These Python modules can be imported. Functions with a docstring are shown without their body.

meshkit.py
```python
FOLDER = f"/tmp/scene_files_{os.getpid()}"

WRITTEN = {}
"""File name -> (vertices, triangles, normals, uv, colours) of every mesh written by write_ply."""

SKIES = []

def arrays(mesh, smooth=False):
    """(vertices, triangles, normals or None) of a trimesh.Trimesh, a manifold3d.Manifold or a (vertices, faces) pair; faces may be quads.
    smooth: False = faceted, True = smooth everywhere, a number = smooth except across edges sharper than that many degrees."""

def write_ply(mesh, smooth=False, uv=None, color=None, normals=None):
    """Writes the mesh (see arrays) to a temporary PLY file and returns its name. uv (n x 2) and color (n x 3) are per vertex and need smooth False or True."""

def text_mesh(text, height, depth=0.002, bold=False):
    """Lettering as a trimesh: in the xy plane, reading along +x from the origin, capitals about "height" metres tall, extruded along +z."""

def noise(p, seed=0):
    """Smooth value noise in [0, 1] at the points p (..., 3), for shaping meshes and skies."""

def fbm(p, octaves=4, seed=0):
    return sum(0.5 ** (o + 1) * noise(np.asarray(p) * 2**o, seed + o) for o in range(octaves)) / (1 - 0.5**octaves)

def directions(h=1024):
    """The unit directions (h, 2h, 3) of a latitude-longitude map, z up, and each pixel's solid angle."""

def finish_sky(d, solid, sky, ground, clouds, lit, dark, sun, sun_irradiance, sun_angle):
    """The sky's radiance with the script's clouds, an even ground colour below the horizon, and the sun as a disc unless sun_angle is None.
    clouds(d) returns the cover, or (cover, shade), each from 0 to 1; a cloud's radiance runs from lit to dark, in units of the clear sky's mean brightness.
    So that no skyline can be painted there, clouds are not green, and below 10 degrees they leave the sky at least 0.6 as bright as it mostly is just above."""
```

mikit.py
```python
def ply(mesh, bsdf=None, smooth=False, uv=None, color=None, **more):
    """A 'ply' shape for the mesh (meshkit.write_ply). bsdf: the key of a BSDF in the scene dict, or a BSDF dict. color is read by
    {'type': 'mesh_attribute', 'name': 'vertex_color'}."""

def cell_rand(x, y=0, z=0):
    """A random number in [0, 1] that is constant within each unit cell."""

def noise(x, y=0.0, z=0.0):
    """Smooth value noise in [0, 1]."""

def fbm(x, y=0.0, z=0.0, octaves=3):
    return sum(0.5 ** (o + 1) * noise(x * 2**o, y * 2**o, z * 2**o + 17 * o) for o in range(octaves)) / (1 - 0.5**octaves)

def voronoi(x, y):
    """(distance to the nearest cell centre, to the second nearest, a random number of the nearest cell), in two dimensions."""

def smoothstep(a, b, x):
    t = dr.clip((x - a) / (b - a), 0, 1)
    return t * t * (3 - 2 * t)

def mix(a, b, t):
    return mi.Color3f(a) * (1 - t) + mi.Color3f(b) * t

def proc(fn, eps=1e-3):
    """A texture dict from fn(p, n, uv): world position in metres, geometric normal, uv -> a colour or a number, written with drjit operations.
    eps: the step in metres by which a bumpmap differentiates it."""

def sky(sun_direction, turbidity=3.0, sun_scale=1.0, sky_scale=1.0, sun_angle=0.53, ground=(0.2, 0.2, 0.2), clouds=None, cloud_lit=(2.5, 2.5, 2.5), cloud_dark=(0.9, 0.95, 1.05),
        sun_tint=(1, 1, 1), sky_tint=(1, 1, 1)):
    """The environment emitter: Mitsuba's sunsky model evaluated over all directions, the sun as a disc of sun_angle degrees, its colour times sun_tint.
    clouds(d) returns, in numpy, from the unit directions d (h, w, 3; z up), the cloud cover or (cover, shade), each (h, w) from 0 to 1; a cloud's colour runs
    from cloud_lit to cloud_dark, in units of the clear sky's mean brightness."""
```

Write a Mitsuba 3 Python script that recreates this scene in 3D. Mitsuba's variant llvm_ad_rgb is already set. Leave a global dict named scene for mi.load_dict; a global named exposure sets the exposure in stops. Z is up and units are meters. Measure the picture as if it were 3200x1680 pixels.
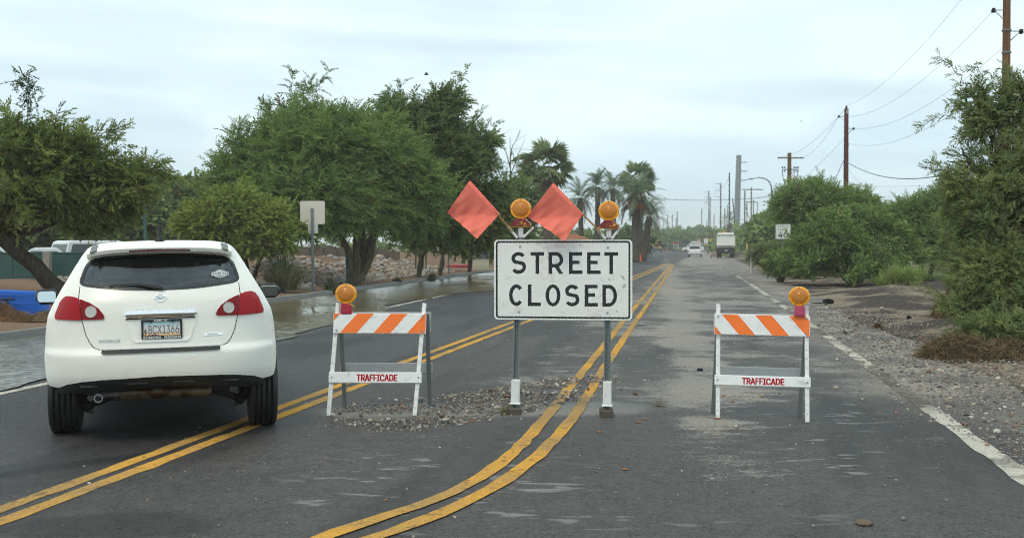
import math, numpy as np, trimesh, mitsuba as mi, drjit as dr, mikit, meshkit
import manifold3d as m3
from shapely.geometry import Polygon, LineString, Point, box as sbox
from shapely import affinity
from shapely.ops import unary_union

# ------------------------------------------------------------------ camera, sky, exposure
T = mi.ScalarTransform4f
scene, labels = {}, {}
FOC, EYE = 3600.0, 1.62                      # focal length in photo pixels (3200 wide), eye height in metres
PITCH = math.atan(75.0 / FOC)                # looking slightly down
CP, SP = math.cos(PITCH), math.sin(PITCH)
scene['camera'] = {'type': 'thinlens', 'fov_axis': 'x', 'fov': math.degrees(2 * math.atan(1600 / FOC)),
                   'to_world': T().look_at(origin=[0, 0, EYE], target=[0, CP, EYE - SP], up=[0, 0, 1]),
                   'aperture_radius': 0.0045, 'focus_distance': 11.6, 'near_clip': 0.1, 'far_clip': 30000.0}
exposure = 2.08


def clouds(d):
    az, el = np.arctan2(d[..., 0], d[..., 1]), np.arcsin(np.clip(d[..., 2], -1, 1))
    e = np.maximum(el, 0.0)
    q = np.stack([az * 3.0 + 3.1, e * 36 + az * 1.5, az * 0 + 0.7], -1)
    band = 0.75 * meshkit.fbm(q, 5, seed=4) + 0.25 * meshkit.fbm(q * [3.2, 1.6, 1], 4, seed=31)
    q2 = np.stack([az * 1.1 + 9, e * 9 - az * 0.8, az * 0 + 2.7], -1)
    broad = meshkit.fbm(q2, 4, seed=9)
    puff = meshkit.fbm(np.stack([az * 9, e * 22, az * 0], -1), 4, seed=21)
    shade = np.clip((band - 0.44) * 3.4, 0, 1) * 0.75 + np.clip((broad - 0.5) * 2.0, 0, 1) * 0.45
    lowc = np.exp(-((e - 0.105) / 0.035) ** 2) * np.clip((puff - 0.52) * 5, 0, 1)
    shade = shade * (1 - lowc) + 0.10
    hor = np.clip(1 - e / 0.09, 0, 1)
    shade = shade * (1 - 0.5 * hor) + 0.30 * hor
    cover = np.clip(0.80 + (broad - 0.5) * 1.5 + (puff - 0.5) * 0.3, 0.48, 0.98)
    return np.clip(cover, 0, 1), np.clip(shade, 0, 1)


scene['sky_light'] = mikit.sky([-0.28, -0.50, 0.88], turbidity=3.5, sun_scale=0.18, sky_scale=1.0, sun_angle=20, ground=(0.16, 0.15, 0.14),
                               clouds=clouds, cloud_lit=(2.74, 3.20, 3.22), cloud_dark=(1.76, 2.20, 2.34), sky_tint=(0.92, 1.02, 0.97), sun_tint=(1.0, 0.97, 0.92))


# ------------------------------------------------------------------ helpers
def ray(px, py):
    d = np.array([(px - 1600) / FOC, 1.0, -(py - 840) / FOC])
    return np.array([d[0], d[1] * CP + d[2] * SP, -d[1] * SP + d[2] * CP])


def gp(px, py, z=0.0):
    """the place on the ground (height z) that a measurement of the photograph belongs to"""
    d = ray(px, py)
    return np.array([0, 0, EYE]) + (z - EYE) / d[2] * d


def at(px, py, Y):
    """the place at Y metres ahead for a measurement of the photograph"""
    d = ray(px, py)
    return np.array([0, 0, EYE]) + Y / d[1] * d


used = {}


def num(key):
    used[key] = used.get(key, -1) + 1
    return key if used[key] == 0 else f'{key}_{used[key]:03d}'


def soft(mesh, ang):
    return trimesh.graph.smooth_shade(mesh, angle=math.radians(ang), facet_minarea=None)


def as_tm(m):
    if hasattr(m, 'to_mesh'):
        k = m.to_mesh()
        return trimesh.Trimesh(k.vert_properties[:, :3], k.tri_verts, process=False)
    if isinstance(m, (tuple, list)):
        v, f = np.asarray(m[0], float), np.asarray(m[1], int)
        if f.shape[1] == 4:
            f = np.vstack([f[:, [0, 1, 2]], f[:, [0, 2, 3]]])
        return trimesh.Trimesh(v, f, process=False)
    return m


def cat(*ms):
    out = []
    for m in ms:
        out += list(m) if isinstance(m, list) else [m]
    return trimesh.util.concatenate([as_tm(m) for m in out])


def add(name, mesh, mat, rgb=None, smooth=30, parent=None, X=None, raw=None):
    """one entry of scene. rgb: a colour (or one per vertex) for the *_vc materials; X: 4x4 applied to the vertices"""
    key = num(f'{parent}__{name}' if parent else name)
    m = as_tm(mesh)
    if X is not None:
        m = m.copy(); m.apply_transform(X)
    if rgb is not None:
        rgb = np.asarray(rgb, float)
        if rgb.ndim == 1:
            if smooth not in (False, True):
                m, smooth = soft(m, smooth), True
            rgb = np.tile(rgb, (len(m.vertices), 1))
        elif smooth not in (False, True):
            smooth = False
        scene[key] = mikit.ply(m, mat, smooth=smooth, color=rgb)
    else:
        scene[key] = mikit.ply(m, mat, smooth=smooth)
    return key


def lab(key, label, category=None, group=None, kind=None):
    d = labels.setdefault(key, {})
    d['label'] = label
    if category: d['category'] = category
    if group: d['group'] = group
    if kind: d['kind'] = kind
    return key


def thing(name, label, category, group=None):
    return lab(num(name), label, category, group)


def mat4(o=(0, 0, 0), x=(1, 0, 0), y=(0, 1, 0), z=(0, 0, 1)):
    M = np.eye(4)
    M[:3, 0], M[:3, 1], M[:3, 2], M[:3, 3] = x, y, z, o
    return M


def rz(a, o=(0, 0, 0)):
    c, s = math.cos(a), math.sin(a)
    return mat4(o, (c, s, 0), (-s, c, 0))


def moved(m, X):
    m = as_tm(m).copy(); m.apply_transform(X)
    return m


def unit(v):
    v = np.asarray(v, float)
    return v / np.linalg.norm(v)


def bx(c, s, X=None):
    m = trimesh.creation.box(extents=s)
    m.apply_translation(c)
    return moved(m, X) if X is not None else m


def cbox(c, s, b=0.01):
    """box with chamfered edges"""
    h = np.array(s) / 2
    b = min(b, 0.45 * min(s))
    pts = []
    for sx in (-1, 1):
        for sy in (-1, 1):
            for sz in (-1, 1):
                for k in range(3):
                    q = h - b
                    q = q.copy(); q[k] = h[k]
                    pts.append(np.array(c) + q * [sx, sy, sz])
    return trimesh.convex.convex_hull(np.array(pts))


def frame_of(t):
    t = unit(t)
    a = np.cross(t, [0, 0, 1.0] if abs(t[2]) < 0.9 else [1.0, 0, 0])
    a = unit(a)
    return a, np.cross(t, a)


def tube(pts, rad, n=8, caps=True):
    p = np.asarray(pts, float)
    rad = np.broadcast_to(rad, (len(p),))
    t = np.gradient(p, axis=0)
    t /= np.linalg.norm(t, axis=1, keepdims=True) + 1e-12
    a, _ = frame_of(t[0])
    V = []
    ang = np.arange(n) * 2 * np.pi / n
    for i in range(len(p)):
        a = a - t[i] * (a @ t[i]); a = unit(a)
        b = np.cross(t[i], a)
        V.append(p[i] + rad[i] * (np.cos(ang)[:, None] * a + np.sin(ang)[:, None] * b))
    V = np.vstack(V)
    i, j = np.meshgrid(np.arange(len(p) - 1), np.arange(n), indexing='ij')
    q = np.stack([i * n + j, i * n + (j + 1) % n, (i + 1) * n + (j + 1) % n, (i + 1) * n + j], -1).reshape(-1, 4)
    F = np.vstack([q[:, [0, 1, 2]], q[:, [0, 2, 3]]])
    if caps:
        c0, c1 = len(V), len(V) + 1
        V = np.vstack([V, p[:1], p[-1:]])
        k = np.arange(n)
        F = np.vstack([F, np.stack([(k + 1) % n, k, k * 0 + c0], 1), np.stack([k, (k + 1) % n, k * 0 + c1], 1) + [[(len(p) - 1) * n, (len(p) - 1) * n, 0]]])
    return trimesh.Trimesh(V, F, process=False)


def beam(p0, p1, w, d, xdir=(1, 0, 0)):
    """a square bar from p0 to p1: w along xdir, d across"""
    p0, p1 = np.asarray(p0, float), np.asarray(p1, float)
    L = np.linalg.norm(p1 - p0)
    z = (p1 - p0) / L
    x = np.asarray(xdir, float); x = unit(x - z * (x @ z))
    y = np.cross(z, x)
    return moved(cbox((0, 0, L / 2), (w, d, L), 0.004), mat4(p0, x, y, z))


def lathe(prof, n=24, X=None):
    """revolve (r, z) pairs round z"""
    p = np.asarray(prof, float)
    ang = np.arange(n) * 2 * np.pi / n
    V = np.stack([p[:, None, 0] * np.cos(ang), p[:, None, 0] * np.sin(ang), np.repeat(p[:, 1:2], n, 1)], -1).reshape(-1, 3)
    i, j = np.meshgrid(np.arange(len(p) - 1), np.arange(n), indexing='ij')
    q = np.stack([i * n + j, i * n + (j + 1) % n, (i + 1) * n + (j + 1) % n, (i + 1) * n + j], -1).reshape(-1, 4)
    m = trimesh.Trimesh(V, np.vstack([q[:, [0, 1, 2]], q[:, [0, 2, 3]]]), process=False)
    return moved(m, X) if X is not None else m


def extr(poly, h):
    gs = [g for g in getattr(poly, 'geoms', [poly]) if g.area > 1e-9]
    return trimesh.util.concatenate([trimesh.creation.extrude_polygon(g, h, engine='earcut') for g in gs])


# upright plate frame: polygon (x, z) extruded along y (towards the viewer is -y)
def plate_xz(poly, y_front, thick):
    m = extr(poly, thick)
    v = m.vertices.copy()
    m.vertices = np.stack([v[:, 0], y_front + thick - v[:, 2], v[:, 1]], 1)
    return m


def rrect(x0, y0, x1, y1, r, k=6):
    return sbox(x0 + r, y0 + r, x1 - r, y1 - r).buffer(r, quad_segs=k)


def grid_mesh(P):
    """P (n, m, 3)"""
    n, m = P.shape[:2]
    i, j = np.meshgrid(np.arange(n - 1), np.arange(m - 1), indexing='ij')
    q = np.stack([i * m + j, (i + 1) * m + j, (i + 1) * m + j + 1, i * m + j + 1], -1).reshape(-1, 4)
    return trimesh.Trimesh(P.reshape(-1, 3), np.vstack([q[:, [0, 1, 2]], q[:, [0, 2, 3]]]), process=False)


def fbm3(p, octv=3, seed=0):
    return meshkit.fbm(np.asarray(p, float), octv, seed)


# ------------------------------------------------------------------ materials
N, FB, SS, MX = mikit.noise, mikit.fbm, mikit.smoothstep, mikit.mix


def two(b):
    return {'type': 'twosided', 'bsdf': b}


def pri(col, rough=0.5, **k):
    return two({'type': 'principled', 'base_color': {'type': 'rgb', 'value': list(col)} if not isinstance(col, dict) else col, 'roughness': rough, **k})


VC = {'type': 'mesh_attribute', 'name': 'vertex_color'}
scene['matte_vc'] = two({'type': 'diffuse', 'reflectance': VC})
scene['satin_vc'] = pri(VC, 0.45, specular=0.4)
scene['gloss_vc'] = pri(VC, 0.22, specular=0.5, clearcoat=0.6, clearcoat_gloss=0.9)
scene['leaf_vc'] = {'type': 'principledthin', 'base_color': VC, 'roughness': 0.55, 'diff_trans': 0.6, 'spec_trans': 0.0, 'eta': 1.3}
scene['lamp_vc'] = pri(VC, 0.16, specular=0.22)
scene['steel'] = pri((0.42, 0.46, 0.47), 0.42, metallic=0.75)
scene['galv'] = pri((0.20, 0.235, 0.235), 0.5, metallic=0.35)
scene['chrome'] = two({'type': 'roughconductor', 'material': 'Al', 'alpha': 0.06})
scene['car_paint'] = pri((0.82, 0.81, 0.745), 0.34, specular=0.5, clearcoat=1.0, clearcoat_gloss=0.96)
scene['tinted_glass'] = {'type': 'thindielectric', 'int_ior': 1.55, 'specular_transmittance': {'type': 'rgb', 'value': [0.22, 0.26, 0.28]}, 'specular_reflectance': {'type': 'rgb', 'value': [0.9, 0.95, 1.0]}}
scene['mirror_glass'] = two({'type': 'conductor', 'specular_reflectance': {'type': 'rgb', 'value': [0.62, 0.68, 0.68]}})


def amber_fn(p, n, uv):
    r = dr.sqrt(dr.square(uv.x) + dr.square(uv.y))
    ring = 0.5 + 0.5 * dr.sin(r * 150)
    return MX((0.72, 0.26, 0.008), (0.86, 0.40, 0.02), ring)


scene['amber'] = pri(VC, 0.18, specular=0.6, clearcoat=0.8)


def sign_fn(p, n, uv):
    s = FB(p.x * 3, p.z * 3, p.y, 3)
    d = SS(0.62, 0.8, N(p.x * 26, p.z * 40, 3.0)) * SS(0.45, 0.7, s)
    scr = SS(0.86, 0.93, N(p.x * 60 + p.z * 50, p.z * 11 - p.x * 9, 1.0)) * SS(0.55, 0.7, N(p.x * 5, p.z * 7, 8.0))
    return MX(MX((0.86, 0.87, 0.84), (0.66, 0.65, 0.60), d * 0.5), (0.28, 0.27, 0.25), scr * 0.7)


scene['sign_white'] = pri(mikit.proc(sign_fn), 0.35, specular=0.4)


def white_fn(p, n, uv):
    d = SS(0.60, 0.78, FB(p.x * 9, p.y * 9, p.z * 14, 3))
    e = SS(0.80, 0.90, N(p.x * 45, p.y * 30, p.z * 90))
    return MX((0.80, 0.81, 0.80), (0.47, 0.46, 0.43), dr.clip(d * 0.6 + e * 0.45, 0, 1))


scene['scuffed_white'] = pri(mikit.proc(white_fn), 0.4, specular=0.4)


def orange_fn(p, n, uv):
    d = SS(0.60, 0.8, FB(p.x * 12, p.z * 16, p.y * 3, 3))
    return MX((0.93, 0.19, 0.022), (0.80, 0.17, 0.03), d)


scene['orange_sheeting'] = pri(mikit.proc(orange_fn), 0.35, specular=0.4)


def case_fn(p, n, uv):
    f = SS(0.56, 0.60, FB(p.x * 55, p.z * 75, p.y * 40, 3)) * SS(0.40, 0.62, N(p.x * 14 + 5, p.z * 18, 2.0))
    return MX((0.20, 0.012, 0.02), (0.80, 0.44, 0.03), f)


scene['flaking_case'] = pri(mikit.proc(case_fn), 0.3, specular=0.5, clearcoat=0.4)


def flag_fn(p, n, uv):
    w = 0.5 + 0.5 * dr.sin(p.x * 900 + p.z * 700)
    s = FB(p.x * 18, p.z * 18, p.y, 3)
    return MX((0.98, 0.265, 0.200), (0.97, 0.225, 0.165), s) * (0.95 + 0.05 * w)


scene['flag_cloth'] = two({'type': 'diffuse', 'reflectance': mikit.proc(flag_fn)})


# lines of the place, as functions of y (metres ahead)
def curb_x(y): return -6.75 + 0.148 * (y - 32.0)
def edge_x(y): return 3.93 + 0.1675 * (y - 10.8)
def yellow_x(y): return -2.96 + 0.1743 * (y - 6.64)


def asphalt_fn(p, n, uv):
    x, y = p.x, p.y
    rb = x - (-2.96 + 0.1743 * (y - 6.64))            # metres right of the first yellow line
    re = x - (3.93 + 0.1675 * (y - 10.8))             # metres right of the white edge line
    fine = N(x * 110, y * 110)
    fine2 = N(x * 47, y * 47, 3.0)
    big = FB(x * 0.55, y * 0.30, 1.0, 4)
    mid = N(x * 9, y * 9, 51.0) * 0.6 + N(x * 21, y * 21, 52.0) * 0.4
    tone = 0.031 + 0.026 * big + 0.020 * (mid - 0.5) + 0.042 * (fine - 0.5) + 0.022 * (fine2 - 0.5)
    left = SS(1.0, -2.0, rb)
    c = mi.Color3f(tone * (1.13 - 0.06 * left), tone * 1.03, tone * (0.94 + 0.16 * left))
    c = c * (1 - 0.18 * left)
    bare = MX((0.10, 0.105, 0.105), (0.10, 0.105, 0.105), 0.0)
    c = MX(c, bare, SS(0.72, 0.92, N(x * 75, y * 75, 9.0)) * 0.32)
    # tracks and damp stains
    tr = FB(x * 1.6 - y * 0.28, y * 0.22, 4.0, 3)
    c = c * (1 - 0.36 * SS(0.50, 0.66, tr))
    on = FB(x * 2.6, y * 2.6, 7.0, 3) - 0.5
    oil = SS(0.42, 0.72, dr.exp(-dr.square((x + 2.25) / 0.75) - dr.square((y - 6.55) / 0.42)) + 0.55 * on) + SS(0.45, 0.75, dr.exp(-dr.square((x + 3.3 - 0.9 * (y - 8.4)) / 0.32) - dr.square((y - 8.4) / 0.8)) + 0.5 * on)
    c = c * (1 - 0.52 * dr.clip(oil, 0, 1))
    # sand and silt left by the flood
    s1 = FB(x * 1.15, y * 0.95, 11.0, 4)
    s2 = N(x * 6.5, y * 5.0, 12.0)
    w = 0.05 * SS(7.0, 10.0, y) + 0.12 * SS(10.5, 12.5, y) + 0.07 * SS(15, 26, y) + 0.02 * SS(40, 70, y) - 0.10 * SS(48, 60, y) * SS(100, 85, y) + 0.42 * SS(92, 112, y)
    w = w * SS(0.3, 2.2, rb) + 0.04 * SS(-1.0, 0.5, rb) + 0.12 * SS(40, 80, y) * SS(-3, 0, rb)
    w = w + 0.20 * dr.exp(-dr.square((x - 1.75 - 0.13 * (y - 10)) / 0.45)) * SS(6.5, 9.5, y)
    lo = 0.80 - w * 1.35
    st = N(x * 1.4 + 3, y * 6.5, 13.0) * 0.6 + N(x * 3.5, y * 17, 14.0) * 0.4
    sand = SS(lo, lo + 0.24, s1 * 0.66 + s2 * 0.12 + st * 0.24 + 0.17 * (fine2 - 0.5) + 0.10 * (fine - 0.5))
    ed = SS(-0.9, 0.7, re + 0.9 * (s1 - 0.5)) * SS(9.0, 13.0, y + 1.5 * re)
    grain = 0.72 + 0.56 * N(x * 60, y * 60, 5.0)
    sc = MX((0.245, 0.218, 0.182), (0.175, 0.162, 0.142), N(x * 0.7, y * 0.7, 2.0)) * grain
    gcol = MX((0.090, 0.083, 0.075), (0.205, 0.180, 0.148), SS(0.25, 0.75, FB(x * 1.3, y * 1.0, 21.0, 4))) * (0.62 + 0.76 * N(x * 48, y * 48, 6.0))
    c = MX(c, sc, dr.clip(sand * 0.80, 0, 1))
    c = MX(c, gcol, dr.clip(ed, 0, 1))
    sp = dr.exp(-dr.square((y - 11.35 - 0.08 * x) / 0.55)) * SS(-2.4, -1.2, x) * SS(1.9, 0.9, x)
    c = MX(c, mi.Color3f(0.175, 0.162, 0.142) * grain, SS(0.25, 0.75, sp * (0.45 + s1)) * 0.75)
    # flakes of dried silt
    fl = SS(0.66, 0.80, N(x * 3.2, y * 9.0, 31.0) * 0.55 + N(x * 9, y * 26, 32.0) * 0.45) * SS(0.8, 1.7, rb) * SS(-0.2, -0.8, re) * SS(0.35, 0.65, FB(x * 0.8, y * 0.8, 41.0, 2))
    c = MX(c, mi.Color3f(0.235, 0.235, 0.23) * grain, fl * 0.55)
    return c


scene['asphalt'] = two({'type': 'bumpmap', 'texture': mikit.proc(lambda p, n, uv: N(p.x * 95, p.y * 95) * 0.7 + N(p.x * 40, p.y * 40, 2.0), eps=0.004), 'scale': 0.0035,
                        'bsdf': {'type': 'principled', 'base_color': mikit.proc(asphalt_fn), 'roughness': 0.62, 'specular': 0.35}})


def earth_fn(p, n, uv):
    x, y = p.x, p.y
    right = SS(-2.0, 2.0, x - (3.93 + 0.1675 * (y - 10.8)))
    g = FB(x * 0.9, y * 0.9, p.z * 2, 4)
    f = N(x * 42, y * 42, p.z * 42)
    f2 = N(x * 12, y * 12, p.z * 12 + 4)
    lc = MX((0.185, 0.118, 0.084), (0.250, 0.180, 0.128), g)
    rc = MX((0.078, 0.069, 0.062), (0.245, 0.205, 0.158), SS(0.36, 0.66, g + 0.18 * (f2 - 0.5)))
    c = MX(lc, rc, right) * (0.66 + 0.5 * f + 0.18 * f2)
    grass = SS(0.40, 0.58, FB(x * 0.22 + 3, y * 0.16, 2.0, 4)) * right * SS(22, 34, y) * SS(7.5, 10, x - 0.1675 * y)
    c = MX(c, mi.Color3f(0.150, 0.185, 0.065) * (0.6 + 0.8 * f), grass * 0.8)
    far = SS(150, 500, y)
    return MX(c, (0.20, 0.19, 0.14), far)


scene['earth'] = two({'type': 'bumpmap', 'texture': mikit.proc(lambda p, n, uv: N(p.x * 30, p.y * 30, p.z * 30) + 0.6 * N(p.x * 75, p.y * 75, 1.0), eps=0.006), 'scale': 0.012,
                      'bsdf': {'type': 'diffuse', 'reflectance': mikit.proc(earth_fn)}})


def yellow_fn(p, n, uv):
    x, y = p.x, p.y
    w = SS(0.66, 0.80, FB(x * 16, y * 16, 2.0, 3)) * 0.45 + SS(0.76, 0.92, N(x * 85, y * 85)) * 0.45
    d = FB(x * 1.5, y * 1.5, 6.0, 3)
    c = MX((0.60, 0.325, 0.075), (0.40, 0.255, 0.105), SS(0.35, 0.75, d)) * (0.86 + 0.28 * N(x * 55, y * 55, 8.0))
    dust = SS(0.45, 0.7, FB(x * 1.15, y * 0.95, 11.0, 4)) * SS(16, 30, y)
    c = MX(c, (0.25, 0.215, 0.15), dust * 0.6)
    c = MX(c, (0.22, 0.195, 0.15), SS(10.6, 11.2, y) * SS(13.0, 11.6, y) * SS(-0.3, 0.5, x) * 0.55)
    return MX(c, (0.055, 0.052, 0.048), dr.clip(w, 0, 1))


scene['yellow_paint'] = two({'type': 'diffuse', 'reflectance': mikit.proc(yellow_fn)})


def wline_fn(p, n, uv):
    x, y = p.x, p.y
    g = 0.8 + 0.4 * N(x * 60, y * 60, 8.0)
    bury = SS(0.40, 0.60, FB(x * 0.9, y * 0.55, 5.0, 3)) * SS(10.6, 12.0, y) * SS(0, 2, x)
    w = bury * 1.1 + SS(0.50, 0.66, FB(x * 5, y * 5, 2.0, 4)) * 0.8 + SS(0.7, 0.85, N(x * 80, y * 80)) * 0.4
    return MX(mi.Color3f(0.50, 0.475, 0.41) * g, (0.13, 0.122, 0.108), dr.clip(w * 0.75, 0, 1))


scene['white_paint'] = two({'type': 'diffuse', 'reflectance': mikit.proc(wline_fn)})


def ripple(p, n, uv):
    x, y = p.x, p.y
    calm = SS(0.35, 0.62, FB(x * 0.35, y * 0.22, 3.0, 3))
    return (N(x * 4.2 + 0.8 * N(x, y), y * 5.5) * 0.7 + N(x * 10, y * 13, 2.0) * 0.35 + N(x * 24, y * 30, 5.0) * 0.10) * (0.16 + 0.9 * calm + 0.28 * SS(26, 14, y))


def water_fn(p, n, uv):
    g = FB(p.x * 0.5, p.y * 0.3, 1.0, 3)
    return MX(MX((0.050, 0.044, 0.026), (0.115, 0.094, 0.056), g), MX((0.14, 0.145, 0.135), (0.25, 0.255, 0.24), g), SS(25, 15, p.y))  # nearer water paled to blue-grey in its base colour, standing for sky reflection


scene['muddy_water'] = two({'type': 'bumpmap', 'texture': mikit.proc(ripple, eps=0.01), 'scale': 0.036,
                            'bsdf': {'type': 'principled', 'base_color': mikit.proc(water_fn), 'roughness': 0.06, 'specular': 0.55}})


def bark_fn(p, n, uv):
    a = FB(p.x * 22, p.y * 22, p.z * 5, 3)
    return MX((0.030, 0.024, 0.019), (0.105, 0.088, 0.068), a)


scene['bark'] = two({'type': 'diffuse', 'reflectance': mikit.proc(bark_fn)})


def gbark_fn(p, n, uv):
    a = FB(p.x * 14, p.y * 14, p.z * 5, 3)
    return MX((0.060, 0.055, 0.035), (0.165, 0.150, 0.100), a)


scene['pale_bark'] = two({'type': 'diffuse', 'reflectance': mikit.proc(gbark_fn)})


def wood_of(lo, hi):
    def fn(p, n, uv):
        g = FB(p.x * 30, p.y * 30, p.z * 1.3, 3)
        k = SS(0.62, 0.8, FB(p.x * 60, p.y * 60, p.z * 3, 2))
        return MX(MX(lo, hi, g), (0.035, 0.022, 0.016), k * 0.7)
    return two({'type': 'diffuse', 'reflectance': mikit.proc(fn)})


scene['pole_wood'] = wood_of((0.135, 0.068, 0.036), (0.230, 0.130, 0.076))
scene['red_wood'] = wood_of((0.095, 0.030, 0.024), (0.145, 0.055, 0.042))


def rock_fn(p, n, uv):
    h = N(p.x * 2.3, p.y * 2.3, p.z * 2.3)
    f = FB(p.x * 14, p.y * 14, p.z * 14, 3)
    c = MX((0.40, 0.335, 0.265), (0.32, 0.315, 0.305), SS(0.3, 0.7, h))
    return c * (0.62 + 0.75 * f)


scene['rock'] = two({'type': 'diffuse', 'reflectance': mikit.proc(rock_fn)})


def wall_fn(p, n, uv):
    s = FB(p.x * 1.2, p.y * 1.2, p.z * 3, 4)
    return MX((0.052, 0.105, 0.098), (0.072, 0.130, 0.120), s)


scene['teal_wall'] = two({'type': 'diffuse', 'reflectance': mikit.proc(wall_fn)})


# ------------------------------------------------------------------ ground, road, markings, water
def sstep(a, b, x):
    t = np.clip((x - a) / (b - a), 0, 1)
    return t * t * (3 - 2 * t)


def bump(x, y, cx, cy, rx, ry, h, rot=0.0):
    c, s = math.cos(rot), math.sin(rot)
    u, v = (x - cx) * c + (y - cy) * s, -(x - cx) * s + (y - cy) * c
    return h * np.exp(-((u / rx) ** 2 + (v / ry) ** 2))


def land(x, y):
    x, y = np.asarray(x, float), np.asarray(y, float)
    P = np.stack([x, y, x * 0], -1)
    n1 = meshkit.fbm(P * 0.35, 3, 5) - 0.5
    n2 = meshkit.fbm(P * 1.3, 3, 8) - 0.5
    n3 = meshkit.fbm(P * 5.0, 2, 3) - 0.5
    dl, drr = curb_x(y) - x, x - edge_x(y)
    far = sstep(150, 90, y)
    left = 0.10 + sstep(1.0, 6.5, dl) * (0.86 + 0.4 * n1) * far + sstep(0.2, 1.5, dl) * (0.10 * n2 + 0.03 * n3)
    left = left * (1 - 0.36 * sstep(-9.6, -11.2, x) * sstep(44, 36, y))
    lot = sstep(33.6, 34.4, y) * sstep(-9.8, -11.0, x) * sstep(60, 52, y)      # the car park behind the wall lies lower
    left = left * (1 - lot) + 0.10 * lot
    left = left * sstep(0.10, 0.5, dl) - 0.06 * (1 - sstep(0.10, 0.5, dl))
    right = -0.02 + sstep(2.5, 9, drr) * (0.18 + 0.4 * n1) * far + sstep(1.2, 3.0, drr) * (0.14 * n2 + 0.04 * n3)
    right = right * sstep(1.0, 2.2, drr) - 0.06 * (1 - sstep(1.0, 2.2, drr))
    z = np.where(dl > 0, left, np.where(drr > 0, right, -0.06))
    # banks and mounds: soil left beside the eroded cut and round the monopole's foot
    m = bump(x, y, 8.9, 21.5, 0.9, 2.2, 0.30, 0.3) + bump(x, y, 11.5, 33.5, 1.5, 4.5, 0.24, -0.5) + bump(x, y, 13.2, 37.5, 2.4, 1.4, 0.30)
    m = m - bump(x, y, 9.9, 24.5, 0.55, 2.4, 0.32, -0.25)
    m = m + bump(x, y, 47, 235, 26, 12, 1.6) + bump(x, y, 31.5, 150, 6, 12, 0.9)
    m = m * sstep(1.0, 2.5, drr)
    return z + m


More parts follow.
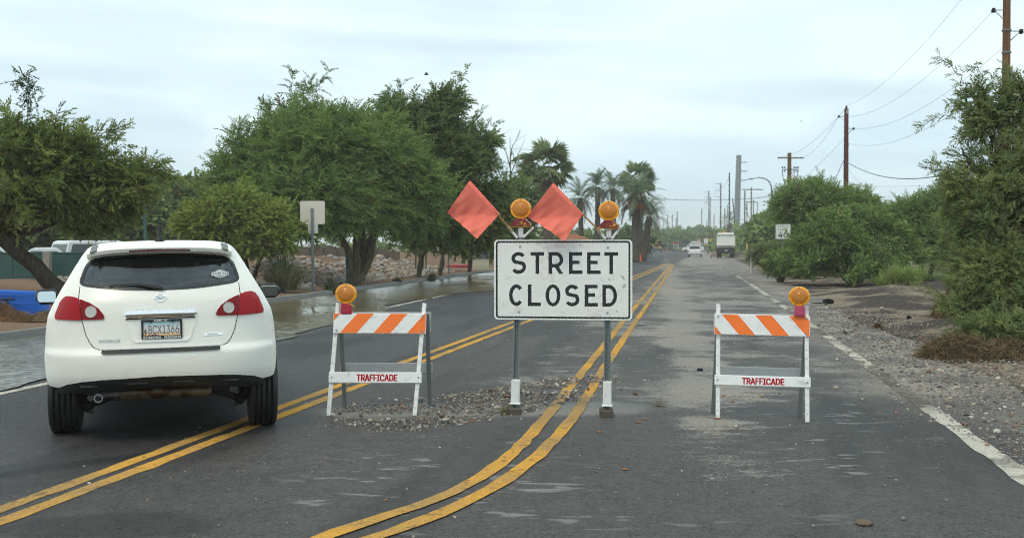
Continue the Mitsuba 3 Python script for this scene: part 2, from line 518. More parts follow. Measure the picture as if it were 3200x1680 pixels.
xs = np.unique(np.concatenate([np.linspace(-1400, -400, 6), np.linspace(-400, -60, 12), np.linspace(-60, -22, 24), np.linspace(-22, 26, 150), np.linspace(26, 70, 30), np.linspace(70, 400, 12), np.linspace(400, 1400, 6)]))
ys = np.unique(np.concatenate([np.linspace(-1400, -30, 8), np.linspace(-30, 5, 14), np.linspace(5, 75, 190), np.linspace(75, 160, 60), np.linspace(160, 500, 30), np.linspace(500, 1450, 10)]))
YY, XX = np.meshgrid(ys, xs, indexing='ij')
GP = np.stack([XX, YY, land(XX, YY)], -1)
lab(add('ground', grid_mesh(GP.transpose(1, 0, 2)), 'earth', smooth=True), 'brown desert earth with gravel beside the road', kind='structure')

ry = np.concatenate([np.linspace(-12, 60, 80), np.linspace(62, 150, 40), np.linspace(160, 700, 30)])
us = np.linspace(0, 1, 34)
wob = (fbm3(np.stack([ry * 0.7, ry * 0, ry * 0 + 3], -1)) - 0.5)
RX0, RX1 = curb_x(ry), edge_x(ry) + 1.25 + 0.7 * wob
RP = np.stack([RX0[:, None] * (1 - us) + RX1[:, None] * us, np.repeat(ry[:, None], len(us), 1), np.zeros((len(ry), len(us)))], -1)
lab(add('road', grid_mesh(RP.transpose(1, 0, 2)), 'asphalt', smooth=True), 'worn dark asphalt street with sand and gravel left by a flood', kind='structure')


def strip(center, halfw, z, name, mat, label, wobble=0.006, seed=1, step=0.18):
    """a painted stripe along measured points, with slightly ragged edges"""
    c = np.asarray(center, float)[:, :2]
    L = LineString(c)
    n = max(8, int(L.length / step)) if L.length < 80 else 400
    tt = np.linspace(0, L.length, n)
    p = np.array([L.interpolate(t).coords[0] for t in tt])
    for _ in range(2):
        p[1:-1] = 0.25 * p[:-2] + 0.5 * p[1:-1] + 0.25 * p[2:]
    d = np.gradient(p, axis=0); d /= np.linalg.norm(d, axis=1, keepdims=True)
    nrm = np.stack([-d[:, 1], d[:, 0]], 1)
    rng = np.random.default_rng(seed)
    w0 = halfw + wobble * rng.normal(size=n); w1 = halfw + wobble * rng.normal(size=n)
    P = np.stack([p - nrm * w0[:, None], p + nrm * w1[:, None]], 1)
    P = np.concatenate([P, np.full(P.shape[:2] + (1,), z)], -1)
    lab(add(name, grid_mesh(P), mat, smooth=False), label, kind='structure')


def gpl(pts): return [gp(*q) for q in pts]


U1 = [(-120, 1633), (0, 1589), (355, 1464), (710, 1333), (880, 1273), (950, 1246.5), (1104, 1191), (1206, 1151), (1328, 1108), (1438, 1068), (1607, 1003), (1664, 982), (1977, 862), (2033, 840), (2088, 825)]
U2 = [(-120, 1675), (0, 1632), (320, 1512), (639, 1388), (827, 1318), (900, 1291), (950, 1271), (1153, 1195), (1263, 1151), (1342, 1121), (1607, 1022), (1670, 998), (1977, 870), (2033, 847.5), (2092, 826.5)]


def straightened(pts):
    q = np.array(gpl(pts))
    k = np.polyfit(q[:, 1], q[:, 0], 2, w=1 / (4 + q[:, 1]))
    y = np.linspace(q[0, 1], q[-1, 1], 60)
    return np.stack([np.polyval(k, y), y, y * 0], 1)


strip(straightened(U1), 0.062, 0.004, 'lane_marking', 'yellow_paint', 'left stripe of the long straight double yellow line', seed=2)
strip(straightened(U2), 0.062, 0.004, 'lane_marking', 'yellow_paint', 'right stripe of the long straight double yellow line', seed=3)
L1 = [(900, 1722), (1031, 1671), (1242, 1602), (1400, 1544), (1489, 1499), (1577, 1442), (1644, 1382), (1688, 1329), (1719, 1280), (1755, 1240), (1813, 1171), (1879, 1086), (1944, 1012), (2003, 942), (2044, 890), (2081, 844), (2099, 823.5)]
L2 = [(1060, 1718), (1180, 1674), (1300, 1634), (1400, 1597), (1489, 1553), (1577, 1506), (1644, 1457), (1711, 1400), (1755, 1352), (1786, 1308), (1826, 1244), (1861, 1188), (1932, 1091), (1990, 1000), (2031, 942), (2064, 890), (2092, 846), (2104, 827)]
def eased(pts):
    """the surveyed points of a bending stripe, smoothed, then laid on the ground"""
    from scipy.interpolate import splprep, splev
    q = np.array(pts, float)
    tck, _ = splprep(q.T, s=len(q) * 6.0)
    return np.array([gp(*p) for p in np.array(splev(np.linspace(0, 1, 420), tck)).T])[:, :2]


strip(eased(L1), 0.058, 0.008, 'lane_marking', 'yellow_paint', 'left stripe of the curving double yellow line', seed=4)
strip(eased(L2), 0.058, 0.008, 'lane_marking', 'yellow_paint', 'right stripe of the curving double yellow line', seed=5)
WR = [(3300, 1556), (3200, 1487), (3072, 1398), (2944, 1309), (2797, 1205), (2673, 1116), (2606, 1068), (2565, 1038), (2437, 948), (2354, 889), (2300, 858), (2240, 829)]
strip(straightened(WR), 0.085, 0.004, 'edge_line', 'white_paint', 'worn white edge line on the right, half buried in gravel', wobble=0.010, seed=6)
WL = [(-80, 1249), (0, 1230), (146, 1197), (859, 1035), (1037, 1003), (1264, 948), (1416, 917), (1560, 886)]
strip(straightened(WL), 0.07, 0.004, 'edge_line', 'white_paint', 'white edge line on the left, partly under flood water', wobble=0.01, seed=7)

# flood water between kerb and edge line
wy = np.linspace(8, 70, 150)
lw = straightened(WL)
lx = np.interp(wy, lw[:, 1], lw[:, 0]) if lw[0, 1] < lw[-1, 1] else np.interp(wy, lw[::-1, 1], lw[::-1, 0])
lx = np.where(wy > lw[:, 1].max(), lw[-1, 0] + 0.16 * (wy - lw[:, 1].max()), lx)
lx = np.where(wy < lw[:, 1].min(), lw[0, 0] + 0.16 * (wy - lw[:, 1].min()), lx)
off = np.interp(wy, [8, 11, 13.5, 16, 19, 23, 28, 33, 40, 48, 60, 70], [-0.25, -0.2, -0.15, 0.25, 0.55, 0.55, 0.25, -0.3, 0.6, 1.3, 0.4, -1.0])
off = off + 0.75 * (fbm3(np.stack([wy * 0.55, wy * 0, wy * 0 + 7], -1), 4, 2) - 0.5)
wx1 = np.maximum(lx + off, curb_x(wy) + 0.3)
us = np.linspace(0, 1, 10)
WP = np.stack([(curb_x(wy) + 0.02)[:, None] * (1 - us) + wx1[:, None] * us, np.repeat(wy[:, None], 10, 1), np.full((150, 10), 0.016)], -1)
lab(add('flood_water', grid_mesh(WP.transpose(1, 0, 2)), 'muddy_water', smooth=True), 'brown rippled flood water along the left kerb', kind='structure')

# kerb: a real step on the left side
ky = np.linspace(-8, 120, 260)
kx = curb_x(ky)
prof = np.array([[0.0, -0.05], [-0.015, 0.125], [-0.035, 0.14], [-0.15, 0.14], [-0.16, -0.05]])
KP = np.stack([np.stack([kx + a + 0.012 * (fbm3(np.stack([ky, ky * 0, ky * 0], -1), 2, 4) - 0.5), ky, ky * 0 + b], -1) for a, b in prof], 1)
scene['kerb_stone'] = two({'type': 'principled', 'base_color': mikit.proc(lambda p, n, uv: MX((0.10, 0.10, 0.10), (0.23, 0.22, 0.20), FB(p.x * 3, p.y * 1.2, p.z * 20, 3))), 'roughness': 0.55})
lab(add('kerb', grid_mesh(KP), 'kerb_stone', smooth=False), 'grey concrete kerb along the flooded side', kind='structure')


# ------------------------------------------------------------------ stones
def pebble_shapes(k, sub, seed):
    rng = np.random.default_rng(seed)
    out = []
    for _ in range(k):
        s = trimesh.creation.icosphere(subdivisions=sub)
        v = s.vertices * (1 + 0.22 * rng.normal(size=(len(s.vertices), 1)).clip(-1.4, 1.4)) * [1, rng.uniform(0.65, 0.95), rng.uniform(0.45, 0.75)]
        out.append((v, s.faces))
    return out


def scatter(shapes, pos, size, rng, cols):
    """one mesh of many stones (vertices, faces, colours)"""
    V, F, C, nv = [], [], [], 0
    which = rng.integers(len(shapes), size=len(pos))
    for k, (v, f) in enumerate(shapes):
        i = np.nonzero(which == k)[0]
        if not len(i): continue
        a = rng.uniform(0, 2 * np.pi, len(i)); b = rng.uniform(-0.5, 0.5, len(i))
        ca, sa, cb, sb = np.cos(a), np.sin(a), np.cos(b), np.sin(b)
        R = np.stack([np.stack([ca, -sa * cb, sa * sb], -1), np.stack([sa, ca * cb, -ca * sb], -1), np.stack([0 * a, sb, cb], -1)], 1)
        W = np.einsum('kij,nj->kni', R, v) * size[i, None, None] + pos[i, None, :]
        V.append(W.reshape(-1, 3)); F.append((f[None] + (np.arange(len(i)) * len(v))[:, None, None]).reshape(-1, 3) + nv)
        C.append(np.repeat(cols[i], len(v), 0)); nv += len(i) * len(v)
    return np.vstack(V), np.vstack(F), np.vstack(C)


STONE = np.array([[0.22, 0.19, 0.155], [0.145, 0.135, 0.13], [0.09, 0.085, 0.085], [0.30, 0.27, 0.23], [0.17, 0.105, 0.08], [0.12, 0.11, 0.10], [0.38, 0.36, 0.33]])


def stone_cols(n, rng, p=(0.26, 0.20, 0.18, 0.10, 0.09, 0.14, 0.03)):
    return 1.45 * STONE[rng.choice(7, size=n, p=p)] * rng.uniform(0.7, 1.25, (n, 1))


small = pebble_shapes(4, 0, 1)
big = pebble_shapes(5, 1, 2)
rng = np.random.default_rng(11)
# the spill between the left barricade and the sign
spill = Polygon([tuple(gp(*q)[:2]) for q in [(1010, 1318), (1080, 1268), (1180, 1248), (1330, 1246), (1480, 1222), (1640, 1196), (1760, 1180), (1880, 1172), (1930, 1190), (1900, 1225), (1780, 1255), (1660, 1285), (1560, 1300), (1450, 1322), (1300, 1345), (1150, 1345), (1040, 1335)]]).buffer(0.05)


def in_poly(poly, n, rng):
    x0, y0, x1, y1 = poly.bounds
    import shapely
    out = np.zeros((0, 2))
    while len(out) < n:
        q = rng.uniform([x0, y0], [x1, y1], (n * 3, 2))
        out = np.vstack([out, q[shapely.contains_xy(poly, q[:, 0], q[:, 1])]])
    return out[:n]


q = in_poly(spill, 9000, rng)
dens = fbm3(np.stack([q[:, 0] * 2.2, q[:, 1] * 2.2, q[:, 0] * 0], -1), 3, 3)
q = q[rng.random(len(q)) < sstep(0.30, 0.55, dens)]
dist = np.array([spill.exterior.distance(Point(*a)) for a in q])
sz = np.exp(rng.normal(np.log(0.0062), 0.60, len(q))).clip(0.0025, 0.030)
pz = 0.009 * sstep(0.0, 0.4, dist) * sstep(0.35, 0.6, fbm3(np.stack([q[:, 0] * 2.2, q[:, 1] * 2.2, q[:, 0] * 0], -1), 3, 3)) + sz * 0.3
V1 = scatter(small, np.column_stack([q, pz]), sz, rng, stone_cols(len(q), rng))
# thrown wide over the right lane and along the right edge
n = 19000
y = 6.5 + 24 * rng.random(n) ** 1.5
re = rng.normal(0.9, 0.85, n)
x = edge_x(y) + re + 0.5 * (fbm3(np.stack([y * 0.6, y * 0, y * 0], -1)) - 0.5)
keep = (re > -1.0 - 0.05 * y) & ((re > 0.15) | (y > 10.5)) & (rng.random(n) < sstep(-0.6, 0.6, re) + 0.15)
x, y = x[keep], y[keep]
sz = np.exp(rng.normal(np.log(0.0085), 0.55, len(x))).clip(0.004, 0.04)
V2 = scatter(small, np.column_stack([x, y, land(x, y).clip(0, 1) * (x > edge_x(y) + 1.2) + sz * 0.25]), sz, rng, stone_cols(len(x), rng))
n = 2600
x = rng.uniform(-4, 8, n); y = rng.uniform(6, 22, n)
keep = (x > yellow_x(y) - 0.5) & (x < edge_x(y))
x, y = x[keep], y[keep]
sz = np.exp(rng.normal(np.log(0.006), 0.4, len(x))).clip(0.003, 0.02)
V3 = scatter(small, np.column_stack([x, y, sz * 0.3]), sz, rng, stone_cols(len(x), rng))


def merge_vfc(*parts):
    V, F, C, nv = [], [], [], 0
    for v, f, c in parts:
        V.append(v); F.append(f + nv); C.append(c); nv += len(v)
    return np.vstack(V), np.vstack(F), np.vstack(C)


v, f, c = merge_vfc(V1, V2, V3)
lab(add('gravel', trimesh.Trimesh(v, f, process=False), 'matte_vc', rgb=c, smooth=False), 'loose gravel washed over the asphalt and the right road edge', 'gravel', kind='stuff')

# the stones that stand out, each a thing
picks = [(1500, 1272, .032), (1312, 1248, .036), (1040, 1300, .030), (1128, 1300, .028), (1380, 1302, .030), (1238, 1322, .026), (1392, 1315, .040), (1265, 1330, .022), (1180, 1332, .030), (1310, 1338, .028),
         (1532, 1219, .026), (1585, 1240, .040), (1838, 1216, .026), (1768, 1223, .024), (1692, 1297, .024), (1766, 1341, .022), (1724, 1262, .018), (1812, 1255, .016), (1985, 1232, .030), (1940, 1217, .024), (2015, 1190, .022), (1640, 1256, .02), (1455, 1300, .02),
         (2300, 1336, .030), (2436, 1230, .02), (2676, 1020, .05), (2660, 1037, .04), (2756, 966, .06), (2880, 1020, .05), (2935, 1120, .045), (2990, 1130, .05), (3040, 1132, .04), (2900, 1165, .035), (2960, 1195, .04), (3060, 1170, .05), (3160, 1160, .045), (2840, 1145, .04), (2370, 1110, .02)]
for i, (px, py, s) in enumerate(picks):
    o = gp(px, py)
    zz = float(land(o[0], o[1])) if o[0] > edge_x(o[1]) + 1.2 else (0.02 if spill.contains(Point(o[0], o[1])) else 0.0)
    o = gp(px, py, zz)
    vv, ff = big[i % 5]
    sh = trimesh.Trimesh(vv, ff, process=False).subdivide_loop(1)
    k = add('stone', moved(sh, rz(i * 1.7, (o[0], o[1], zz + s * 0.35)) @ np.diag([s, s, s, 1])), 'matte_vc', rgb=STONE[[0, 3, 6, 1, 4, 0, 6][i % 7]] * (0.9 + 0.1 * (i % 3)), smooth=True)
    left = px < 2100
    lab(k, 'loose stone lying in the gravel spill on the asphalt' if left else 'loose stone lying on the gravelly right shoulder', 'stone', 'stones in the gravel spill' if left else 'stones on the right shoulder')

# rock bank (riprap) on the left beyond the kerb
rng = np.random.default_rng(5)
spots, sizes = [], []
for _ in range(2600):
    y = rng.uniform(30, 66); dl = rng.uniform(0.9, 7.0)
    x = curb_x(y) - dl
    if -14 < x and (1.3 < dl < 5.8 + 0.8 * math.sin(y)) and not (33 < y < 43 and dl < 2.4 and rng.random() < 0.6):
        spots.append((x, y, float(land(x, y)))); sizes.append(float(np.exp(rng.normal(np.log(0.080), 0.42)).clip(0.04, 0.26)))
spots, sizes = np.array(spots), np.array(sizes)
order = np.argsort(-sizes / spots[:, 1])
rocks = [trimesh.Trimesh(v, f, process=False).subdivide_loop(1) for v, f in pebble_shapes(5, 1, 8)]
for i, k in enumerate(order[:240]):
    key = add('bank_rock', moved(rocks[i % 5], rz(i * 2.1, spots[k] + [0, 0, sizes[k] * 0.3]) @ np.diag([sizes[k]] * 3 + [1])), 'rock', smooth=30)
    lab(key, 'pale rock in the rock-lined bank behind the left kerb', 'rock', 'rocks lining the left bank')
r = [moved(rocks[i % 5], rz(i * 2.1, spots[k] + [0, 0, sizes[k] * 0.25]) @ np.diag([sizes[k]] * 3 + [1])) for i, k in enumerate(order[240:])]
lab(add('rock_bank', cat(r), 'rock', smooth=30), 'smaller rocks filling the rock-lined left bank', 'rocks', kind='stuff')


# ------------------------------------------------------------------ the white car, seen from behind
TH = math.radians(15.6)                                     # turned to the left
CF, CR = np.array([-math.sin(TH), math.cos(TH), 0]), np.array([math.cos(TH), math.sin(TH), 0])
CO = np.array([-2.8006, 9.3142, 0.0]) - 0.030 * CR
CARX = mat4(CO, CR, CF)
roll = math.radians(-1.05)
CARB = CARX @ mat4((0, 0, 0.4)) @ mat4((0, 0, 0), (math.cos(roll), 0, -math.sin(roll)), (0, 1, 0), (math.sin(roll), 0, math.cos(roll))) @ mat4((0, 0, -0.4))

ZW = np.array([[.36, .84], [.42, .905], [.48, .938], [.58, .950], [.67, .953], [.86, .945], [.95, .935], [1.04, .918], [1.13, .876], [1.25, .812], [1.33, .766], [1.40, .727], [1.48, .682], [1.56, .632], [1.60, .596], [1.625, .553], [1.645, .46], [1.655, .34], [1.66, .15]])
ZY = np.array([[.36, .16], [.42, .10], [.50, .035], [.58, .006], [.66, .0], [.735, .004], [.765, .02], [.785, .05], [.83, .062], [.95, .080], [1.05, .092], [1.15, .112], [1.25, .165], [1.35, .245], [1.45, .330], [1.52, .395], [1.575, .42], [1.60, .40], [1.62, .42], [1.64, .52], [1.655, .75], [1.66, 1.0]])
ZA = np.array([[.36, .55], [.6, .62], [.8, .58], [1.05, .50], [1.2, .42], [1.4, .34], [1.6, .30], [1.66, .3]])
ZF = np.array([[.36, 4.45], [.55, 4.62], [.75, 4.58], [.95, 4.35], [1.02, 3.75], [1.1, 3.4], [1.3, 2.95], [1.5, 2.45], [1.6, 2.1], [1.66, 1.8]])
pw = lambda z: np.interp(z, ZW[:, 0], ZW[:, 1])
from scipy.interpolate import PchipInterpolator
_py, _pa, _pw, _pf = (PchipInterpolator(t[:, 0], t[:, 1]) for t in (ZY, ZA, ZW, ZF))
NE = 3.6


def rear_y(x, z):
    """how far forward the car's skin lies behind the point (x, z) of its rear view"""
    z = np.clip(z, .36, 1.66)
    u = np.clip(np.abs(x) / _pw(z), 0, 0.9995)
    a = _pa(z)
    return _py(z) + a * (1 - np.sqrt(1 - u ** NE)) + 0.035 * u ** 2


zs = np.unique(np.concatenate([np.linspace(.36, 1.58, 62), np.linspace(1.58, 1.66, 14)]))
prm = np.linspace(-1, 1, 61)
ug = np.sin(prm * np.pi / 2)
rings = []
for z in zs:
    w, yr, a, yf = float(_pw(z)), float(_py(z)), float(_pa(z)), float(_pf(z))
    xr = ug * w * 0.9995
    rear = np.stack([xr, rear_y(xr, z)], 1)
    ys_ = np.linspace(yr + a + 0.05, yf - 0.7, 18)
    side = np.stack([np.full(18, w), ys_], 1)
    xf = -ug * w
    front = np.stack([xf, yf - 0.6 * (1 - np.sqrt(np.clip(1 - np.abs(xf / w) ** 3, 0, 1)))], 1)
    rings.append(np.vstack([rear, side, front, side[::-1] * [-1, 1]]))
R3 = np.array([np.column_stack([r, np.full(len(r), z)]) for r, z in zip(rings, zs)])
nz, nr = R3.shape[:2]
i, j = np.meshgrid(np.arange(nz - 1), np.arange(nr), indexing='ij')
qd = np.stack([i * nr + j, i * nr + (j + 1) % nr, (i + 1) * nr + (j + 1) % nr, (i + 1) * nr + j], -1).reshape(-1, 4)
Vb = np.vstack([R3.reshape(-1, 3), [[0, 2.2, .36], [0, 1.6, 1.661]]])
k = np.arange(nr)
Fb = np.vstack([qd[:, [0, 1, 2]], qd[:, [0, 2, 3]], np.stack([(k + 1) % nr, k, k * 0 + nz * nr], 1), np.stack([k, (k + 1) % nr, k * 0 + nz * nr + 1], 1) + [[(nz - 1) * nr, (nz - 1) * nr, 0]]])
body = m3.Manifold(m3.Mesh(np.ascontiguousarray(Vb, np.float32), np.ascontiguousarray(Fb, np.uint32)))
if body.volume() < 0:
    body = m3.Manifold(m3.Mesh(np.ascontiguousarray(Vb, np.float32), np.ascontiguousarray(Fb[:, ::-1], np.uint32)))


def man(tm):
    return m3.Manifold(m3.Mesh(np.ascontiguousarray(tm.vertices, np.float32), np.ascontiguousarray(tm.faces, np.uint32)))


def prism(poly, y0, y1):
    m = extr(poly, y1 - y0)
    v = m.vertices
    t = trimesh.Trimesh(np.stack([v[:, 0], y1 - v[:, 2], v[:, 1]], 1), m.faces, process=True)
    t.fix_normals()
    return man(t)


def spline_poly(pts, n=14):
    from scipy.interpolate import CubicSpline
    p = np.array(pts + pts[:1], float)
    d = np.r_[0, np.cumsum(np.sqrt(np.linalg.norm(np.diff(p, axis=0), axis=1)))]
    cs = CubicSpline(d, p, bc_type='periodic')
    return Polygon(cs(np.linspace(0, d[-1], n * len(pts), endpoint=False)))


def sym(half):
    """mirror a right-hand outline (from the middle top round to the middle bottom)"""
    return half + [(-x, z) for x, z in half[::-1]]


WIN = spline_poly(sym([(.15, 1.547), (.33, 1.540), (.47, 1.528), (.558, 1.503), (.603, 1.455), (.628, 1.385), (.639, 1.325), (.617, 1.300), (.52, 1.281), (.30, 1.258), (.12, 1.250)]), 6)
HATCH = sbox(-.632, 1.15, .632, 1.31).union(Polygon([(-.632, 1.31), (-.640, 1.20), (-.612, 1.02), (-.585, .91), (-.552, .84), (-.52, .80), (-.48, .785), (.48, .785), (.52, .80), (.552, .84), (.585, .91), (.612, 1.02), (.640, 1.20), (.632, 1.31)])).buffer(-0.02).buffer(0.02)

CAR = thing('white_car', 'white crossover seen from behind on the road, with red tail lights', 'car')
body = body - prism(WIN.buffer(-0.004), -0.3, 1.5)
for s in (-1, 1):
    for ya in (0.9, 3.6):
        body = body - m3.Manifold.cylinder(0.5, 0.385, 0.385, 40).rotate([0, 90, 0]).translate([0.68 if s > 0 else -1.18, ya, 0.335])
body = body - m3.Manifold.cube([1.7, 5, 0.12]).translate([-0.85, -0.1, 0.30])
low = Polygon([(-1.2, .2), (-1.2, .475), (-.815, .470), (-.74, .506), (-.62, .530), (-.455, .545), (0, .558), (.455, .545), (.62, .530), (.74, .506), (.815, .470), (1.2, .475), (1.2, .2)])
body = body - prism(low, -0.5, 0.62)
add('body', body, 'car_paint', smooth=32, parent=CAR, X=CARB)


def patch(poly, off, thick=0.004, name=None, mat='satin_vc', rgb=None, parent=None, smooth=35, fine=0.035, X=CARB):
    """a panel that follows the car's rear skin, standing off by `off`"""
    m = extr(poly, thick)
    v, f = trimesh.remesh.subdivide_to_size(m.vertices, m.faces, fine, max_iter=12)
    m = trimesh.Trimesh(v, f, process=True)
    v = m.vertices
    m.vertices = np.stack([v[:, 0], rear_y(v[:, 0], v[:, 1]) - off - (v[:, 2] - thick), v[:, 1]], 1) - [0, thick, 0]
    if name is None:
        return m
    return add(name, m, mat, rgb=rgb, smooth=smooth, parent=parent or CAR, X=X)


def blobpoly(pts, r=0.012):
    p = Polygon(pts)
    return p.buffer(-r).buffer(r, quad_segs=5)


seam = HATCH.buffer(0.0035).difference(HATCH.buffer(-0.0035)).difference(WIN.buffer(0.015))
patch(seam, 0.0012, 0.001, 'hatch_seam', 'matte_vc', (0.012, 0.012, 0.012), fine=0.05)
hatchp = HATCH.buffer(-0.0035).difference(WIN.buffer(0.004)).intersection(sbox(-1, .5, 1, 1.345))
HT = patch(hatchp, 0.0035, 0.004, 'hatch', 'car_paint', fine=0.03)
# number plate recess edge and lower lip as pressed lines
rec = Polygon([(-.29, 1.035), (.29, 1.035), (.23, .865), (.205, .835), (-.205, .835), (-.23, .865)]).buffer(-0.01).buffer(0.01)
ring = rec.difference(rec.buffer(-0.010))
m = patch(ring, 0.0110, 0.008, 'plate_surround', 'car_paint', parent=HT, fine=0.03)
# window: dark edge, cabin, glass
patch(WIN.difference(WIN.buffer(-0.022)), 0.0022, 0.003, 'window_border', 'gloss_vc', (0.010, 0.012, 0.013), fine=0.03)
liner = cat(bx((0, 1.9, 1.38), (1.24, 0.02, 0.6)), bx((0, 1.0, 1.10), (1.3, 1.8, 0.02)), bx((-.655, 1.1, 1.36), (0.02, 1.7, 0.5)), bx((.655, 1.1, 1.36), (0.02, 1.7, 0.5)), bx((0, 1.15, 1.56), (1.2, 1.5, 0.015)))
add('cabin_liner', cat(bx((0, 1.485, 1.38), (1.22, 0.02, 0.44))), 'matte_vc', (0.060, 0.075, 0.078), False, CAR, CARB)
for xx in (-0.40, 0.42):
    add('headrest', cbox((xx, 1.15, 1.41), (0.27, 0.11, 0.17), 0.05), 'matte_vc', (0.12, 0.12, 0.12), 60, CAR, CARB)
add('headrest', cbox((0.0, 1.2, 1.42), (0.22, 0.10, 0.12), 0.04), 'matte_vc', (0.10, 0.10, 0.10), 60, CAR, CARB)
add('rear_seat', cbox((0, 1.15, 1.24), (1.15, 0.16, 0.18), 0.05), 'matte_vc', (0.075, 0.085, 0.09), 60, CAR, CARB)
gl = WIN.buffer(-0.003)
v, f = trimesh.creation.triangulate_polygon(gl, engine='earcut')
v, f = trimesh.remesh.subdivide_to_size(np.column_stack([v, v[:, 0] * 0]), f, 0.04, max_iter=12)
g = trimesh.Trimesh(np.stack([v[:, 0], rear_y(v[:, 0], v[:, 1]) + 0.004, v[:, 1]], 1), f, process=True)
lab(add('rear_window', g, 'tinted_glass', smooth=True, parent=CAR, X=CARB), 'dark tinted rear window')
# decal: a bar across a shield
DEC = patch(unary_union([sbox(.412, 1.354, .552, 1.384), Polygon([(.435, 1.384), (.455, 1.396), (.482, 1.405), (.509, 1.396), (.53, 1.384)]), Polygon([(.428, 1.354), (.536, 1.354), (.51, 1.340), (.482, 1.334), (.452, 1.340)])]), 0.004, 0.0008, 'window_sticker', 'matte_vc', (0.62, 0.64, 0.63), fine=0.04)
lab(DEC, 'white bar-and-shield emblem sticker on the rear window')
bits = [sbox(.415, 1.3835, .549, 1.3862), sbox(.415, 1.352, .549, 1.3546)] + [sbox(.422 + k * 0.0195, 1.363, .434 + k * 0.0195, 1.375) for k in range(7) if k != 3] + [sbox(.476, 1.362, .488, 1.378)] + [sbox(.462 + k * 0.010, 1.342, .469 + k * 0.010, 1.350) for k in range(5)] + [LineString([(.455, 1.391), (.482, 1.399), (.509, 1.391)]).buffer(.0014)]
patch(unary_union(bits), 0.0055, 0.0008, 'lettering', 'matte_vc', (0.10, 0.12, 0.13), parent=DEC, fine=0.05)
# wiper
wp = []
for t in np.linspace(0, 1, 12):
    x, z = -.40 + .37 * t, 1.293 + 0.018 * math.sin(math.pi * t) - 0.012 * t
    wp.append((x, float(rear_y(x, z)) - 0.018, z))
WI = add('rear_wiper', cat(tube(wp, 0.007, 6), tube([(0.02, float(rear_y(0, 1.26)) - 0.03, 1.262), (-.10, float(rear_y(0, 1.285)) - 0.028, 1.283), (-.19, float(rear_y(0, 1.30)) - 0.024, 1.302)], [0.016, 0.013, 0.008], 8)), 'satin_vc', (0.012, 0.012, 0.013), 40, CAR, CARB)

# spoiler, high brake light, roof details
xs_ = np.linspace(-.585, .585, 41)
Ps = []
for x in xs_:
    u = abs(x) / .585
    zt = 1.612 + 0.018 * (1 - u ** 2) - 0.028 * u ** 6
    zb = 1.552 + 0.010 * (1 - u ** 2) - 0.035 * u ** 5
    yb = 0.285 + 0.16 * u ** 3
    Ps.append([(x, yb + .26, zt + 0.012), (x, yb + .08, zt), (x, yb + .012, zt - .018), (x, yb, zt - .035), (x, yb + .012, zb + .004), (x, yb + .05, zb - .004), (x, yb + .18, zb - .012)])
add('spoiler', grid_mesh(np.array(Ps)), 'car_paint', smooth=40, parent=CAR, X=CARB)
lab(add('high_brake_light', grid_mesh(np.array([[(x, 0.283 + 0.16 * (abs(x) / .585) ** 3 - 0.002, 1.563 + dz + 0.006 * (1 - (x / .25) ** 2)) for dz in (0, .004, .013, .016)] for x in np.linspace(-.242, .242, 15)])), 'gloss_vc', (0.085, 0.010, 0.012), 30, CAR, CARB), 'dark red brake light strip under the roof edge')
for s in (-1, 1):
    pts = [(s * .527, .44 + t * 1.6, 1.590 + .030 * math.sin(min(1, t * 2.5) * 1.57)) for t in np.linspace(0, 1, 8)]
    add('roof_rail', cat(*[cbox(((s * .527), (a[1] + b[1]) / 2, (a[2] + b[2]) / 2 + .004), (.058, b[1] - a[1] + .01, .028), .008) for a, b in zip(pts[:-1], pts[1:])][1:]), 'satin_vc', (0.16, 0.16, 0.16), 40, CAR, CARB)
    lab(add('roof_rail_cap', moved(cbox((0, 0, 0), (.062, .17, .012), .004), mat4((s * .528, .47, 1.594), (math.cos(.35), 0, -s * math.sin(.35)), (0, .96, .28), (s * math.sin(.33), -.28, .9))), 'satin_vc', (0.13, 0.14, 0.14), 40, CAR, CARB), 'dark grey roof rail end cap')
AN = add('aerial', lathe([(0.0, .06), (.010, .055), (.014, .030), (.030, .008), (.034, 0), (.0, 0)], 16, mat4((-.01, .66, 1.652)) @ np.diag([1.25, 1.25, 1.25, 1])), 'satin_vc', (0.010, 0.010, 0.010), 40, CAR, CARB)
add('mast', tube([(-.01, .66, 1.70), (-.012, .60, 1.815)], [.0075, .006], 6), 'satin_vc', (0.012, 0.012, 0.012), 40, AN, CARB)

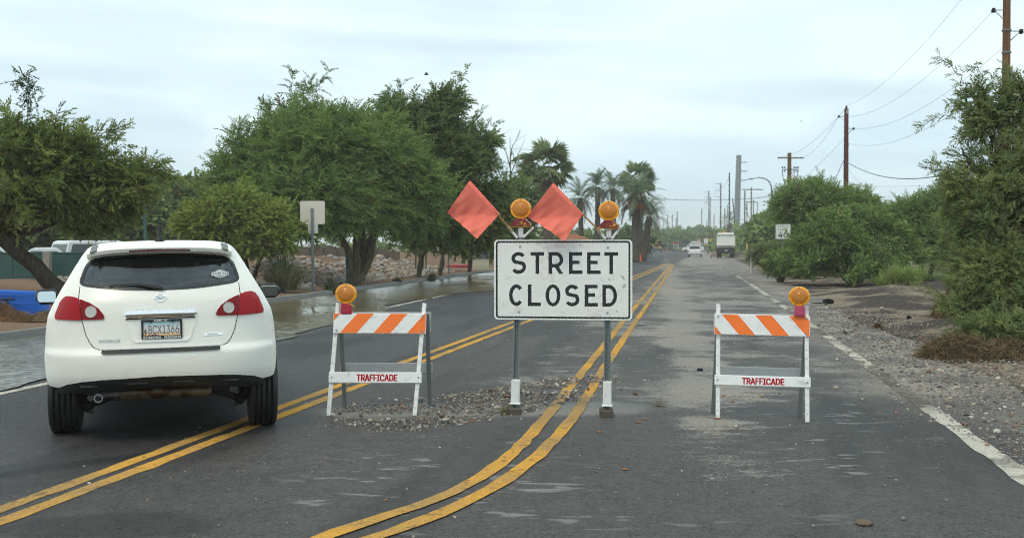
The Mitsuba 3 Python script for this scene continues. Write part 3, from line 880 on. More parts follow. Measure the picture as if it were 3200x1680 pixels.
# tail lights
OUT = [(.614, 1.024), (.638, 1.199), (.69, 1.213), (.738, 1.217), (.772, 1.200), (.80, 1.160), (.822, 1.105), (.838, 1.06), (.835, 1.030)]
INN = [(.609, 1.026), (.633, 1.197), (.55, 1.163), (.48, 1.115), (.447, 1.072), (.436, 1.048), (.442, 1.030)]
for s in (-1, 1):
    fl = lambda pts: [(s * x, z) for x, z in pts]
    TL = patch(blobpoly(fl(OUT), .010), 0.010, 0.010, 'tail_light', 'lamp_vc', (0.34, 0.005, 0.010), fine=0.02)
    lab(TL, 'red tail light at the %s rear corner' % ('left' if s < 0 else 'right'))
    patch(blobpoly(fl([(.648, 1.115), (.662, 1.190), (.735, 1.203), (.772, 1.175), (.790, 1.125)]), .01), 0.0125, 0.003, 'brake_reflector', 'lamp_vc', (0.66, 0.008, 0.014), parent=TL, fine=0.02)
    patch(unary_union([blobpoly(fl([(.632, 1.045 + k * .020), (.633, 1.058 + k * .020), (.812, 1.058 + k * .020), (.815, 1.045 + k * .020)]), .003) for k in range(3)]), 0.0125, 0.002, 'lens_rib', 'lamp_vc', (0.46, 0.006, 0.012), parent=TL, fine=0.02)
    patch(Point(s * .715, 1.155).buffer(.016), 0.0150, 0.002, 'bulb', 'lamp_vc', (0.10, 0.006, 0.010), parent=TL, fine=0.02)
    BL = patch(blobpoly(fl(INN), .010), 0.012, 0.010, 'tail_light', 'lamp_vc', (0.22, 0.005, 0.009), fine=0.02)
    lab(BL, 'red inner tail light with a clear round reversing lamp, %s side' % ('left' if s < 0 else 'right'))
    patch(blobpoly(fl([(.596, 1.040), (.612, 1.165), (.545, 1.143), (.485, 1.100), (.460, 1.062), (.456, 1.042)]), .008), 0.0148, 0.003, 'lens_panel', 'lamp_vc', (0.78, 0.018, 0.014), parent=BL, fine=0.02)
    cx, cz = s * .540, 1.090
    yb = float(rear_y(cx, cz)) - 0.019
    sl = (float(rear_y(cx + .03, cz)) - float(rear_y(cx - .03, cz))) / .06
    sv = (float(rear_y(cx, cz + .03)) - float(rear_y(cx, cz - .03))) / .06
    ex, ez = unit([1, sl, 0]), unit([0, sv, 1])
    Xl = mat4((cx, yb, cz), ex, ez, unit(np.cross(ex, ez)))
    RV = add('reversing_lamp', lathe([(.0485, -.006), (.0485, .004), (.046, .008), (.041, .007), (.040, .003), (.0, .004)], 26, Xl), 'gloss_vc', (0.46, 0.47, 0.44), 40, BL, CARB)
    lab(RV, 'clear round reversing lamp')
for s in (-1, 1):                                             # small side marks on the flanks, as on the car
    add('door_handle', cbox((s * .968, 1.75, .985), (.03, .20, .035), .010), 'car_paint', smooth=40, parent=CAR, X=CARB)

# chrome bar, badge, lettering
bar = []
for t in np.linspace(-1, 1, 31):
    x = t * .284
    h = .0325 * min(1.0, math.sqrt(max(0, 1 - abs(t) ** 14)) + .12)
    z = 1.063 - 0.002 * t * t
    y = float(rear_y(x, 1.063)) - 0.012
    bar.append([(x, y + .005, z + h), (x, y - .012, z + h * .9), (x, y - .020, z + h * .3), (x, y - .020, z - h * .45), (x, y - .012, z - h * .92), (x, y + .005, z - h)])
lab(add('chrome_bar', grid_mesh(np.array(bar)), 'chrome', smooth=50, parent=HT, X=CARB), 'chrome bar above the number plate')
add('bar_shadow_strip', grid_mesh(np.array([[(x, float(rear_y(x, 1.03)) - dy, 1.063 - .0325 - dz) for dy, dz in ((.004, -.002), (.022, .0), (.022, .008), (.004, .010))] for x in np.linspace(-.272, .272, 21)])), 'matte_vc', (0.03, 0.03, 0.03), 30, HT, CARB)  # black strip added under the chrome bar as its painted shadow line


def on_skin(m, x0, z0, off):
    """flat lettering (x, y up, z out) laid on the rear skin with its left bottom corner at (x0, z0)"""
    v = m.vertices
    x, z = x0 + v[:, 0], z0 + v[:, 1]
    return trimesh.Trimesh(np.stack([x, rear_y(x, z) - off - v[:, 2], z], 1), m.faces, process=False)


bz, bxx = 1.190, 0.0
by = float(rear_y(0, bz)) - 0.006
ringp = Point(0, 0).buffer(.041, 24).difference(Point(0, 0).buffer(.0325, 24))
bp = affinity.scale(ringp, 1.0, .92)
tilt = mat4((0, by - .004, bz), (1, 0, 0), (0, .42, .907), (0, -.907, .42))
BD = add('badge', moved(cat(extr(bp, .006), extr(rrect(-.050, -.0105, .050, .0105, .002), .008)), tilt), 'chrome', smooth=30, parent=HT, X=CARB)
lab(BD, 'round chrome badge with a bar across it')
tm = meshkit.text_mesh('NISSAN', .0115, .001, bold=True)
tm.apply_scale([1.25, 1, 1]); tm.apply_translation([-(tm.bounds[0][0] + tm.bounds[1][0]) / 2, -.0058, .0082])
add('lettering', moved(tm, tilt), 'matte_vc', (0.03, 0.035, 0.04), False, BD, CARB)
tm = meshkit.text_mesh('ROGUE', .0225, .004, bold=True)
tm.apply_scale([.166 / (tm.bounds[1][0] - tm.bounds[0][0]), 1, 1])
lab(add('model_lettering', on_skin(tm, -.486, .842, .008), 'steel', smooth=False, parent=HT, X=CARB), 'chrome letters ROGUE on the left of the hatch')
SB = patch(Polygon([(.337, .868), (.487, .872), (.487, .890), (.337, .886)]), .0095, .004, 'trim_badge', 'chrome', parent=HT, fine=0.05)
lab(SB, 'small chrome badge reading SPECIAL')
tm = meshkit.text_mesh('SPECIAL', .0095, .001, bold=True)
tm.apply_scale([1.5, 1, 1]); tm.apply_translation([.012, 0, 0])
add('lettering', on_skin(tm, .352, .8745, .0135), 'matte_vc', (0.05, 0.06, 0.065), False, SB, CARB)

# number plate
py0 = float(rear_y(0, .94)) - 0.012
PL = mat4((0.006, py0, .9365), (1, 0, 0), (0, .10, .995), (0, -.995, .10))


def plate_fn(p, n, uv):
    t = (p.z - 0.86) / 0.155
    c = MX((0.78, 0.50, 0.22), (0.66, 0.66, 0.66), SS(0.18, 0.42, t))
    return MX(c, (0.20, 0.47, 0.50), SS(0.55, 0.95, t))


scene['plate_print'] = pri(mikit.proc(plate_fn), 0.4)
FR = add('number_plate', moved(cbox((0, 0, 0), (.300, .150, .004), .002), PL), 'plate_print', smooth=30, parent=HT, X=CARB)
lab(FR, 'Arizona style number plate BCX1366 in a black frame')
hole = rrect(-.143, -.052, .143, .0625, .004)
hole = hole.difference(Point(-.086, .0655).buffer(.013)).difference(Point(.086, .0655).buffer(.013))
add('plate_frame', moved(moved(extr(rrect(-.160, -.0795, .160, .0785, .008).difference(hole), .010), mat4((0, 0, .001))), PL), 'satin_vc', (0.012, 0.012, 0.014), 30, FR, CARB)


def words(s, h, w, x, y, z, bold=True):
    t = meshkit.text_mesh(s, h, .0008, bold=bold)
    t.apply_scale([w / (t.bounds[1][0] - t.bounds[0][0]), 1, 1])
    t.apply_translation([x - (t.bounds[0][0] + t.bounds[1][0]) / 2, y, z])
    return t


add('plate_number', moved(words('BCX1366', .066, .236, .014, -.036, .0028, False), PL), 'matte_vc', (0.012, 0.050, 0.055), False, FR, CARB)
add('frame_lettering', moved(cat(words('YUMA, AZ', .0135, .112, -.01, .064, .0112), words('SONORA  NISSAN', .0195, .296, 0, -.0765, .0112)), PL), 'matte_vc', (0.80, 0.80, 0.80), False, FR, CARB)
hill = Polygon([(-.115, -.052), (-.10, -.044), (-.085, -.046), (-.07, -.040), (-.05, -.043), (-.035, -.045), (-.02, -.052)])
cact = unary_union([LineString([(-.1265, -.055), (-.1265, .004)]).buffer(.0035), LineString([(-.1265, -.025), (-.136, -.022), (-.136, -.006)]).buffer(.0026), LineString([(-.1265, -.030), (-.118, -.026), (-.118, -.012)]).buffer(.0026)])
add('plate_picture', moved(moved(cat(extr(hill, .0006), extr(cact, .0009)), mat4((0, 0, .0022))), PL), 'matte_vc', (0.13, 0.065, 0.12), False, FR, CARB)
add('sticker', moved(moved(extr(sbox(.112, .040, .140, .0600), .0006), mat4((0, 0, .0024))), PL), 'matte_vc', (0.45, 0.47, 0.48), False, FR, CARB)

# bumper pad and lower valance
patch(rrect(-.462, .757, .462, .783, .006), 0.012, 0.010, 'bumper_step_pad', 'satin_vc', (0.020, 0.022, 0.023), fine=0.03)
# valance: a dark curved skirt under the painted bumper
VP = []
for t in np.linspace(-1, 1, 41):
    x = t * .835
    zt = float(np.interp(abs(x), [0, .455, .62, .74, .815, .84], [.561, .548, .533, .509, .473, .46]))
    zb = float(np.interp(abs(x), [0, .40, .70, .80, .84], [.455, .450, .425, .405, .40]))
    y0 = float(rear_y(x, zt)) + .012
    VP.append([(x, y0 + .05, zt + .003), (x, y0, zt), (x, y0 + .012, zt * .6 + zb * .4), (x, y0 + .05, zb + .01), (x, y0 + .09, zb), (x, y0 + .5, zb + .02)])
VA = add('bumper_valance', grid_mesh(np.array(VP)), 'satin_vc', (0.016, 0.017, 0.018), 40, CAR, CARB)
for xx in (-.55, -.19, .17, .52):
    pts = [(xx + d, float(rear_y(xx + d, .52)) + .012, .512 - .05 * xx * xx) for d in (-.10, .10)]
    add('valance_recess', cbox((xx, float(rear_y(xx, .52)) + .017, .505 - .05 * xx * xx), (.17, .016, .016), .005), 'satin_vc', (0.030, 0.031, 0.032), 40, VA, CARB)

# underside: exhaust, silencer, suspension
add('exhaust_pipe', cat(lathe([(.030, -.02), (.034, -.02), (.034, .24), (.028, .24), (.030, -.02)], 20, mat4((-.50, .34, .392), (1, 0, 0), (0, 0, 1), (0, -1, 0))), tube([(-.50, .30, .392), (-.46, .42, .385), (-.36, .50, .375)], .03, 10)), 'steel', smooth=40, parent=CAR, X=CARB)
scene['rusty_steel'] = pri(mikit.proc(lambda p, n, uv: MX((0.20, 0.165, 0.125), (0.085, 0.042, 0.020), SS(0.4, 0.6, FB(p.x * 7, p.y * 7, p.z * 9, 3)))), 0.42, metallic=0.5)
SIL = [(-.37, .0), (-.36, .055), (-.33, .075), (.0, .078), (.35, .075), (.39, .055), (.40, .0)]
sm = lathe([(b, a) for a, b in SIL], 22, mat4((.0, .52, .375), (0, 1, 0), (0, 0, .8), (1, 0, 0)))
add('silencer', sm, 'rusty_steel', smooth=40, parent=CAR, X=CARB)
add('underbody', cat(bx((0, 2.4, .40), (1.5, 3.6, .06)), bx((0, .85, .33), (1.1, .16, .10)), bx((0.03, 1.3, .27), (.22, .5, .05))), 'satin_vc', (0.008, 0.008, 0.009), False, CAR, CARB)
for s in (-1, 1):
    add('suspension_arm', cat(tube([(s * .35, .78, .36), (s * .66, .80, .235)], [.035, .03], 8), tube([(s * .62, .74, .23), (s * .70, .80, .30), (s * .70, .9, .34)], [.045, .05, .06], 8), moved(trimesh.creation.icosphere(1, .022), mat4((s * .60, .68, .215))), moved(trimesh.creation.icosphere(1, .018), mat4((s * .655, .69, .265)))), 'satin_vc', (0.018, 0.018, 0.019), 40, CAR, CARB)

# wheels
def tyre_mesh(R, w, grooves=4, n=64):
    hw = w / 2
    prof = [(R * .62, -hw * .80), (R * .72, -hw * .98), (R * .86, -hw * 1.0), (R * .955, -hw * .93), (R * .992, -hw * .80)]
    xs0 = np.linspace(-hw * .72, hw * .72, grooves * 4 + 1)
    for k, x in enumerate(xs0):
        prof.append((R * (0.955 if k % 4 == 2 else 1.0) , x - hw * .018)) if k % 4 == 2 else prof.append((R, x))
    prof += [(R * .992, hw * .80), (R * .955, hw * .93), (R * .86, hw * 1.0), (R * .72, hw * .98), (R * .62, hw * .80)]
    return lathe(prof, n, mat4((0, 0, 0), (0, 1, 0), (0, 0, 1), (1, 0, 0)))


TY = tyre_mesh(.340, .246)
RM = lathe([(.0, .03), (.06, .03), (.08, .01), (.17, .01), (.20, .05), (.215, .07), (.215, -.08), (.0, -.08)], 40, mat4((0, 0, 0), (0, 1, 0), (0, 0, 1), (1, 0, 0)))
for s in (-1, 1):
    for ya in (.9, 3.6):
        X = CARX @ mat4((s * .828 + .012, ya, .338))
        W = num(f'{CAR}__wheel')
        m_, _s = soft(moved(TY, X), 25), 0
        scene[W] = mikit.ply(m_, 'satin_vc', smooth=True, color=np.tile([0.016, 0.016, 0.0165], (len(m_.vertices), 1)))
        add('rim', moved(RM, X @ (mat4() if s > 0 else mat4((0, 0, 0), (-1, 0, 0), (0, -1, 0)))), 'steel', smooth=40, parent=W)

# door mirrors
for s in (-1, 1):
    c = np.array([1.012 if s > 0 else -1.112, 2.30, 1.135])
    M0 = cbox(c + [0, .05, 0], (.215, .13, .150), .045)
    MI = add('door_mirror', cat(M0, tube([c + [-s * .1, .05, -.03], c + [-s * .20, .08, -.05]], [.03, .03], 8)), 'gloss_vc', (0.014, 0.014, 0.015), 40, CAR, CARB)
    lab(MI, 'black %s door mirror' % ('left' if s < 0 else 'right'))
    gp_ = rrect(-.082, -.052, .082, .052, .028)
    ex, ez = unit([1, .07 if s < 0 else .03, 0]), unit([0, .17 if s < 0 else -.26, 1])
    Xg = mat4(c + [0, -.014, 0], ex, ez, unit(np.cross(ex, ez)))
    add('mirror_glass', moved(extr(gp_, .014), Xg), 'mirror_glass', smooth=False, parent=MI, X=CARB)
for s in (-1, 1):
    for y0, y1, zt in ((.62, 1.0, 1.46), (1.05, 1.78, 1.51), (1.86, 2.75, 1.50)):
        zz = np.linspace(1.10, zt, 12)
        yy = np.linspace(0, 1, 8)
        lo = y0 + (.10 if y0 < .7 else 0)
        G = np.array([[(s * (float(_pw(z)) + .004), (lo + (z - 1.1) * (.12 if y0 < .7 else 0)) * (1 - t) + (y1 - (z - 1.1) * (1.1 if y0 > 1.8 else 0)) * t, z) for t in yy] for z in zz])
        add('side_window', grid_mesh(G), 'gloss_vc', (0.012, 0.015, 0.017), True, CAR, CARB)


# ------------------------------------------------------------------ barricades, warning lights, the closed-street sign and its flags
def bolt(p, d=(0, -1, 0), r=.009):
    a, b = frame_of(d)
    return moved(lathe([(r * 1.5, 0), (r * 1.5, .0025), (r, .003), (r * .8, .007), (0, .0075)], 10), mat4(p, a, b, unit(d)))


def warning_light(parent, c, R, xd, nd, case_mat, case_rgb, kind, sq=1.0):
    """a round amber lens on a battery case: c lens centre, R radius, xd across, nd towards the traffic"""
    xd, nd = unit(xd), unit(nd)
    up = np.array([0, 0, 1.0])
    X = mat4(c, xd, up, nd)
    LT = num(f'{parent}__warning_light')
    rim = [(0, -.030), (R * .80, -.030), (R * .96, -.018), (R, -.002), (R, .010), (R * .965, .018), (R * .80, .020), (R * .79, .017)]
    lens = [(R * .79, .017)]
    for k in range(1, 12):
        r = R * .79 * (1 - k / 12)
        lens.append((r, .018 + .020 * (1 - (r / (R * .79)) ** 2) + (.0022 if k % 2 else 0)))
    lens.append((0, .038))
    S = np.diag([1, sq, 1, 1])
    add('lens_rim', moved(lathe(rim, 40), X @ S), 'amber', (0.92, 0.40, 0.010), 30, LT)
    add('lens', moved(lathe(lens, 40), X @ S), 'amber', (0.56, 0.190, 0.005), 12, LT)
    add('screw', cat(*[bolt(c + xd * R * .90 * math.cos(a) + up * R * sq * .90 * math.sin(a) + nd * .020, nd, .0035) for a in (math.pi / 2, 0.05, math.pi - .05, -1.15, math.pi + 1.15)]), 'satin_vc', (0.16, 0.11, 0.06), False, LT)
    tmk = words('-----', .006, .045, 0, -R * .62 * sq, .026)
    add('lens_marking', moved(tmk, X), 'matte_vc', (0.20, 0.06, 0.004), False, LT)
    if kind == 'dome':
        prof = Polygon([(-R * .42, -R * .92 * sq), (R * .42, -R * .92 * sq), (R * .50, -R * 1.04 * sq), (R * .92, -R * 1.42 * sq), (R * .97, -R * 1.62 * sq), (R * .93, -R * 1.78 * sq), (-R * .93, -R * 1.78 * sq), (-R * .97, -R * 1.62 * sq), (-R * .92, -R * 1.42 * sq), (-R * .50, -R * 1.04 * sq)]).buffer(-.006).buffer(.006)
        cs = cat(moved(extr(prof, .070), X @ mat4((0, 0, -.045))), moved(extr(prof.buffer(-.012), .014), X @ mat4((0, 0, .0255))))
        add('battery_case', cs, case_mat, smooth=30, parent=LT)
        plq = rrect(-R * .23, -R * 1.55 * sq, R * .23, -R * 1.30 * sq, .006)
        add('nameplate', moved(extr(plq.difference(plq.buffer(-.004)), .003), X @ mat4((0, 0, .0395))), 'matte_vc', (0.32, 0.17, 0.02), False, LT)
        add('bead', moved(extr(rrect(-R * .94, -R * 1.79 * sq, R * .94, -R * 1.70 * sq, .004), .080), X @ mat4((0, 0, -.048))), 'satin_vc', (0.50, 0.22, 0.02), 30, LT)
    else:
        prof = Polygon([(-R * .30, -R * .95 * sq), (R * .30, -R * .95 * sq), (R * .50, -R * 1.10 * sq), (R * .56, -R * 1.95 * sq), (R * .50, -R * 2.05 * sq), (-R * .44, -R * 2.05 * sq), (-R * .50, -R * 1.92 * sq), (-R * .42, -R * 1.10 * sq)]).buffer(-.006).buffer(.006)
        add('battery_case', cat(moved(extr(prof, .075), X @ mat4((0, 0, -.052))), moved(extr(prof.buffer(-.014), .012), X @ mat4((0, 0, .022)))), 'satin_vc', case_rgb, 30, LT)
        add('lens_neck', moved(extr(rrect(-R * .42, -R * 1.14 * sq, R * .42, -R * .80 * sq, .006), .05), X @ mat4((0, 0, -.036))), 'amber', (0.60, 0.11, 0.015), 30, LT)
    return LT


def barricade(label, fl, fr, rl, rr, tl, tr, rail, low, leanY, light, stripes_dir, seedlabel):
    """fl..rr: feet on the ground (pixels of the survey), tl, tr: tops of the front legs, rail and low: corner surveys of the two boards"""
    B = thing('barricade', label, 'barricade', 'striped barricades standing in the road')
    FL, FR_, RL, RR = gp(*fl), gp(*fr), gp(*rl), gp(*rr)
    depth = ((RL[1] - FL[1]) + (RR[1] - FR_[1])) / 2
    xd = unit(FR_ - FL)
    TLp, TRp = at(tl[0], tl[1], FL[1] + depth * leanY), at(tr[0], tr[1], FR_[1] + depth * leanY)
    for a, b in ((FL, TLp), (FR_, TRp)):
        lg = add('leg', cat(beam(a, b, .038, .034, xd)), 'scuffed_white', smooth=30, parent=B)
        t = np.linspace(.07, .70, 9)
        n = unit(np.cross(xd, b - a)); n = n if n[1] < 0 else -n
        add('bolt_hole', cat(*[moved(trimesh.creation.cylinder(.0045, .002, sections=8), mat4(a + (b - a) * k + n * .0178, xd, np.cross(n, xd), n)) for k in t]), 'matte_vc', (0.06, 0.06, 0.06), False, lg)
    up = .055
    RLt, RRt = TLp + [0, up, -.10] + xd * .012, TRp + [0, up, -.10] + xd * .02
    for a, b in ((RL, RLt), (RR, RRt)):
        add('leg', beam(a, b, .040, .036, xd), 'satin_vc', (0.155, 0.170, 0.168), 30, B)
    # boards
    fy = lambda px, py, side: (FL if side < 0 else FR_)[1] + 0.0

    def leg_y(side, py):
        a, b = (FL, TLp) if side < 0 else (FR_, TRp)
        pa, pb = (fl[1], tl[1]) if side < 0 else (fr[1], tr[1])
        return a[1] + (b[1] - a[1]) * (py - pa) / (pb - pa)

    def board(c4, name, mat, thick=.024, rgb=None):
        P = [at(q[0], q[1], leg_y(-1 if k in (0, 3) else 1, q[1]) - .030) for k, q in enumerate(c4)]      # tl, tr, br, bl
        o = (P[0] + P[1] + P[2] + P[3]) / 4
        x = unit((P[1] + P[2]) - (P[0] + P[3])); z = (P[0] + P[1]) - (P[2] + P[3]); z = unit(z - x * (z @ x)); y = np.cross(z, x)
        w = np.linalg.norm((P[1] + P[2]) / 2 - (P[0] + P[3]) / 2); h = np.linalg.norm((P[0] + P[1]) / 2 - (P[2] + P[3]) / 2)
        X = mat4(o, x, y, z)
        k = add(name, moved(cbox((0, 0, 0), (w, thick, h), .006), X), mat, rgb=rgb, smooth=30, parent=B)
        return k, X, w, h, thick
    K, X, w, h, th_ = board(rail, 'striped_board', 'scuffed_white')
    edge = sbox(-w / 2 + .004, -h / 2 + .004, w / 2 - .004, h / 2 - .004)
    pitch, sw = stripes_dir[1] * w, stripes_dir[2] * w
    for i in range(-4, 6):
        x0 = stripes_dir[3] * w + i * pitch
        sh = h * stripes_dir[0]
        p = Polygon([(x0 - sh / 2, -h / 2), (x0 + sw - sh / 2, -h / 2), (x0 + sw + sh / 2, h / 2), (x0 + sh / 2, h / 2)]).intersection(edge)
        if p.area > 1e-4:
            add('stripe', moved(plate_xz(p, -th_ / 2 - .0022, .002), X), 'orange_sheeting', smooth=False, parent=K)
    bs = [bolt((X @ [sx * (w / 2 - .035), -th_ / 2 - .002, sz * (h / 2 - .028), 1])[:3], -X[:3, 1], .007) for sx in (-1, 1) for sz in (-1, 1)]
    add('bolt', cat(*bs), 'satin_vc', (0.30, 0.30, 0.29), False, K)
    K2, X2, w2, h2, t2 = board(low, 'lower_board', 'scuffed_white', .022)
    tx = words('TRAFFICADE', .062 * h2 / .105, .435 * w2, seedlabel * w2, -.020, .0)
    tx.apply_translation([0, -(tx.bounds[0][1] + tx.bounds[1][1]) / 2 - .002, 0])
    tx = cat(*[moved(tx, mat4((dx, 0, dz))) for dx, dz in ((-.0022, 0), (.0022, 0), (0, .0003))])
    v = tx.vertices
    add('lettering', moved(trimesh.Trimesh(np.stack([v[:, 0], -t2 / 2 - .0012 - v[:, 2], v[:, 1]], 1), tx.faces, process=False), X2), 'matte_vc', (0.40, 0.020, 0.032), False, K2)
    add('bolt', cat(*[bolt((X2 @ [sx * (w2 / 2 - .030), -t2 / 2, 0, 1])[:3], -X2[:3, 1], .006) for sx in (-1, 1)]), 'satin_vc', (0.30, 0.30, 0.29), False, K2)
    # rear boards
    for nm, a, hh, fr_ in (('striped_board', X, h, 0.02), ('lower_board', X2, h2, 0.0)):
        zc = a[2, 3] + (.0 if nm == 'striped_board' else .045)
        def on_rear(A, Bt, z): return A + (Bt - A) * (z - A[2]) / (Bt[2] - A[2])
        p0, p1 = on_rear(RL, RLt, zc), on_rear(RR, RRt, zc)
        x = unit(p1 - p0)
        XX_ = mat4((p0 + p1) / 2 + [0, .035, 0], x, np.cross([0, 0, 1], x), (0, 0, 1))
        lab(add(nm, moved(cbox((0, 0, 0), (np.linalg.norm(p1 - p0) + .07, .02, hh), .005), XX_), 'satin_vc', (0.44, 0.45, 0.44), 30, B), 'grey back of the rear board')
    # warning light fixed to the top
    c, R, sq, rgb, yoff = light
    Y = leg_y(-1 if c[0] < (fl[0] + fr[0]) / 2 else 1, tl[1]) - yoff
    lc = at(c[0], c[1], Y)
    LT = warning_light(B, lc, R * Y / FOC, xd, -np.cross([0, 0, 1], xd), None, rgb, 'box', sq)
    add('bracket', beam(lc + [0, .05, -R * Y / FOC * 2.2], lc + [0, .05, -.02], .035, .012, xd), 'steel', smooth=30, parent=LT)
    add('hook', tube([(TRp + [-.03, -.01, -.035]), (TRp + [-.035, -.02, -.05]), (TRp + [-.02, -.02, -.06])], .004, 6), 'satin_vc', (0.3, 0.3, 0.3), 30, B)
    return B, lc, X


z5 = lambda x, y: (950 + x / 2.4587, 850 + y / 2.4587)
z7 = lambda x, y: (2150 + x / 2.551, 850 + y / 2.551)
BL_, lcL, XL = barricade('striped barricade beside the white car, its amber lamp at the left end', z5(188, 1102), z5(850, 1102), z5(316, 1042), z5(968, 1036), z5(262, 236), z5(926, 240),
                         [z5(233, 315), z5(945, 318), z5(932, 473), z5(219, 470)], [z5(192, 766), z5(906, 768), z5(903, 853), z5(188, 850)], .44, (z5(323, 166), 33.5, .93, (0.44, 0.030, 0.062), .045), (0.86, 0.362, 0.181, -.335 - .362), 0.02)
BR_, lcR, XR = barricade('striped barricade standing alone in the right lane, its amber lamp at the right end', z7(238, 1166), z7(952, 1196), z7(201, 1112), z7(889, 1142), z7(241, 254), z7(944, 270),
                         [z7(211, 332), z7(973, 350), z7(973, 516), z7(211, 496)], [z7(211, 815), z7(979, 838), z7(979, 921), z7(211, 899)], .44, (z7(887, 192), 33.0, .93, (0.50, 0.085, 0.150), .045), (-0.87, 0.352, 0.172, -.330 - .352 * 2), 0.01)

# yellow wire tie by the left lamp
k = add('wire_tie', tube([lcL + [.02, -.02, -.11], lcL + [.055, -.03, -.10], lcL + [.075, -.03, -.115], lcL + [.082, -.03, -.13]], .004, 6), 'satin_vc', (0.62, 0.50, 0.03), 30, BL_)

# the sign
z4 = lambda x, y: (1380 + x / 2.7047, 540 + y / 2.7047)
SG = thing('road_sign', 'white STREET CLOSED sign on two steel posts in the middle of the road', 'road sign')
PL0, PR0 = gp(1610, 1292), gp(1899, 1299)
xd = unit(PR0 - PL0)
PL0 = PL0 + [0, .05, 0]; PR0 = PR0 + [0, .05, 0]
syL, syR = PL0[1] - .055, PR0[1] - .055
c_tl, c_tr, c_br, c_bl = (at(*z4(445, 562), syL + .02), at(*z4(1613, 566), syR - .02), at(*z4(1610, 1243), syR - .02), at(*z4(442, 1240), syL + .02))
o = (c_tl + c_tr + c_br + c_bl) / 4
x = unit((c_tr + c_br) - (c_tl + c_bl)); z = (c_tl + c_tr) - (c_bl + c_br); z = unit(z - x * (z @ x)); y = np.cross(z, x)
SX = mat4(o, x, y, z)
sw_, sh_ = np.linalg.norm((c_tr + c_br) - (c_tl + c_bl)) / 2, np.linalg.norm((c_tl + c_tr) - (c_bl + c_br)) / 2
PNL = add('panel', moved(plate_xz(rrect(-sw_ / 2, -sh_ / 2, sw_ / 2, sh_ / 2, .038), -.0015, .003), SX), 'sign_white', smooth=False, parent=SG)
b1 = rrect(-sw_ / 2 + .018, -sh_ / 2 + .014, sw_ / 2 - .018, sh_ / 2 - .012, .030)
add('border', moved(plate_xz(b1.difference(b1.buffer(-.0175)), -.0030, .0015), SX), 'satin_vc', (0.018, 0.024, 0.026), False, PNL)


def arc(cx, cz, rx, rz_, a0, a1, n=22):
    t = np.radians(np.linspace(a0, a1, n))
    return [(cx + rx * math.cos(q), cz + rz_ * math.sin(q)) for q in t]


def glyph(ch, w, h, s):
    """a sign letter of width w, height h and stroke s, from strokes"""
    i = s / 2
    st = lambda pts: LineString(pts).buffer(i, cap_style=2, join_style=2)
    if ch == 'T': return st([(0, h - i), (w, h - i)]).union(st([(w / 2, h), (w / 2, 0)]))
    if ch == 'L': return st([(i, h), (i, 0)]).union(st([(0, i), (w, i)]))
    if ch == 'E': return unary_union([st([(i, 0), (i, h)]), st([(0, h - i), (w * .97, h - i)]), st([(0, i), (w, i)]), st([(0, h * .53), (w * .78, h * .53)])])
    if ch == 'D': return unary_union([st([(i, 0), (i, h)]), st([(0, h - i), (w * .45, h - i)] + arc(w * .45, h / 2, w * .55 - i, h / 2 - i, 90, -90) + [(0, i)])])
    if ch == 'R':
        rr_ = h * .27
        return unary_union([st([(i, 0), (i, h)]), st([(0, h - i), (w * .5, h - i)] + arc(w * .5, h - i - (rr_ - 0), w * .5 - i, rr_ - 0, 90, -90) + [(0, h - i - 2 * rr_)]), LineString([(w * .50, h - i - 2 * rr_), (w - i * .9, -.02 * h)]).buffer(i, cap_style=2).intersection(sbox(0, 0, w * 1.1, h))])
    if ch == 'O': return Polygon(arc(w / 2, h / 2, w / 2, h / 2 * 1.01, 0, 360, 60)).intersection(sbox(0, -.02, w, h + .02)).difference(Polygon(arc(w / 2, h / 2, w / 2 - s, h / 2 - s * .93, 0, 360, 60)))
    if ch == 'C': return st(arc(w / 2, h / 2, w / 2 - i, h / 2 - i, 42, 318, 50))
    if ch == 'S':
        r1, r2 = h * .255 - i * .5, h * .275 - i * .5
        top = arc(w / 2, h - i - r1, w / 2 - i * 1.15, r1, 28, 225, 30)
        bot = arc(w / 2, i + r2, w / 2 - i, r2, 45, -150, 30)
        return LineString(top + bot).buffer(i, cap_style=2)


def put(ch, x0, x1, ztop, zbot):
    P0, P1 = at(*z4(x0, zbot), o[1]), at(*z4(x1, ztop), o[1])
    iv = np.linalg.inv(SX)
    a, b = (iv @ [*P0, 1])[[0, 2]], (iv @ [*P1, 1])[[0, 2]]
    g = affinity.translate(glyph(ch, b[0] - a[0], b[1] - a[1], .0335), a[0], a[1])
    lab(add('letter', moved(plate_xz(g, -.0032, .0017), SX), 'satin_vc', (0.018, 0.024, 0.026), False, PNL), f'black letter {ch}')


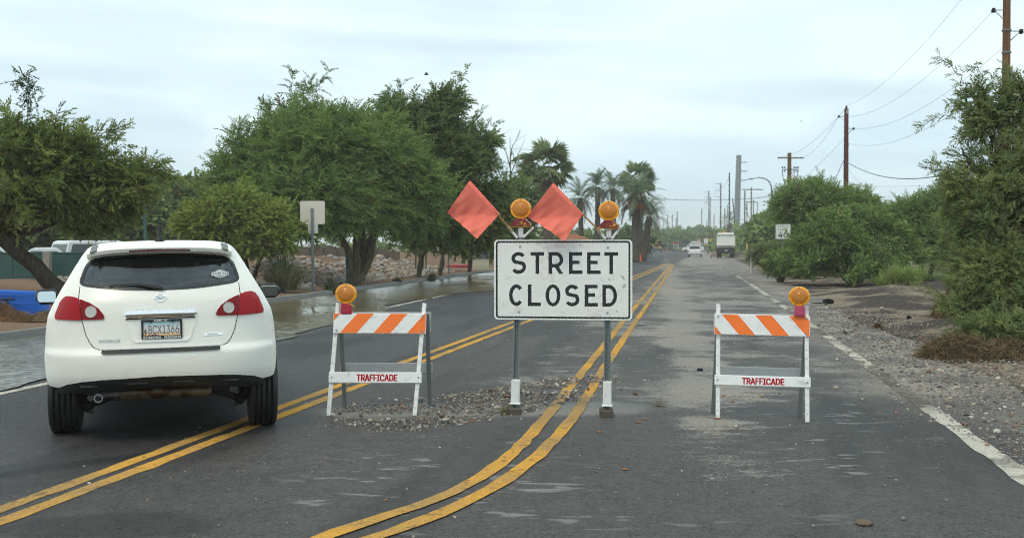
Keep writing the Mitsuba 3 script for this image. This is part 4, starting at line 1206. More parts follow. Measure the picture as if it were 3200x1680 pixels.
for ch, a, b in zip('STREET', (580, 748, 902, 1078, 1232, 1378), (708, 863, 1028, 1193, 1347, 1495)): put(ch, a, b, 669, 853)
for ch, a, b in zip('CLOSED', (562, 725, 876, 1043, 1212, 1362), (688, 836, 1004, 1166, 1324, 1486)): put(ch, a, b, 943, 1126)
iv = np.linalg.inv(SX)
for px, py in ((657, 624), (1408, 630), (648, 1178), (1404, 1178)):
    P = at(*z4(px, py), o[1]); q = (iv @ [*P, 1])[:3]
    add('bolt', moved(bolt((q[0], -.0018, q[2]), (0, -1, 0), .0088), SX), 'steel', smooth=False, parent=PNL)
for k, (px, py, ax, az) in enumerate([(690, 770, .02, .012), (905, 905, .012, -.02), (1180, 770, -.006, .02), (1360, 905, .02, -.016), (1500, 1010, .004, .022), (560, 890, .024, .012), (630, 1145, .016, .03), (1020, 1175, .025, -.01), (1290, 1210, .02, .004), (515, 1100, .006, .016), (1440, 900, .03, .004), (1180, 610, .02, .006), (1240, 1100, .02, -.016)]):
    P = at(*z4(px, py), o[1]); q = (iv @ [*P, 1])[:3]
    add('scratch', moved(plate_xz(LineString([(q[0] - ax, q[2] - az), (q[0] + ax * .2, q[2] + az * .4), (q[0] + ax, q[2] + az)]).buffer(.0016), -.0023, .0006), SX), 'matte_vc', (0.36, 0.34, 0.32) if k % 3 else (0.42, 0.24, 0.22), False, PNL)

# posts: perforated U-channel, white sleeve, block
z6 = lambda x, y: (1400 + x / 2.2533, 1080 + y / 2.2533)
for k, (P0, topx, topy) in enumerate(((PL0, *z4(664, 492)), (PR0, *z4(1410, 492)))):
    Ptop = at(topx, topy, P0[1])
    base = P0.copy(); base[2] = .05
    top = np.array([Ptop[0], P0[1], Ptop[2]])
    L = np.linalg.norm(top - base)
    zz = unit(top - base); X = mat4(base, unit(xd - zz * (xd @ zz)), np.cross(zz, unit(xd - zz * (xd @ zz))), zz)
    ch = Polygon([(-.034, .002), (-.034, -.002), (-.020, -.002), (-.013, .028), (.013, .028), (.020, -.002), (.034, -.002), (.034, .002), (.024, .002), (.016, .033), (-.016, .033), (-.024, .002)])
    ch = affinity.translate(ch, 0, -.03)
    m = moved(extr(ch, L), X)
    PO = add('post', m, 'galv', smooth=25, parent=SG)
    hs = np.arange(.10, L - .02, .0254 * 1.6)
    add('bolt_hole', cat(*[moved(trimesh.creation.cylinder(.0048, .001, sections=8), X @ mat4((0, -.0028, q), (1, 0, 0), (0, 0, 1), (0, -1, 0))) for q in hs]), 'matte_vc', (0.035, 0.04, 0.04), False, PO)
    add('sleeve', moved(cat(cbox((0, -.012, .16), (.078, .064, .235), .006), cbox((0, -.012, .045), (.098, .085, .012), .003)), X), 'scuffed_white', smooth=30, parent=SG)
    lab(add('footing', moved(cbox((.0, .03, .028), (.125, .26, .065), .008), mat4((base[0] - .01, base[1] - .03, 0), unit([1, .06 - .1 * k, 0]), unit([-.06 + .1 * k, 1, 0]))), 'matte_vc', rgb=(.115, .098, .080), smooth=30, parent=SG), 'weathered block under the post')
    # light bracket, sockets for flags
    ctr = at(*(z4(670, 305) if k == 0 else z4(1414, 321)), P0[1] - .04)
    R = (89 if k == 0 else 88) / 2.7047 * ctr[1] / FOC
    LT = warning_light(SG, ctr, R, xd, -np.cross([0, 0, 1], xd), 'flaking_case', None, 'dome', .965)
    add('bracket', beam((ctr[0], P0[1] - .032, top[2] - .06), (ctr[0], ctr[1] - .01, ctr[2] - R * 1.70), .046, .02, xd), 'scuffed_white', smooth=30, parent=LT)
    for a, b in (((z4(640, 550), z4(560, 452)), (z4(690, 545), z4(778, 460))) if k == 0 else ((z4(1385, 558), z4(1310, 470)), (z4(1438, 558), z4(1505, 468)))):
        add('flag_socket', cat(tube([at(*a, P0[1] - .055), at(*b, P0[1] - .055)], .0125, 10)), 'scuffed_white', smooth=40, parent=SG)
    add('bolt', cat(*[bolt((top[0], P0[1] - .031, top[2] - d), (0, -1, 0), .009) for d in (.03, .065)]), 'steel', smooth=False, parent=SG)


def flag(label, top, left, bottom, right, sock, sockend, Yf, seed):
    FG = thing('orange_flag', label, 'flag', 'coral warning flags above the closed-street sign')
    c = [at(*q, Yf) for q in (top, right, bottom, left)]
    n = 26
    u, v = np.meshgrid(np.linspace(0, 1, n), np.linspace(0, 1, n), indexing='ij')
    P = c[0] * ((1 - u) * (1 - v))[..., None] + c[1] * (u * (1 - v))[..., None] + c[2] * (u * v)[..., None] + c[3] * ((1 - u) * v)[..., None]
    w = .022 * np.sin(6.5 * u + 2.2 * v + seed) * v + .010 * np.sin(17 * u - 5 * v + seed) * v + .005 * np.sin(31 * u + 9 * v) * v + .055 * np.abs(u + v - 1 - .1) * (v > .02)
    crease = .010 * np.exp(-((u - .55 - .06 * seed) / .03) ** 2) * v + .006 * np.exp(-((u - .75) / .025) ** 2) * v
    sag = .014 * np.sin(np.pi * u) * (v > .98)
    P = P + np.stack([0 * u, -w - crease, sag * .6], -1)
    P[..., 0] += .004 * np.sin(20 * u + seed) * (v > .9)
    add('cloth', grid_mesh(P), 'flag_cloth', smooth=True, parent=FG)
    hem = [P[i, 0] + [0, -.003, 0] for i in range(n)]
    add('hem', tube(hem, .0105, 10), 'flag_cloth', smooth=40, parent=FG)
    add('staff', tube([c[0] * .97 + c[1] * .03, at(*sock, Yf), at(*sockend, Yf)], .0085, 10), 'matte_vc', (0.34, 0.20, 0.085), 40, FG)
    return FG


Yf = PL0[1] - .062
flag('coral square flag on the left of the two warning lamps above the sign', z4(235, 72), z4(45, 340), z4(299, 558), z4(487, 352), z4(560, 452), z4(600, 500), Yf, .4)
flag('coral square flag between the two warning lamps above the sign', z4(939, 90), z4(720, 370), z4(1032, 579), z4(1191, 356), z4(1310, 468), z4(1350, 516), PR0[1] - .10, 1.3)


# ------------------------------------------------------------------ trees, palms, bushes
def spray(kind, seed):
    """one leafy twig along +x, about 1 unit long: (vertices, faces, leaf shade)"""
    rng = np.random.default_rng(seed)
    V, F, S = [], [], []
    nleaf, ll, lw = {'fine': (15, .30, .022), 'mesquite': (13, .30, .040), 'broad': (12, .22, .085), 'far': (7, .42, .13), 'feather': (12, .46, .030)}[kind]
    t = np.linspace(.08, 1, nleaf) + rng.uniform(-.02, .02, nleaf)
    droop = rng.uniform(.10, .38) if kind != 'fine' else rng.uniform(.05, .3)
    wav = rng.uniform(-.2, .2)
    base = lambda q: np.stack([q, wav * q * q, -droop * q * q], -1)
    for i, q in enumerate(t):
        for s in (-1, 1):
            if rng.random() < .12: continue
            o = base(q)
            d = unit([rng.uniform(.35, 1.0), s * rng.uniform(.5, 1.0), rng.uniform(-.45, .35)])
            l = ll * rng.uniform(.65, 1.2) * (1 - .45 * abs(q - .45))
            n = unit(np.cross(d, [rng.normal() * .5, rng.normal() * .5, 1]))
            w = lw * rng.uniform(.8, 1.3)
            k = len(V)
            V += [o, o + d * l * .5 + n * w, o + d * l + [0, 0, -l * .18], o + d * l * .5 - n * w]
            F += [[k, k + 1, k + 2], [k, k + 2, k + 3]]
            S += [rng.uniform(.8, 1.2)] * 4
    return np.array(V), np.array(F), np.array(S)


def twist_frames(d, rng):
    """(n, 3, 3) frames whose first column is d"""
    d = d / np.linalg.norm(d, axis=1, keepdims=True)
    up = np.tile([0, 0, 1.0], (len(d), 1)) + 0.5 * rng.normal(size=d.shape)
    y = np.cross(up, d); y /= np.linalg.norm(y, axis=1, keepdims=True) + 1e-9
    z = np.cross(d, y)
    return np.stack([d, y, z], -1)


def sprays(kind, pos, dirs, size, cols, rng, nvar=4):
    V, F, C, nv = [], [], [], 0
    R = twist_frames(dirs, rng)
    which = rng.integers(nvar, size=len(pos))
    for k in range(nvar):
        i = np.nonzero(which == k)[0]
        if not len(i): continue
        v, f, s = spray(kind, 100 + k)
        W = np.einsum('kij,nj->kni', R[i], v) * size[i, None, None] + pos[i, None]
        V.append(W.reshape(-1, 3)); F.append((f[None] + (np.arange(len(i)) * len(v))[:, None, None]).reshape(-1, 3) + nv)
        C.append((cols[i, None, :] * s[None, :, None]).reshape(-1, 3)); nv += len(i) * len(v)
    return np.vstack(V), np.vstack(F), np.vstack(C)


GREEN = {'palo': ((0.120, 0.192, 0.088), (0.195, 0.275, 0.110)), 'mesq': ((0.098, 0.142, 0.060), (0.200, 0.248, 0.090)), 'light': ((0.138, 0.195, 0.070), (0.235, 0.285, 0.100)),
         'dark': ((0.092, 0.146, 0.074), (0.168, 0.225, 0.104)), 'grey': ((0.115, 0.155, 0.095), (0.180, 0.215, 0.120)), 'near': ((0.125, 0.178, 0.100), (0.250, 0.295, 0.155))}


def crown(blobs, kind, tint, n, size, rng, gap=.36, lift=.25, lean=(0, 0, 0), shell=.55, fr=1.1, wisps=0, wl=1.0, drop=0.0, thin=0.0):
    """foliage through the volume of several ellipsoids ((x, y, z), (rx, ry, rz)); returns the mesh parts and wisp paths"""
    B = [(np.array(c, float), np.maximum(np.array(r, float) - .48 * size, .4 * np.array(r, float))) for c, r in blobs]
    wgt = np.array([(r[0] * r[1] * r[2]) ** (2 / 3) for _, r in B]); wgt /= wgt.sum()
    zlo, zhi = min(b[0][2] - b[1][2] for b in B), max(b[0][2] + b[1][2] for b in B)
    P, D = [], []
    while sum(map(len, P)) < n:
        k = rng.choice(len(B), size=n, p=wgt)
        u = rng.normal(size=(n, 3)); u /= np.linalg.norm(u, axis=1, keepdims=True)
        r = shell + (1 - shell) * rng.random(n) ** .6
        r = np.where(rng.random(n) < .30, r * rng.random(n) ** .33, r)
        c = np.array([b[0] for b in B])[k]; rad = np.array([b[1] for b in B])[k]
        edge = 1 + .30 * (fbm3((c + u * rad) * .9, 3, 6) - .5) * 2
        p = c + u * rad * (r * edge)[:, None]
        g = fbm3(p * fr, 3, 2)
        ok = (g > gap + .10 * thin * (p[:, 2] - zlo) / (zhi - zlo)) & (p[:, 2] > .05) & (rng.random(n) < 1 - thin * np.clip((p[:, 2] - zlo) / (zhi - zlo), 0, 1))
        P.append(p[ok]); D.append((u * [1, 1, .8] + [0, 0, lift] + np.array(lean) + .55 * rng.normal(size=u.shape))[ok])
    P, D = np.vstack(P)[:n], np.vstack(D)[:n]
    D[:, 2] -= drop
    sz = size * rng.uniform(.65, 1.3, n)
    wpaths = []
    if wisps:
        WP_, WD, WS = [], [], []
        for _ in range(wisps):
            b = B[rng.choice(len(B), p=wgt)]
            u = unit(rng.normal(size=3) * [1, 1, .6] + [0, 0, .9])
            p0 = b[0] + u * b[1] * .8
            d = unit(u * [1, 1, .9] + np.array(lean) * 1.5 + .35 * rng.normal(size=3) + [0, 0, .35])
            L = wl * rng.uniform(.5, 1.2)
            t = np.linspace(0, 1, 9)
            path = p0 + d * (L * t)[:, None] + np.outer(t ** 2, [0, 0, -.22 * L]) + .03 * rng.normal(size=(9, 3))
            wpaths.append(path)
            for q in path[2:]:
                for _ in range(2):
                    WP_.append(q + .02 * rng.normal(size=3)); WD.append(d + .9 * rng.normal(size=3)); WS.append(size * rng.uniform(.45, .85))
        P, D, sz = np.vstack([P, WP_]), np.vstack([D, WD]), np.concatenate([sz, WS])
    lo, hi = np.array([1.40, 1.32, 1.0]) * np.array(GREEN[tint][0]), np.array([1.40, 1.32, 1.0]) * np.array(GREEN[tint][1])
    h = np.clip(fbm3(P * 1.6, 2, 12) * 1.3 - .15 + .25 * rng.normal(size=len(P)), 0, 1)[:, None]
    cols = lo * (1 - h) + hi * h
    dry = rng.random(len(P)) < .035
    cols[dry] = np.array([.15, .115, .05]) * rng.uniform(.7, 1.1, (dry.sum(), 1))
    return sprays(kind, P, D, sz, cols, rng), wpaths


def limb(p0, p1, r0, r1, rng, bend=.12, n=7):
    p0, p1 = np.array(p0, float), np.array(p1, float)
    t = np.linspace(0, 1, n)
    L = np.linalg.norm(p1 - p0)
    off = np.cumsum(rng.normal(size=(n, 3)), 0) * bend * L / n
    off -= np.outer(t, off[-1])
    pts = p0 + np.outer(t, p1 - p0) + off * np.sin(np.pi * t)[:, None] * 1.5 + np.outer(np.sin(np.pi * t) * .06 * L, [0, 0, 1])
    return tube(pts, np.linspace(r0, r1, n), 7), pts


def tree(name, label, category, foot, stems, blobs, kind, tint, n, size, seed, bark='bark', group=None, r0=.16, fork=.35, part='crown', **kw):
    """stems: tops of the first forks (offsets from the foot); every blob is reached by limbs from the nearest fork"""
    rng = np.random.default_rng(seed)
    t = thing(name, label, category, group)
    (v, f, c), wp = crown(blobs, kind, tint, n, size, rng, **kw)
    K = add(part, trimesh.Trimesh(v, f, process=False), 'leaf_vc', rgb=c, smooth=False, parent=t)
    foot = np.array(foot, float)
    wood, tips = [], []
    for s in stems:
        top = foot + np.array(s, float)
        m, pts = limb(foot + [0, 0, -.15], top, r0, r0 * .62, rng, .10)
        wood.append(m); tips.append((top, r0 * .6))
    for b, rad in blobs:
        b, rad = np.array(b, float), np.array(rad, float)
        k = int(np.argmin([np.linalg.norm(b - q[0]) for q in tips]))
        m, pts = limb(tips[k][0], b - [0, 0, rad[2] * .25], tips[k][1] * .8, .035, rng, .18)
        wood.append(m)
        for _ in range(6):
            q = pts[rng.integers(2, len(pts))]
            u = unit(rng.normal(size=3) + [0, 0, .5])
            m2, p2 = limb(q, b + u * rad * rng.uniform(.6, .95), .028, .006, rng, .2)
            wood.append(m2)
    TR_ = add('trunk', cat(*wood), bark, smooth=40, parent=t)
    if wp:
        kt = add('twigs', cat(*[tube(q, np.linspace(.010, .003, len(q)), 4, False) for q in wp]), 'matte_vc', (0.05, 0.045, 0.03), True, TR_)
        lab(kt, 'thin leafy outer twigs', kind='stuff')
    return t


def W(px, py, Y):
    return at(px, py, Y)


S_ = 1.2422                                                        # the overview picture was surveyed at 1/1.2422


def bl(x, y, Y, rx, ry, rd=None):
    """a crown blob surveyed in the overview: centre, half width and half height there, Y metres ahead"""
    c = at(x * S_, y * S_, Y)
    k = S_ * Y / FOC
    return (c, (rx * k, rd if rd else rx * k * .8, ry * k))


def footg(x, Y):
    c = at(x * S_, 765, Y)
    return np.array([c[0], Y, float(land(c[0], Y))])


# left: big mesquite leaning over the teal wall
f0 = footg(168, 27.5)
tree('mesquite_tree', 'large mesquite with a dark leaning trunk in front of the teal wall', 'tree', f0,
     [W(15 * S_, 612 * S_, 26.8) - f0],
     [bl(40, 505, 26.5, 120, 72), bl(170, 465, 27.5, 120, 80), bl(50, 405, 27, 115, 80), bl(235, 520, 28, 105, 52), bl(-70, 450, 26, 110, 110), bl(165, 375, 27, 78, 48), bl(45, 325, 26.5, 42, 32), bl(310, 462, 27.5, 72, 40), bl(370, 430, 28, 46, 22)],
     'mesquite', 'mesq', 4700, .48, 3, r0=.17, gap=.46, wisps=130, wl=1.15, lean=(.30, 0, -.10), shell=.40, fr=.8, thin=.7)
rngm = np.random.default_rng(5)
mt = 'mesquite_tree__trunk'
pth = np.array([W(165 * S_, 742 * S_, 27.4), W(120 * S_, 706 * S_, 27.3), W(90 * S_, 668 * S_, 27.2), W(50 * S_, 640 * S_, 27.0), W(15 * S_, 610 * S_, 26.8), W(-15 * S_, 560 * S_, 26.6)])
add('limb', tube(pth, [.24, .20, .19, .17, .16, .12], 10), 'bark', smooth=40, parent=mt)
pw2 = np.array([W(60 * S_, 310 * S_, 26.5), W(75 * S_, 250 * S_, 26.5), W(72 * S_, 215 * S_, 26.5), W(55 * S_, 198 * S_, 26.5)])
rng = np.random.default_rng(77)
q = np.vstack([pw2[k] + (pw2[k + 1] - pw2[k]) * t for k in range(3) for t in np.linspace(0, 1, 9)])
q = np.vstack([q, W(90 * S_, 222 * S_, 26.5) + .15 * rng.normal(size=(10, 3)), W(48 * S_, 205 * S_, 26.5) + .15 * rng.normal(size=(10, 3))])
v, f, c = sprays('mesquite', q, rng.normal(size=q.shape) + [0, 0, .2], np.full(len(q), .30), np.tile([.07, .105, .05], (len(q), 1)), rng)
add('crown', trimesh.Trimesh(v, f, process=False), 'leaf_vc', rgb=c, smooth=False, parent='mesquite_tree')

# trees behind the wall on the left
for i, (args, lbl) in enumerate([
        ([bl(60, 560, 62, 150, 70), bl(-60, 540, 62, 120, 90)], 'dark background tree behind the wall at the far left'),
        ([bl(260, 575, 66, 130, 62), bl(330, 540, 66, 90, 60)], 'dark background tree between the mesquite and the green lamp post'),
        ([bl(430, 545, 72, 80, 75), bl(470, 500, 74, 55, 50)], 'dark background tree directly behind the green lamp post')]):
    ft = np.array([args[0][0][0], args[0][0][1], 0]); ft[2] = float(land(ft[0], ft[1]))
    tree('background_tree', lbl, 'tree', ft, [(0, 0, 1.6)], args, 'far', 'dark', 1700, .95, 20 + i, r0=.2, gap=.35, wisps=10, wl=1.0)

# light green shrub tree in front of the palo verde
f1 = footg(632, 37.5)
tree('acacia_tree', 'low yellow-green tree with twisted dark stems above the rock bank', 'tree', f1, [(-.15, 0, .8), (.25, .1, .85)],
     [bl(545, 568, 37, 108, 66), bl(650, 560, 37, 98, 64), bl(600, 520, 37.5, 90, 54), bl(475, 596, 37, 62, 48), bl(715, 596, 36.5, 56, 40), bl(640, 612, 36.5, 70, 36)],
     'broad', 'light', 5200, .32, 4, r0=.09, gap=.42, wisps=40, wl=.8, shell=.45, lean=(.15, 0, 0))

# the large palo verde
f2 = footg(893, 43)
tree('palo_verde_tree', 'broad feathery palo verde with pale forked trunk behind the back of a road sign', 'tree', f2, [(-.55, 0, 1.9), (.1, .1, 2.2), (.75, .2, 1.9)],
     [bl(800, 400, 43, 190, 110), bl(640, 450, 43, 120, 90), bl(930, 420, 43.5, 150, 110), bl(780, 500, 42, 190, 90), bl(1010, 500, 44, 120, 95), bl(900, 530, 42.5, 130, 50), bl(740, 330, 44, 110, 55), bl(870, 340, 44, 130, 60), bl(600, 400, 43.5, 50, 50)],
     'fine', 'palo', 11500, .78, 7, bark='pale_bark', r0=.17, gap=.385, thin=.3, wisps=100, wl=1.3, lean=(.30, 0, -.02), shell=.55, drop=.22, fr=.8)
tree('mesquite_tree', 'tall dark mesquite rising behind the palo verde', 'tree', footg(905, 47), [(.1, 0, 2.2), (.6, .2, 2.0)],
     [bl(1040, 330, 49, 115, 70), bl(1130, 400, 49, 85, 70), bl(1010, 270, 49, 60, 40), bl(1110, 265, 49, 60, 40), bl(1180, 430, 50, 60, 55), bl(1190, 360, 50, 60, 28), bl(1080, 480, 49, 100, 70), bl(760, 275, 48, 70, 30), bl(1230, 470, 51, 50, 40)],
     'mesquite', 'dark', 4600, .70, 9, r0=.24, gap=.45, thin=.5, wisps=80, wl=1.8, lean=(.45, 0, .25), shell=.5)
for i, (blobs, x, Y, lbl) in enumerate([
        ([bl(1100, 560, 54, 75, 70), bl(1050, 570, 53, 60, 55)], 1052, 55, 'slim-trunked tree right of the palo verde'),
        ([bl(1180, 560, 58, 90, 80), bl(1240, 520, 58, 60, 55)], 1105, 57, 'tree with a leaning pale trunk beside the grey pole'),
        ([bl(1270, 570, 66, 80, 70), bl(1310, 510, 66, 45, 60), bl(1220, 590, 64, 60, 60)], 1180, 64, 'dark tree behind the left coral flag')]):
    ft = footg(x, Y)
    tree('shade_tree', lbl, 'tree', ft, [(.1, 0, 1.7), (.45, .1, 1.8)], blobs, 'broad' if i else 'mesquite', 'dark' if i != 1 else 'mesq', 2300, .62, 30 + i, bark='pale_bark' if i < 2 else 'bark', r0=.10, gap=.34, wisps=12, wl=.9)
# bare tree
BT = thing('bare_tree', 'leafless slender tree left of the tall fan palm', 'tree')
rng = np.random.default_rng(3)
p0 = W(1283 * S_, 620 * S_, 74)
a = W(1283 * S_, 345 * S_, 74)
wood = [tube([[p0[0], 74, .2], p0, (p0 + a) / 2 + [.05, 0, 0], a], [.12, .10, .06, .015], 6)]
for t, x, y in [(.30, 1330, 470), (.38, 1322, 420), (.45, 1250, 380), (.62, 1320, 350), (.72, 1255, 350), (.80, 1305, 335), (.2, 1340, 480), (.55, 1345, 400)]:
    s = p0 + (a - p0) * t
    e = W(x * S_, y * S_, 74 + rng.uniform(-1, 1))
    mm, pts = limb(s, e, .04, .008, rng, .15)
    wood.append(mm)
    for _ in range(4):
        q = pts[rng.integers(2, 7)]
        wood.append(limb(q, q + rng.normal(size=3) * [.6, .4, .4] + [.1, 0, .35], .014, .004, rng, .2, 5)[0])
add('trunk', cat(*wood), 'pale_bark', smooth=40, parent=BT)


# ---- palms
def frond_date(L, rng, npair=26):
    """an arching feather leaf along +x, unit frame; leaflets as thin blades"""
    V, F, S = [], [], []
    t = np.linspace(.05, 1, npair)
    arch = lambda q: np.stack([L * q * (1 - .12 * q), 0 * q, L * (.22 * q - .50 * q ** 2.2)], -1)
    for q in t:
        o = arch(q); tan = unit(arch(min(1, q + .02)) - arch(q - .02))
        ll = L * .20 * (math.sin(math.pi * min(1, .12 + q * .85)) ** .7)
        for s in (-1, 1):
            d = unit(tan * .75 + np.array([0, s * .8, .25 - .5 * rng.random()]))
            n = unit(np.cross(d, [0, 0, 1])) * ll * .055
            k = len(V)
            V += [o - n, o + n, o + d * ll]
            F += [[k, k + 1, k + 2]]; S += [rng.uniform(.8, 1.2)] * 3
    # rachis
    for a, b in zip(t[:-1], t[1:]):
        p, q = arch(a), arch(b); w = L * .010
        k = len(V)
        V += [p + [0, w, 0], p - [0, w, 0], q - [0, w, 0], q + [0, w, 0]]; F += [[k, k + 1, k + 2], [k, k + 2, k + 3]]; S += [1.1] * 4
    return np.array(V), np.array(F), np.array(S)


def frond_fan(L, rng, nb=16):
    """a fan leaf on a stalk along +x"""
    V, F, S = [], [], []
    w = L * .012
    V += [[0, w, 0], [0, -w, 0], [L * .52, -w, 0], [L * .52, w, 0]]; F += [[0, 1, 2], [0, 2, 3]]; S += [1.2] * 4
    c = np.array([L * .50, 0, 0])
    for a in np.linspace(-1.75, 1.75, nb):
        d = np.array([math.cos(a), math.sin(a), -.18 - .35 * abs(a) / 1.75 + .1 * rng.normal()])
        n = np.array([-math.sin(a), math.cos(a), 0]) * L * .045
        l = L * .50 * rng.uniform(.85, 1.1)
        k = len(V)
        V += [c, c + d * l * .55 + n, c + d * l + [0, 0, -.10 * l], c + d * l * .55 - n]
        F += [[k, k + 1, k + 2], [k, k + 2, k + 3]]; S += [rng.uniform(.8, 1.2)] * 4
    return np.array(V), np.array(F), np.array(S)


def palm(kind, label, base, top, r, L, nf, seed, group='palms along the street', dead=0, fruit=False, skirt=0.0):
    rng = np.random.default_rng(seed)
    PM = thing('date_palm' if kind == 'date' else 'fan_palm', label, 'palm tree', group)
    base, top = np.array(base, float), np.array(top, float)
    H = top[2] - base[2]
    n = 26
    t = np.linspace(0, 1, n)
    rr_ = r * (1.15 - .25 * t + .06 * (np.arange(n) % 2))
    pts = base + np.outer(t, top - base) + np.outer(np.sin(np.pi * t), [.06 * rng.normal(), 0, 0])
    add('trunk', tube(pts, rr_, 11), 'palm_bark', smooth=True, parent=PM)
    shapes = [(frond_date if kind == 'date' else frond_fan)(1.0, np.random.default_rng(k)) for k in range(3)]
    az = rng.uniform(0, 2 * np.pi, nf)
    el = np.arcsin(np.linspace(-.75 if kind == 'date' else -.55, .97, nf)) + rng.normal(size=nf) * .08
    d = np.stack([np.cos(az) * np.cos(el), np.sin(az) * np.cos(el), np.sin(el)], -1)
    R = []
    for q in d:
        y = unit(np.cross([0, 0, 1.0], q)); R.append(np.stack([q, y, np.cross(q, y)], -1))
    R = np.array(R)
    lo, hi = (np.array([.130, .180, .115]), np.array([.230, .290, .180])) if kind == 'date' else (np.array([.140, .195, .090]), np.array([.280, .330, .150]))
    mixv = rng.random((nf, 1))
    cols = lo + (hi - lo) * mixv
    cols[el < -.45] = np.array([.13, .125, .075]) * rng.uniform(.8, 1.1, ((el < -.45).sum(), 1))
    V, F, C, nv = [], [], [], 0
    for i in range(nf):
        v, f, s = shapes[i % 3]
        w = v @ R[i].T * L * rng.uniform(.85, 1.1) + top + d[i] * r * .8
        w[:, 2] -= .10 * L * (np.linalg.norm(v, axis=1)) ** 2 * (1 - abs(d[i, 2]))
        V.append(w); F.append(f + nv); C.append(cols[i] * s[:, None]); nv += len(v)
    lab(add('crown', trimesh.Trimesh(np.vstack(V), np.vstack(F), process=False), 'leaf_vc', rgb=np.vstack(C), smooth=False, parent=PM), 'green palm leaves')
    if dead:
        V, F, C, nv = [], [], [], 0
        for i in range(dead):
            a = rng.uniform(0, 2 * np.pi)
            v, f, s = shapes[i % 3]
            q = unit([math.cos(a), math.sin(a), -rng.uniform(.5, 3.5)])
            y = unit(np.cross([0, 0, 1.0], q)); RR_ = np.stack([q, y, np.cross(q, y)], -1)
            w = v * [1, .45, .5] @ RR_.T * L * rng.uniform(.6, 1.0) + top - [0, 0, rng.uniform(0, 1) * skirt] + [math.cos(a) * r, math.sin(a) * r, 0]
            V.append(w); F.append(f + nv); C.append(np.array([.30, .215, .12]) * rng.uniform(.6, 1.15) * s[:, None]); nv += len(v)
        lab(add('dead_leaves', trimesh.Trimesh(np.vstack(V), np.vstack(F), process=False), 'leaf_vc', rgb=np.vstack(C), smooth=False, parent=PM), 'hanging straw-coloured dead leaves')
    if fruit:
        ms = []
        for a in np.linspace(-2.6, -.5, 7):
            o = top + np.array([math.cos(a) * .8, math.sin(a) * .8, -.35 - .35 * rng.random()])
            ms.append(tube([top, (top + o) / 2 + [0, 0, .35], o], [.02, .02, .015], 4))
            for _ in range(26):
                ms.append(tube([o, o + [.22 * rng.normal(), .15 * rng.normal(), -.55 * rng.random() - .15]], [.030, .022], 4))
        lab(add('fruit', cat(*ms), 'matte_vc', (0.52, 0.175, 0.030), True, PM), 'orange date bunches')
    return PM


scene['palm_bark'] = two({'type': 'diffuse', 'reflectance': mikit.proc(lambda p, n, uv: MX((0.060, 0.048, 0.038), (0.165, 0.135, 0.105), FB(p.x * 6, p.y * 6, p.z * 4.5, 3)))})


def pbase(x, y, Y):
    c = at(x * S_, y * S_, Y); return np.array([c[0], Y, 0.0])


palm('fan', 'tall fan palm with a ragged crown left of the other palms', pbase(1379, 640, 88), W(1377 * S_, 418 * S_, 88), .34, 2.1, 62, 1, None, dead=26, skirt=1.6)
palm('date', 'slender date palm leftmost of the date palm group', pbase(1462, 640, 112), W(1460 * S_, 497 * S_, 112), .24, 2.5, 46, 2, None)
palm('date', 'slim date palm second from the left in the date palm group', pbase(1497, 640, 114), W(1503 * S_, 470 * S_, 114), .26, 2.3, 46, 3, None)
palm('date', 'date palm with a bushy crown behind the right warning lamp', pbase(1548, 640, 116), W(1541 * S_, 473 * S_, 116), .27, 2.6, 60, 4, None)
palm('date', 'thick date palm with orange fruit bunches, at the right end of the group', pbase(1597, 650, 110), W(1604 * S_, 497 * S_, 110), .40, 3.0, 100, 5, None, fruit=True, dead=8, skirt=.6)
palm('fan', 'fan palm with a pale dead skirt rising behind the thick date palm', pbase(1610, 648, 122), W(1602 * S_, 452 * S_, 122), .36, 2.0, 60, 6, None, dead=80, skirt=2.8)
palm('date', 'short date palm leaning right behind the thick date palm', pbase(1618, 648, 118), W(1634 * S_, 545 * S_, 118), .30, 2.3, 55, 7, None)
palm('date', 'small far palm beside the grey steel monopole', pbase(1840, 640, 330), W(1838 * S_, 560 * S_, 330), .45, 4.5, 40, 8, None)

# ---- right side: bushes and the near tree
f3 = footg(2150, 48)
tree('mesquite_bush', 'wide green mesquite bush spreading to the ground right of the speed limit sign', 'bush', f3, [(-1, 0, .8), (0, 0, 1.0), (1.2, 0, .9)],
     [bl(2090, 600, 46, 110, 70), bl(2200, 610, 47, 110, 75), bl(2100, 670, 45, 100, 42), bl(2015, 655, 48, 60, 38), bl(2270, 650, 47, 62, 55), bl(2150, 560, 48, 100, 45), bl(2235, 680, 46, 70, 32), bl(1960, 665, 50, 40, 34)],
     'broad', 'palo', 7600, .29, 14, r0=.10, gap=.455, fr=.8, wisps=16, wl=.6, shell=.55)
tree('palo_verde_tree', 'feathery palo verde behind the mesquite bush and the red-brown pole', 'tree', footg(2060, 62), [(-.4, 0, 1.5), (.5, 0, 1.6)],
     [bl(2040, 520, 60, 90, 52), bl(2130, 535, 60, 80, 45), bl(2005, 560, 64, 50, 40), bl(2190, 560, 60, 60, 40)],
     'fine', 'palo', 3000, .85, 15, bark='pale_bark', r0=.13, gap=.34, wisps=26, wl=1.1, lean=(-.05, 0, .25))
tree('palo_verde_tree', 'green palo verde between the red-brown pole and the near right tree', 'tree', footg(2330, 50), [(-.4, 0, 1.3), (.6, 0, 1.4)],
     [bl(2310, 560, 50, 80, 60), bl(2400, 540, 50, 90, 62), bl(2370, 600, 49, 100, 48), bl(2260, 570, 51, 50, 42), bl(2470, 560, 50, 60, 60)],
     'fine', 'palo', 3000, .75, 16, bark='pale_bark', r0=.12, gap=.34, wisps=24, wl=.9)
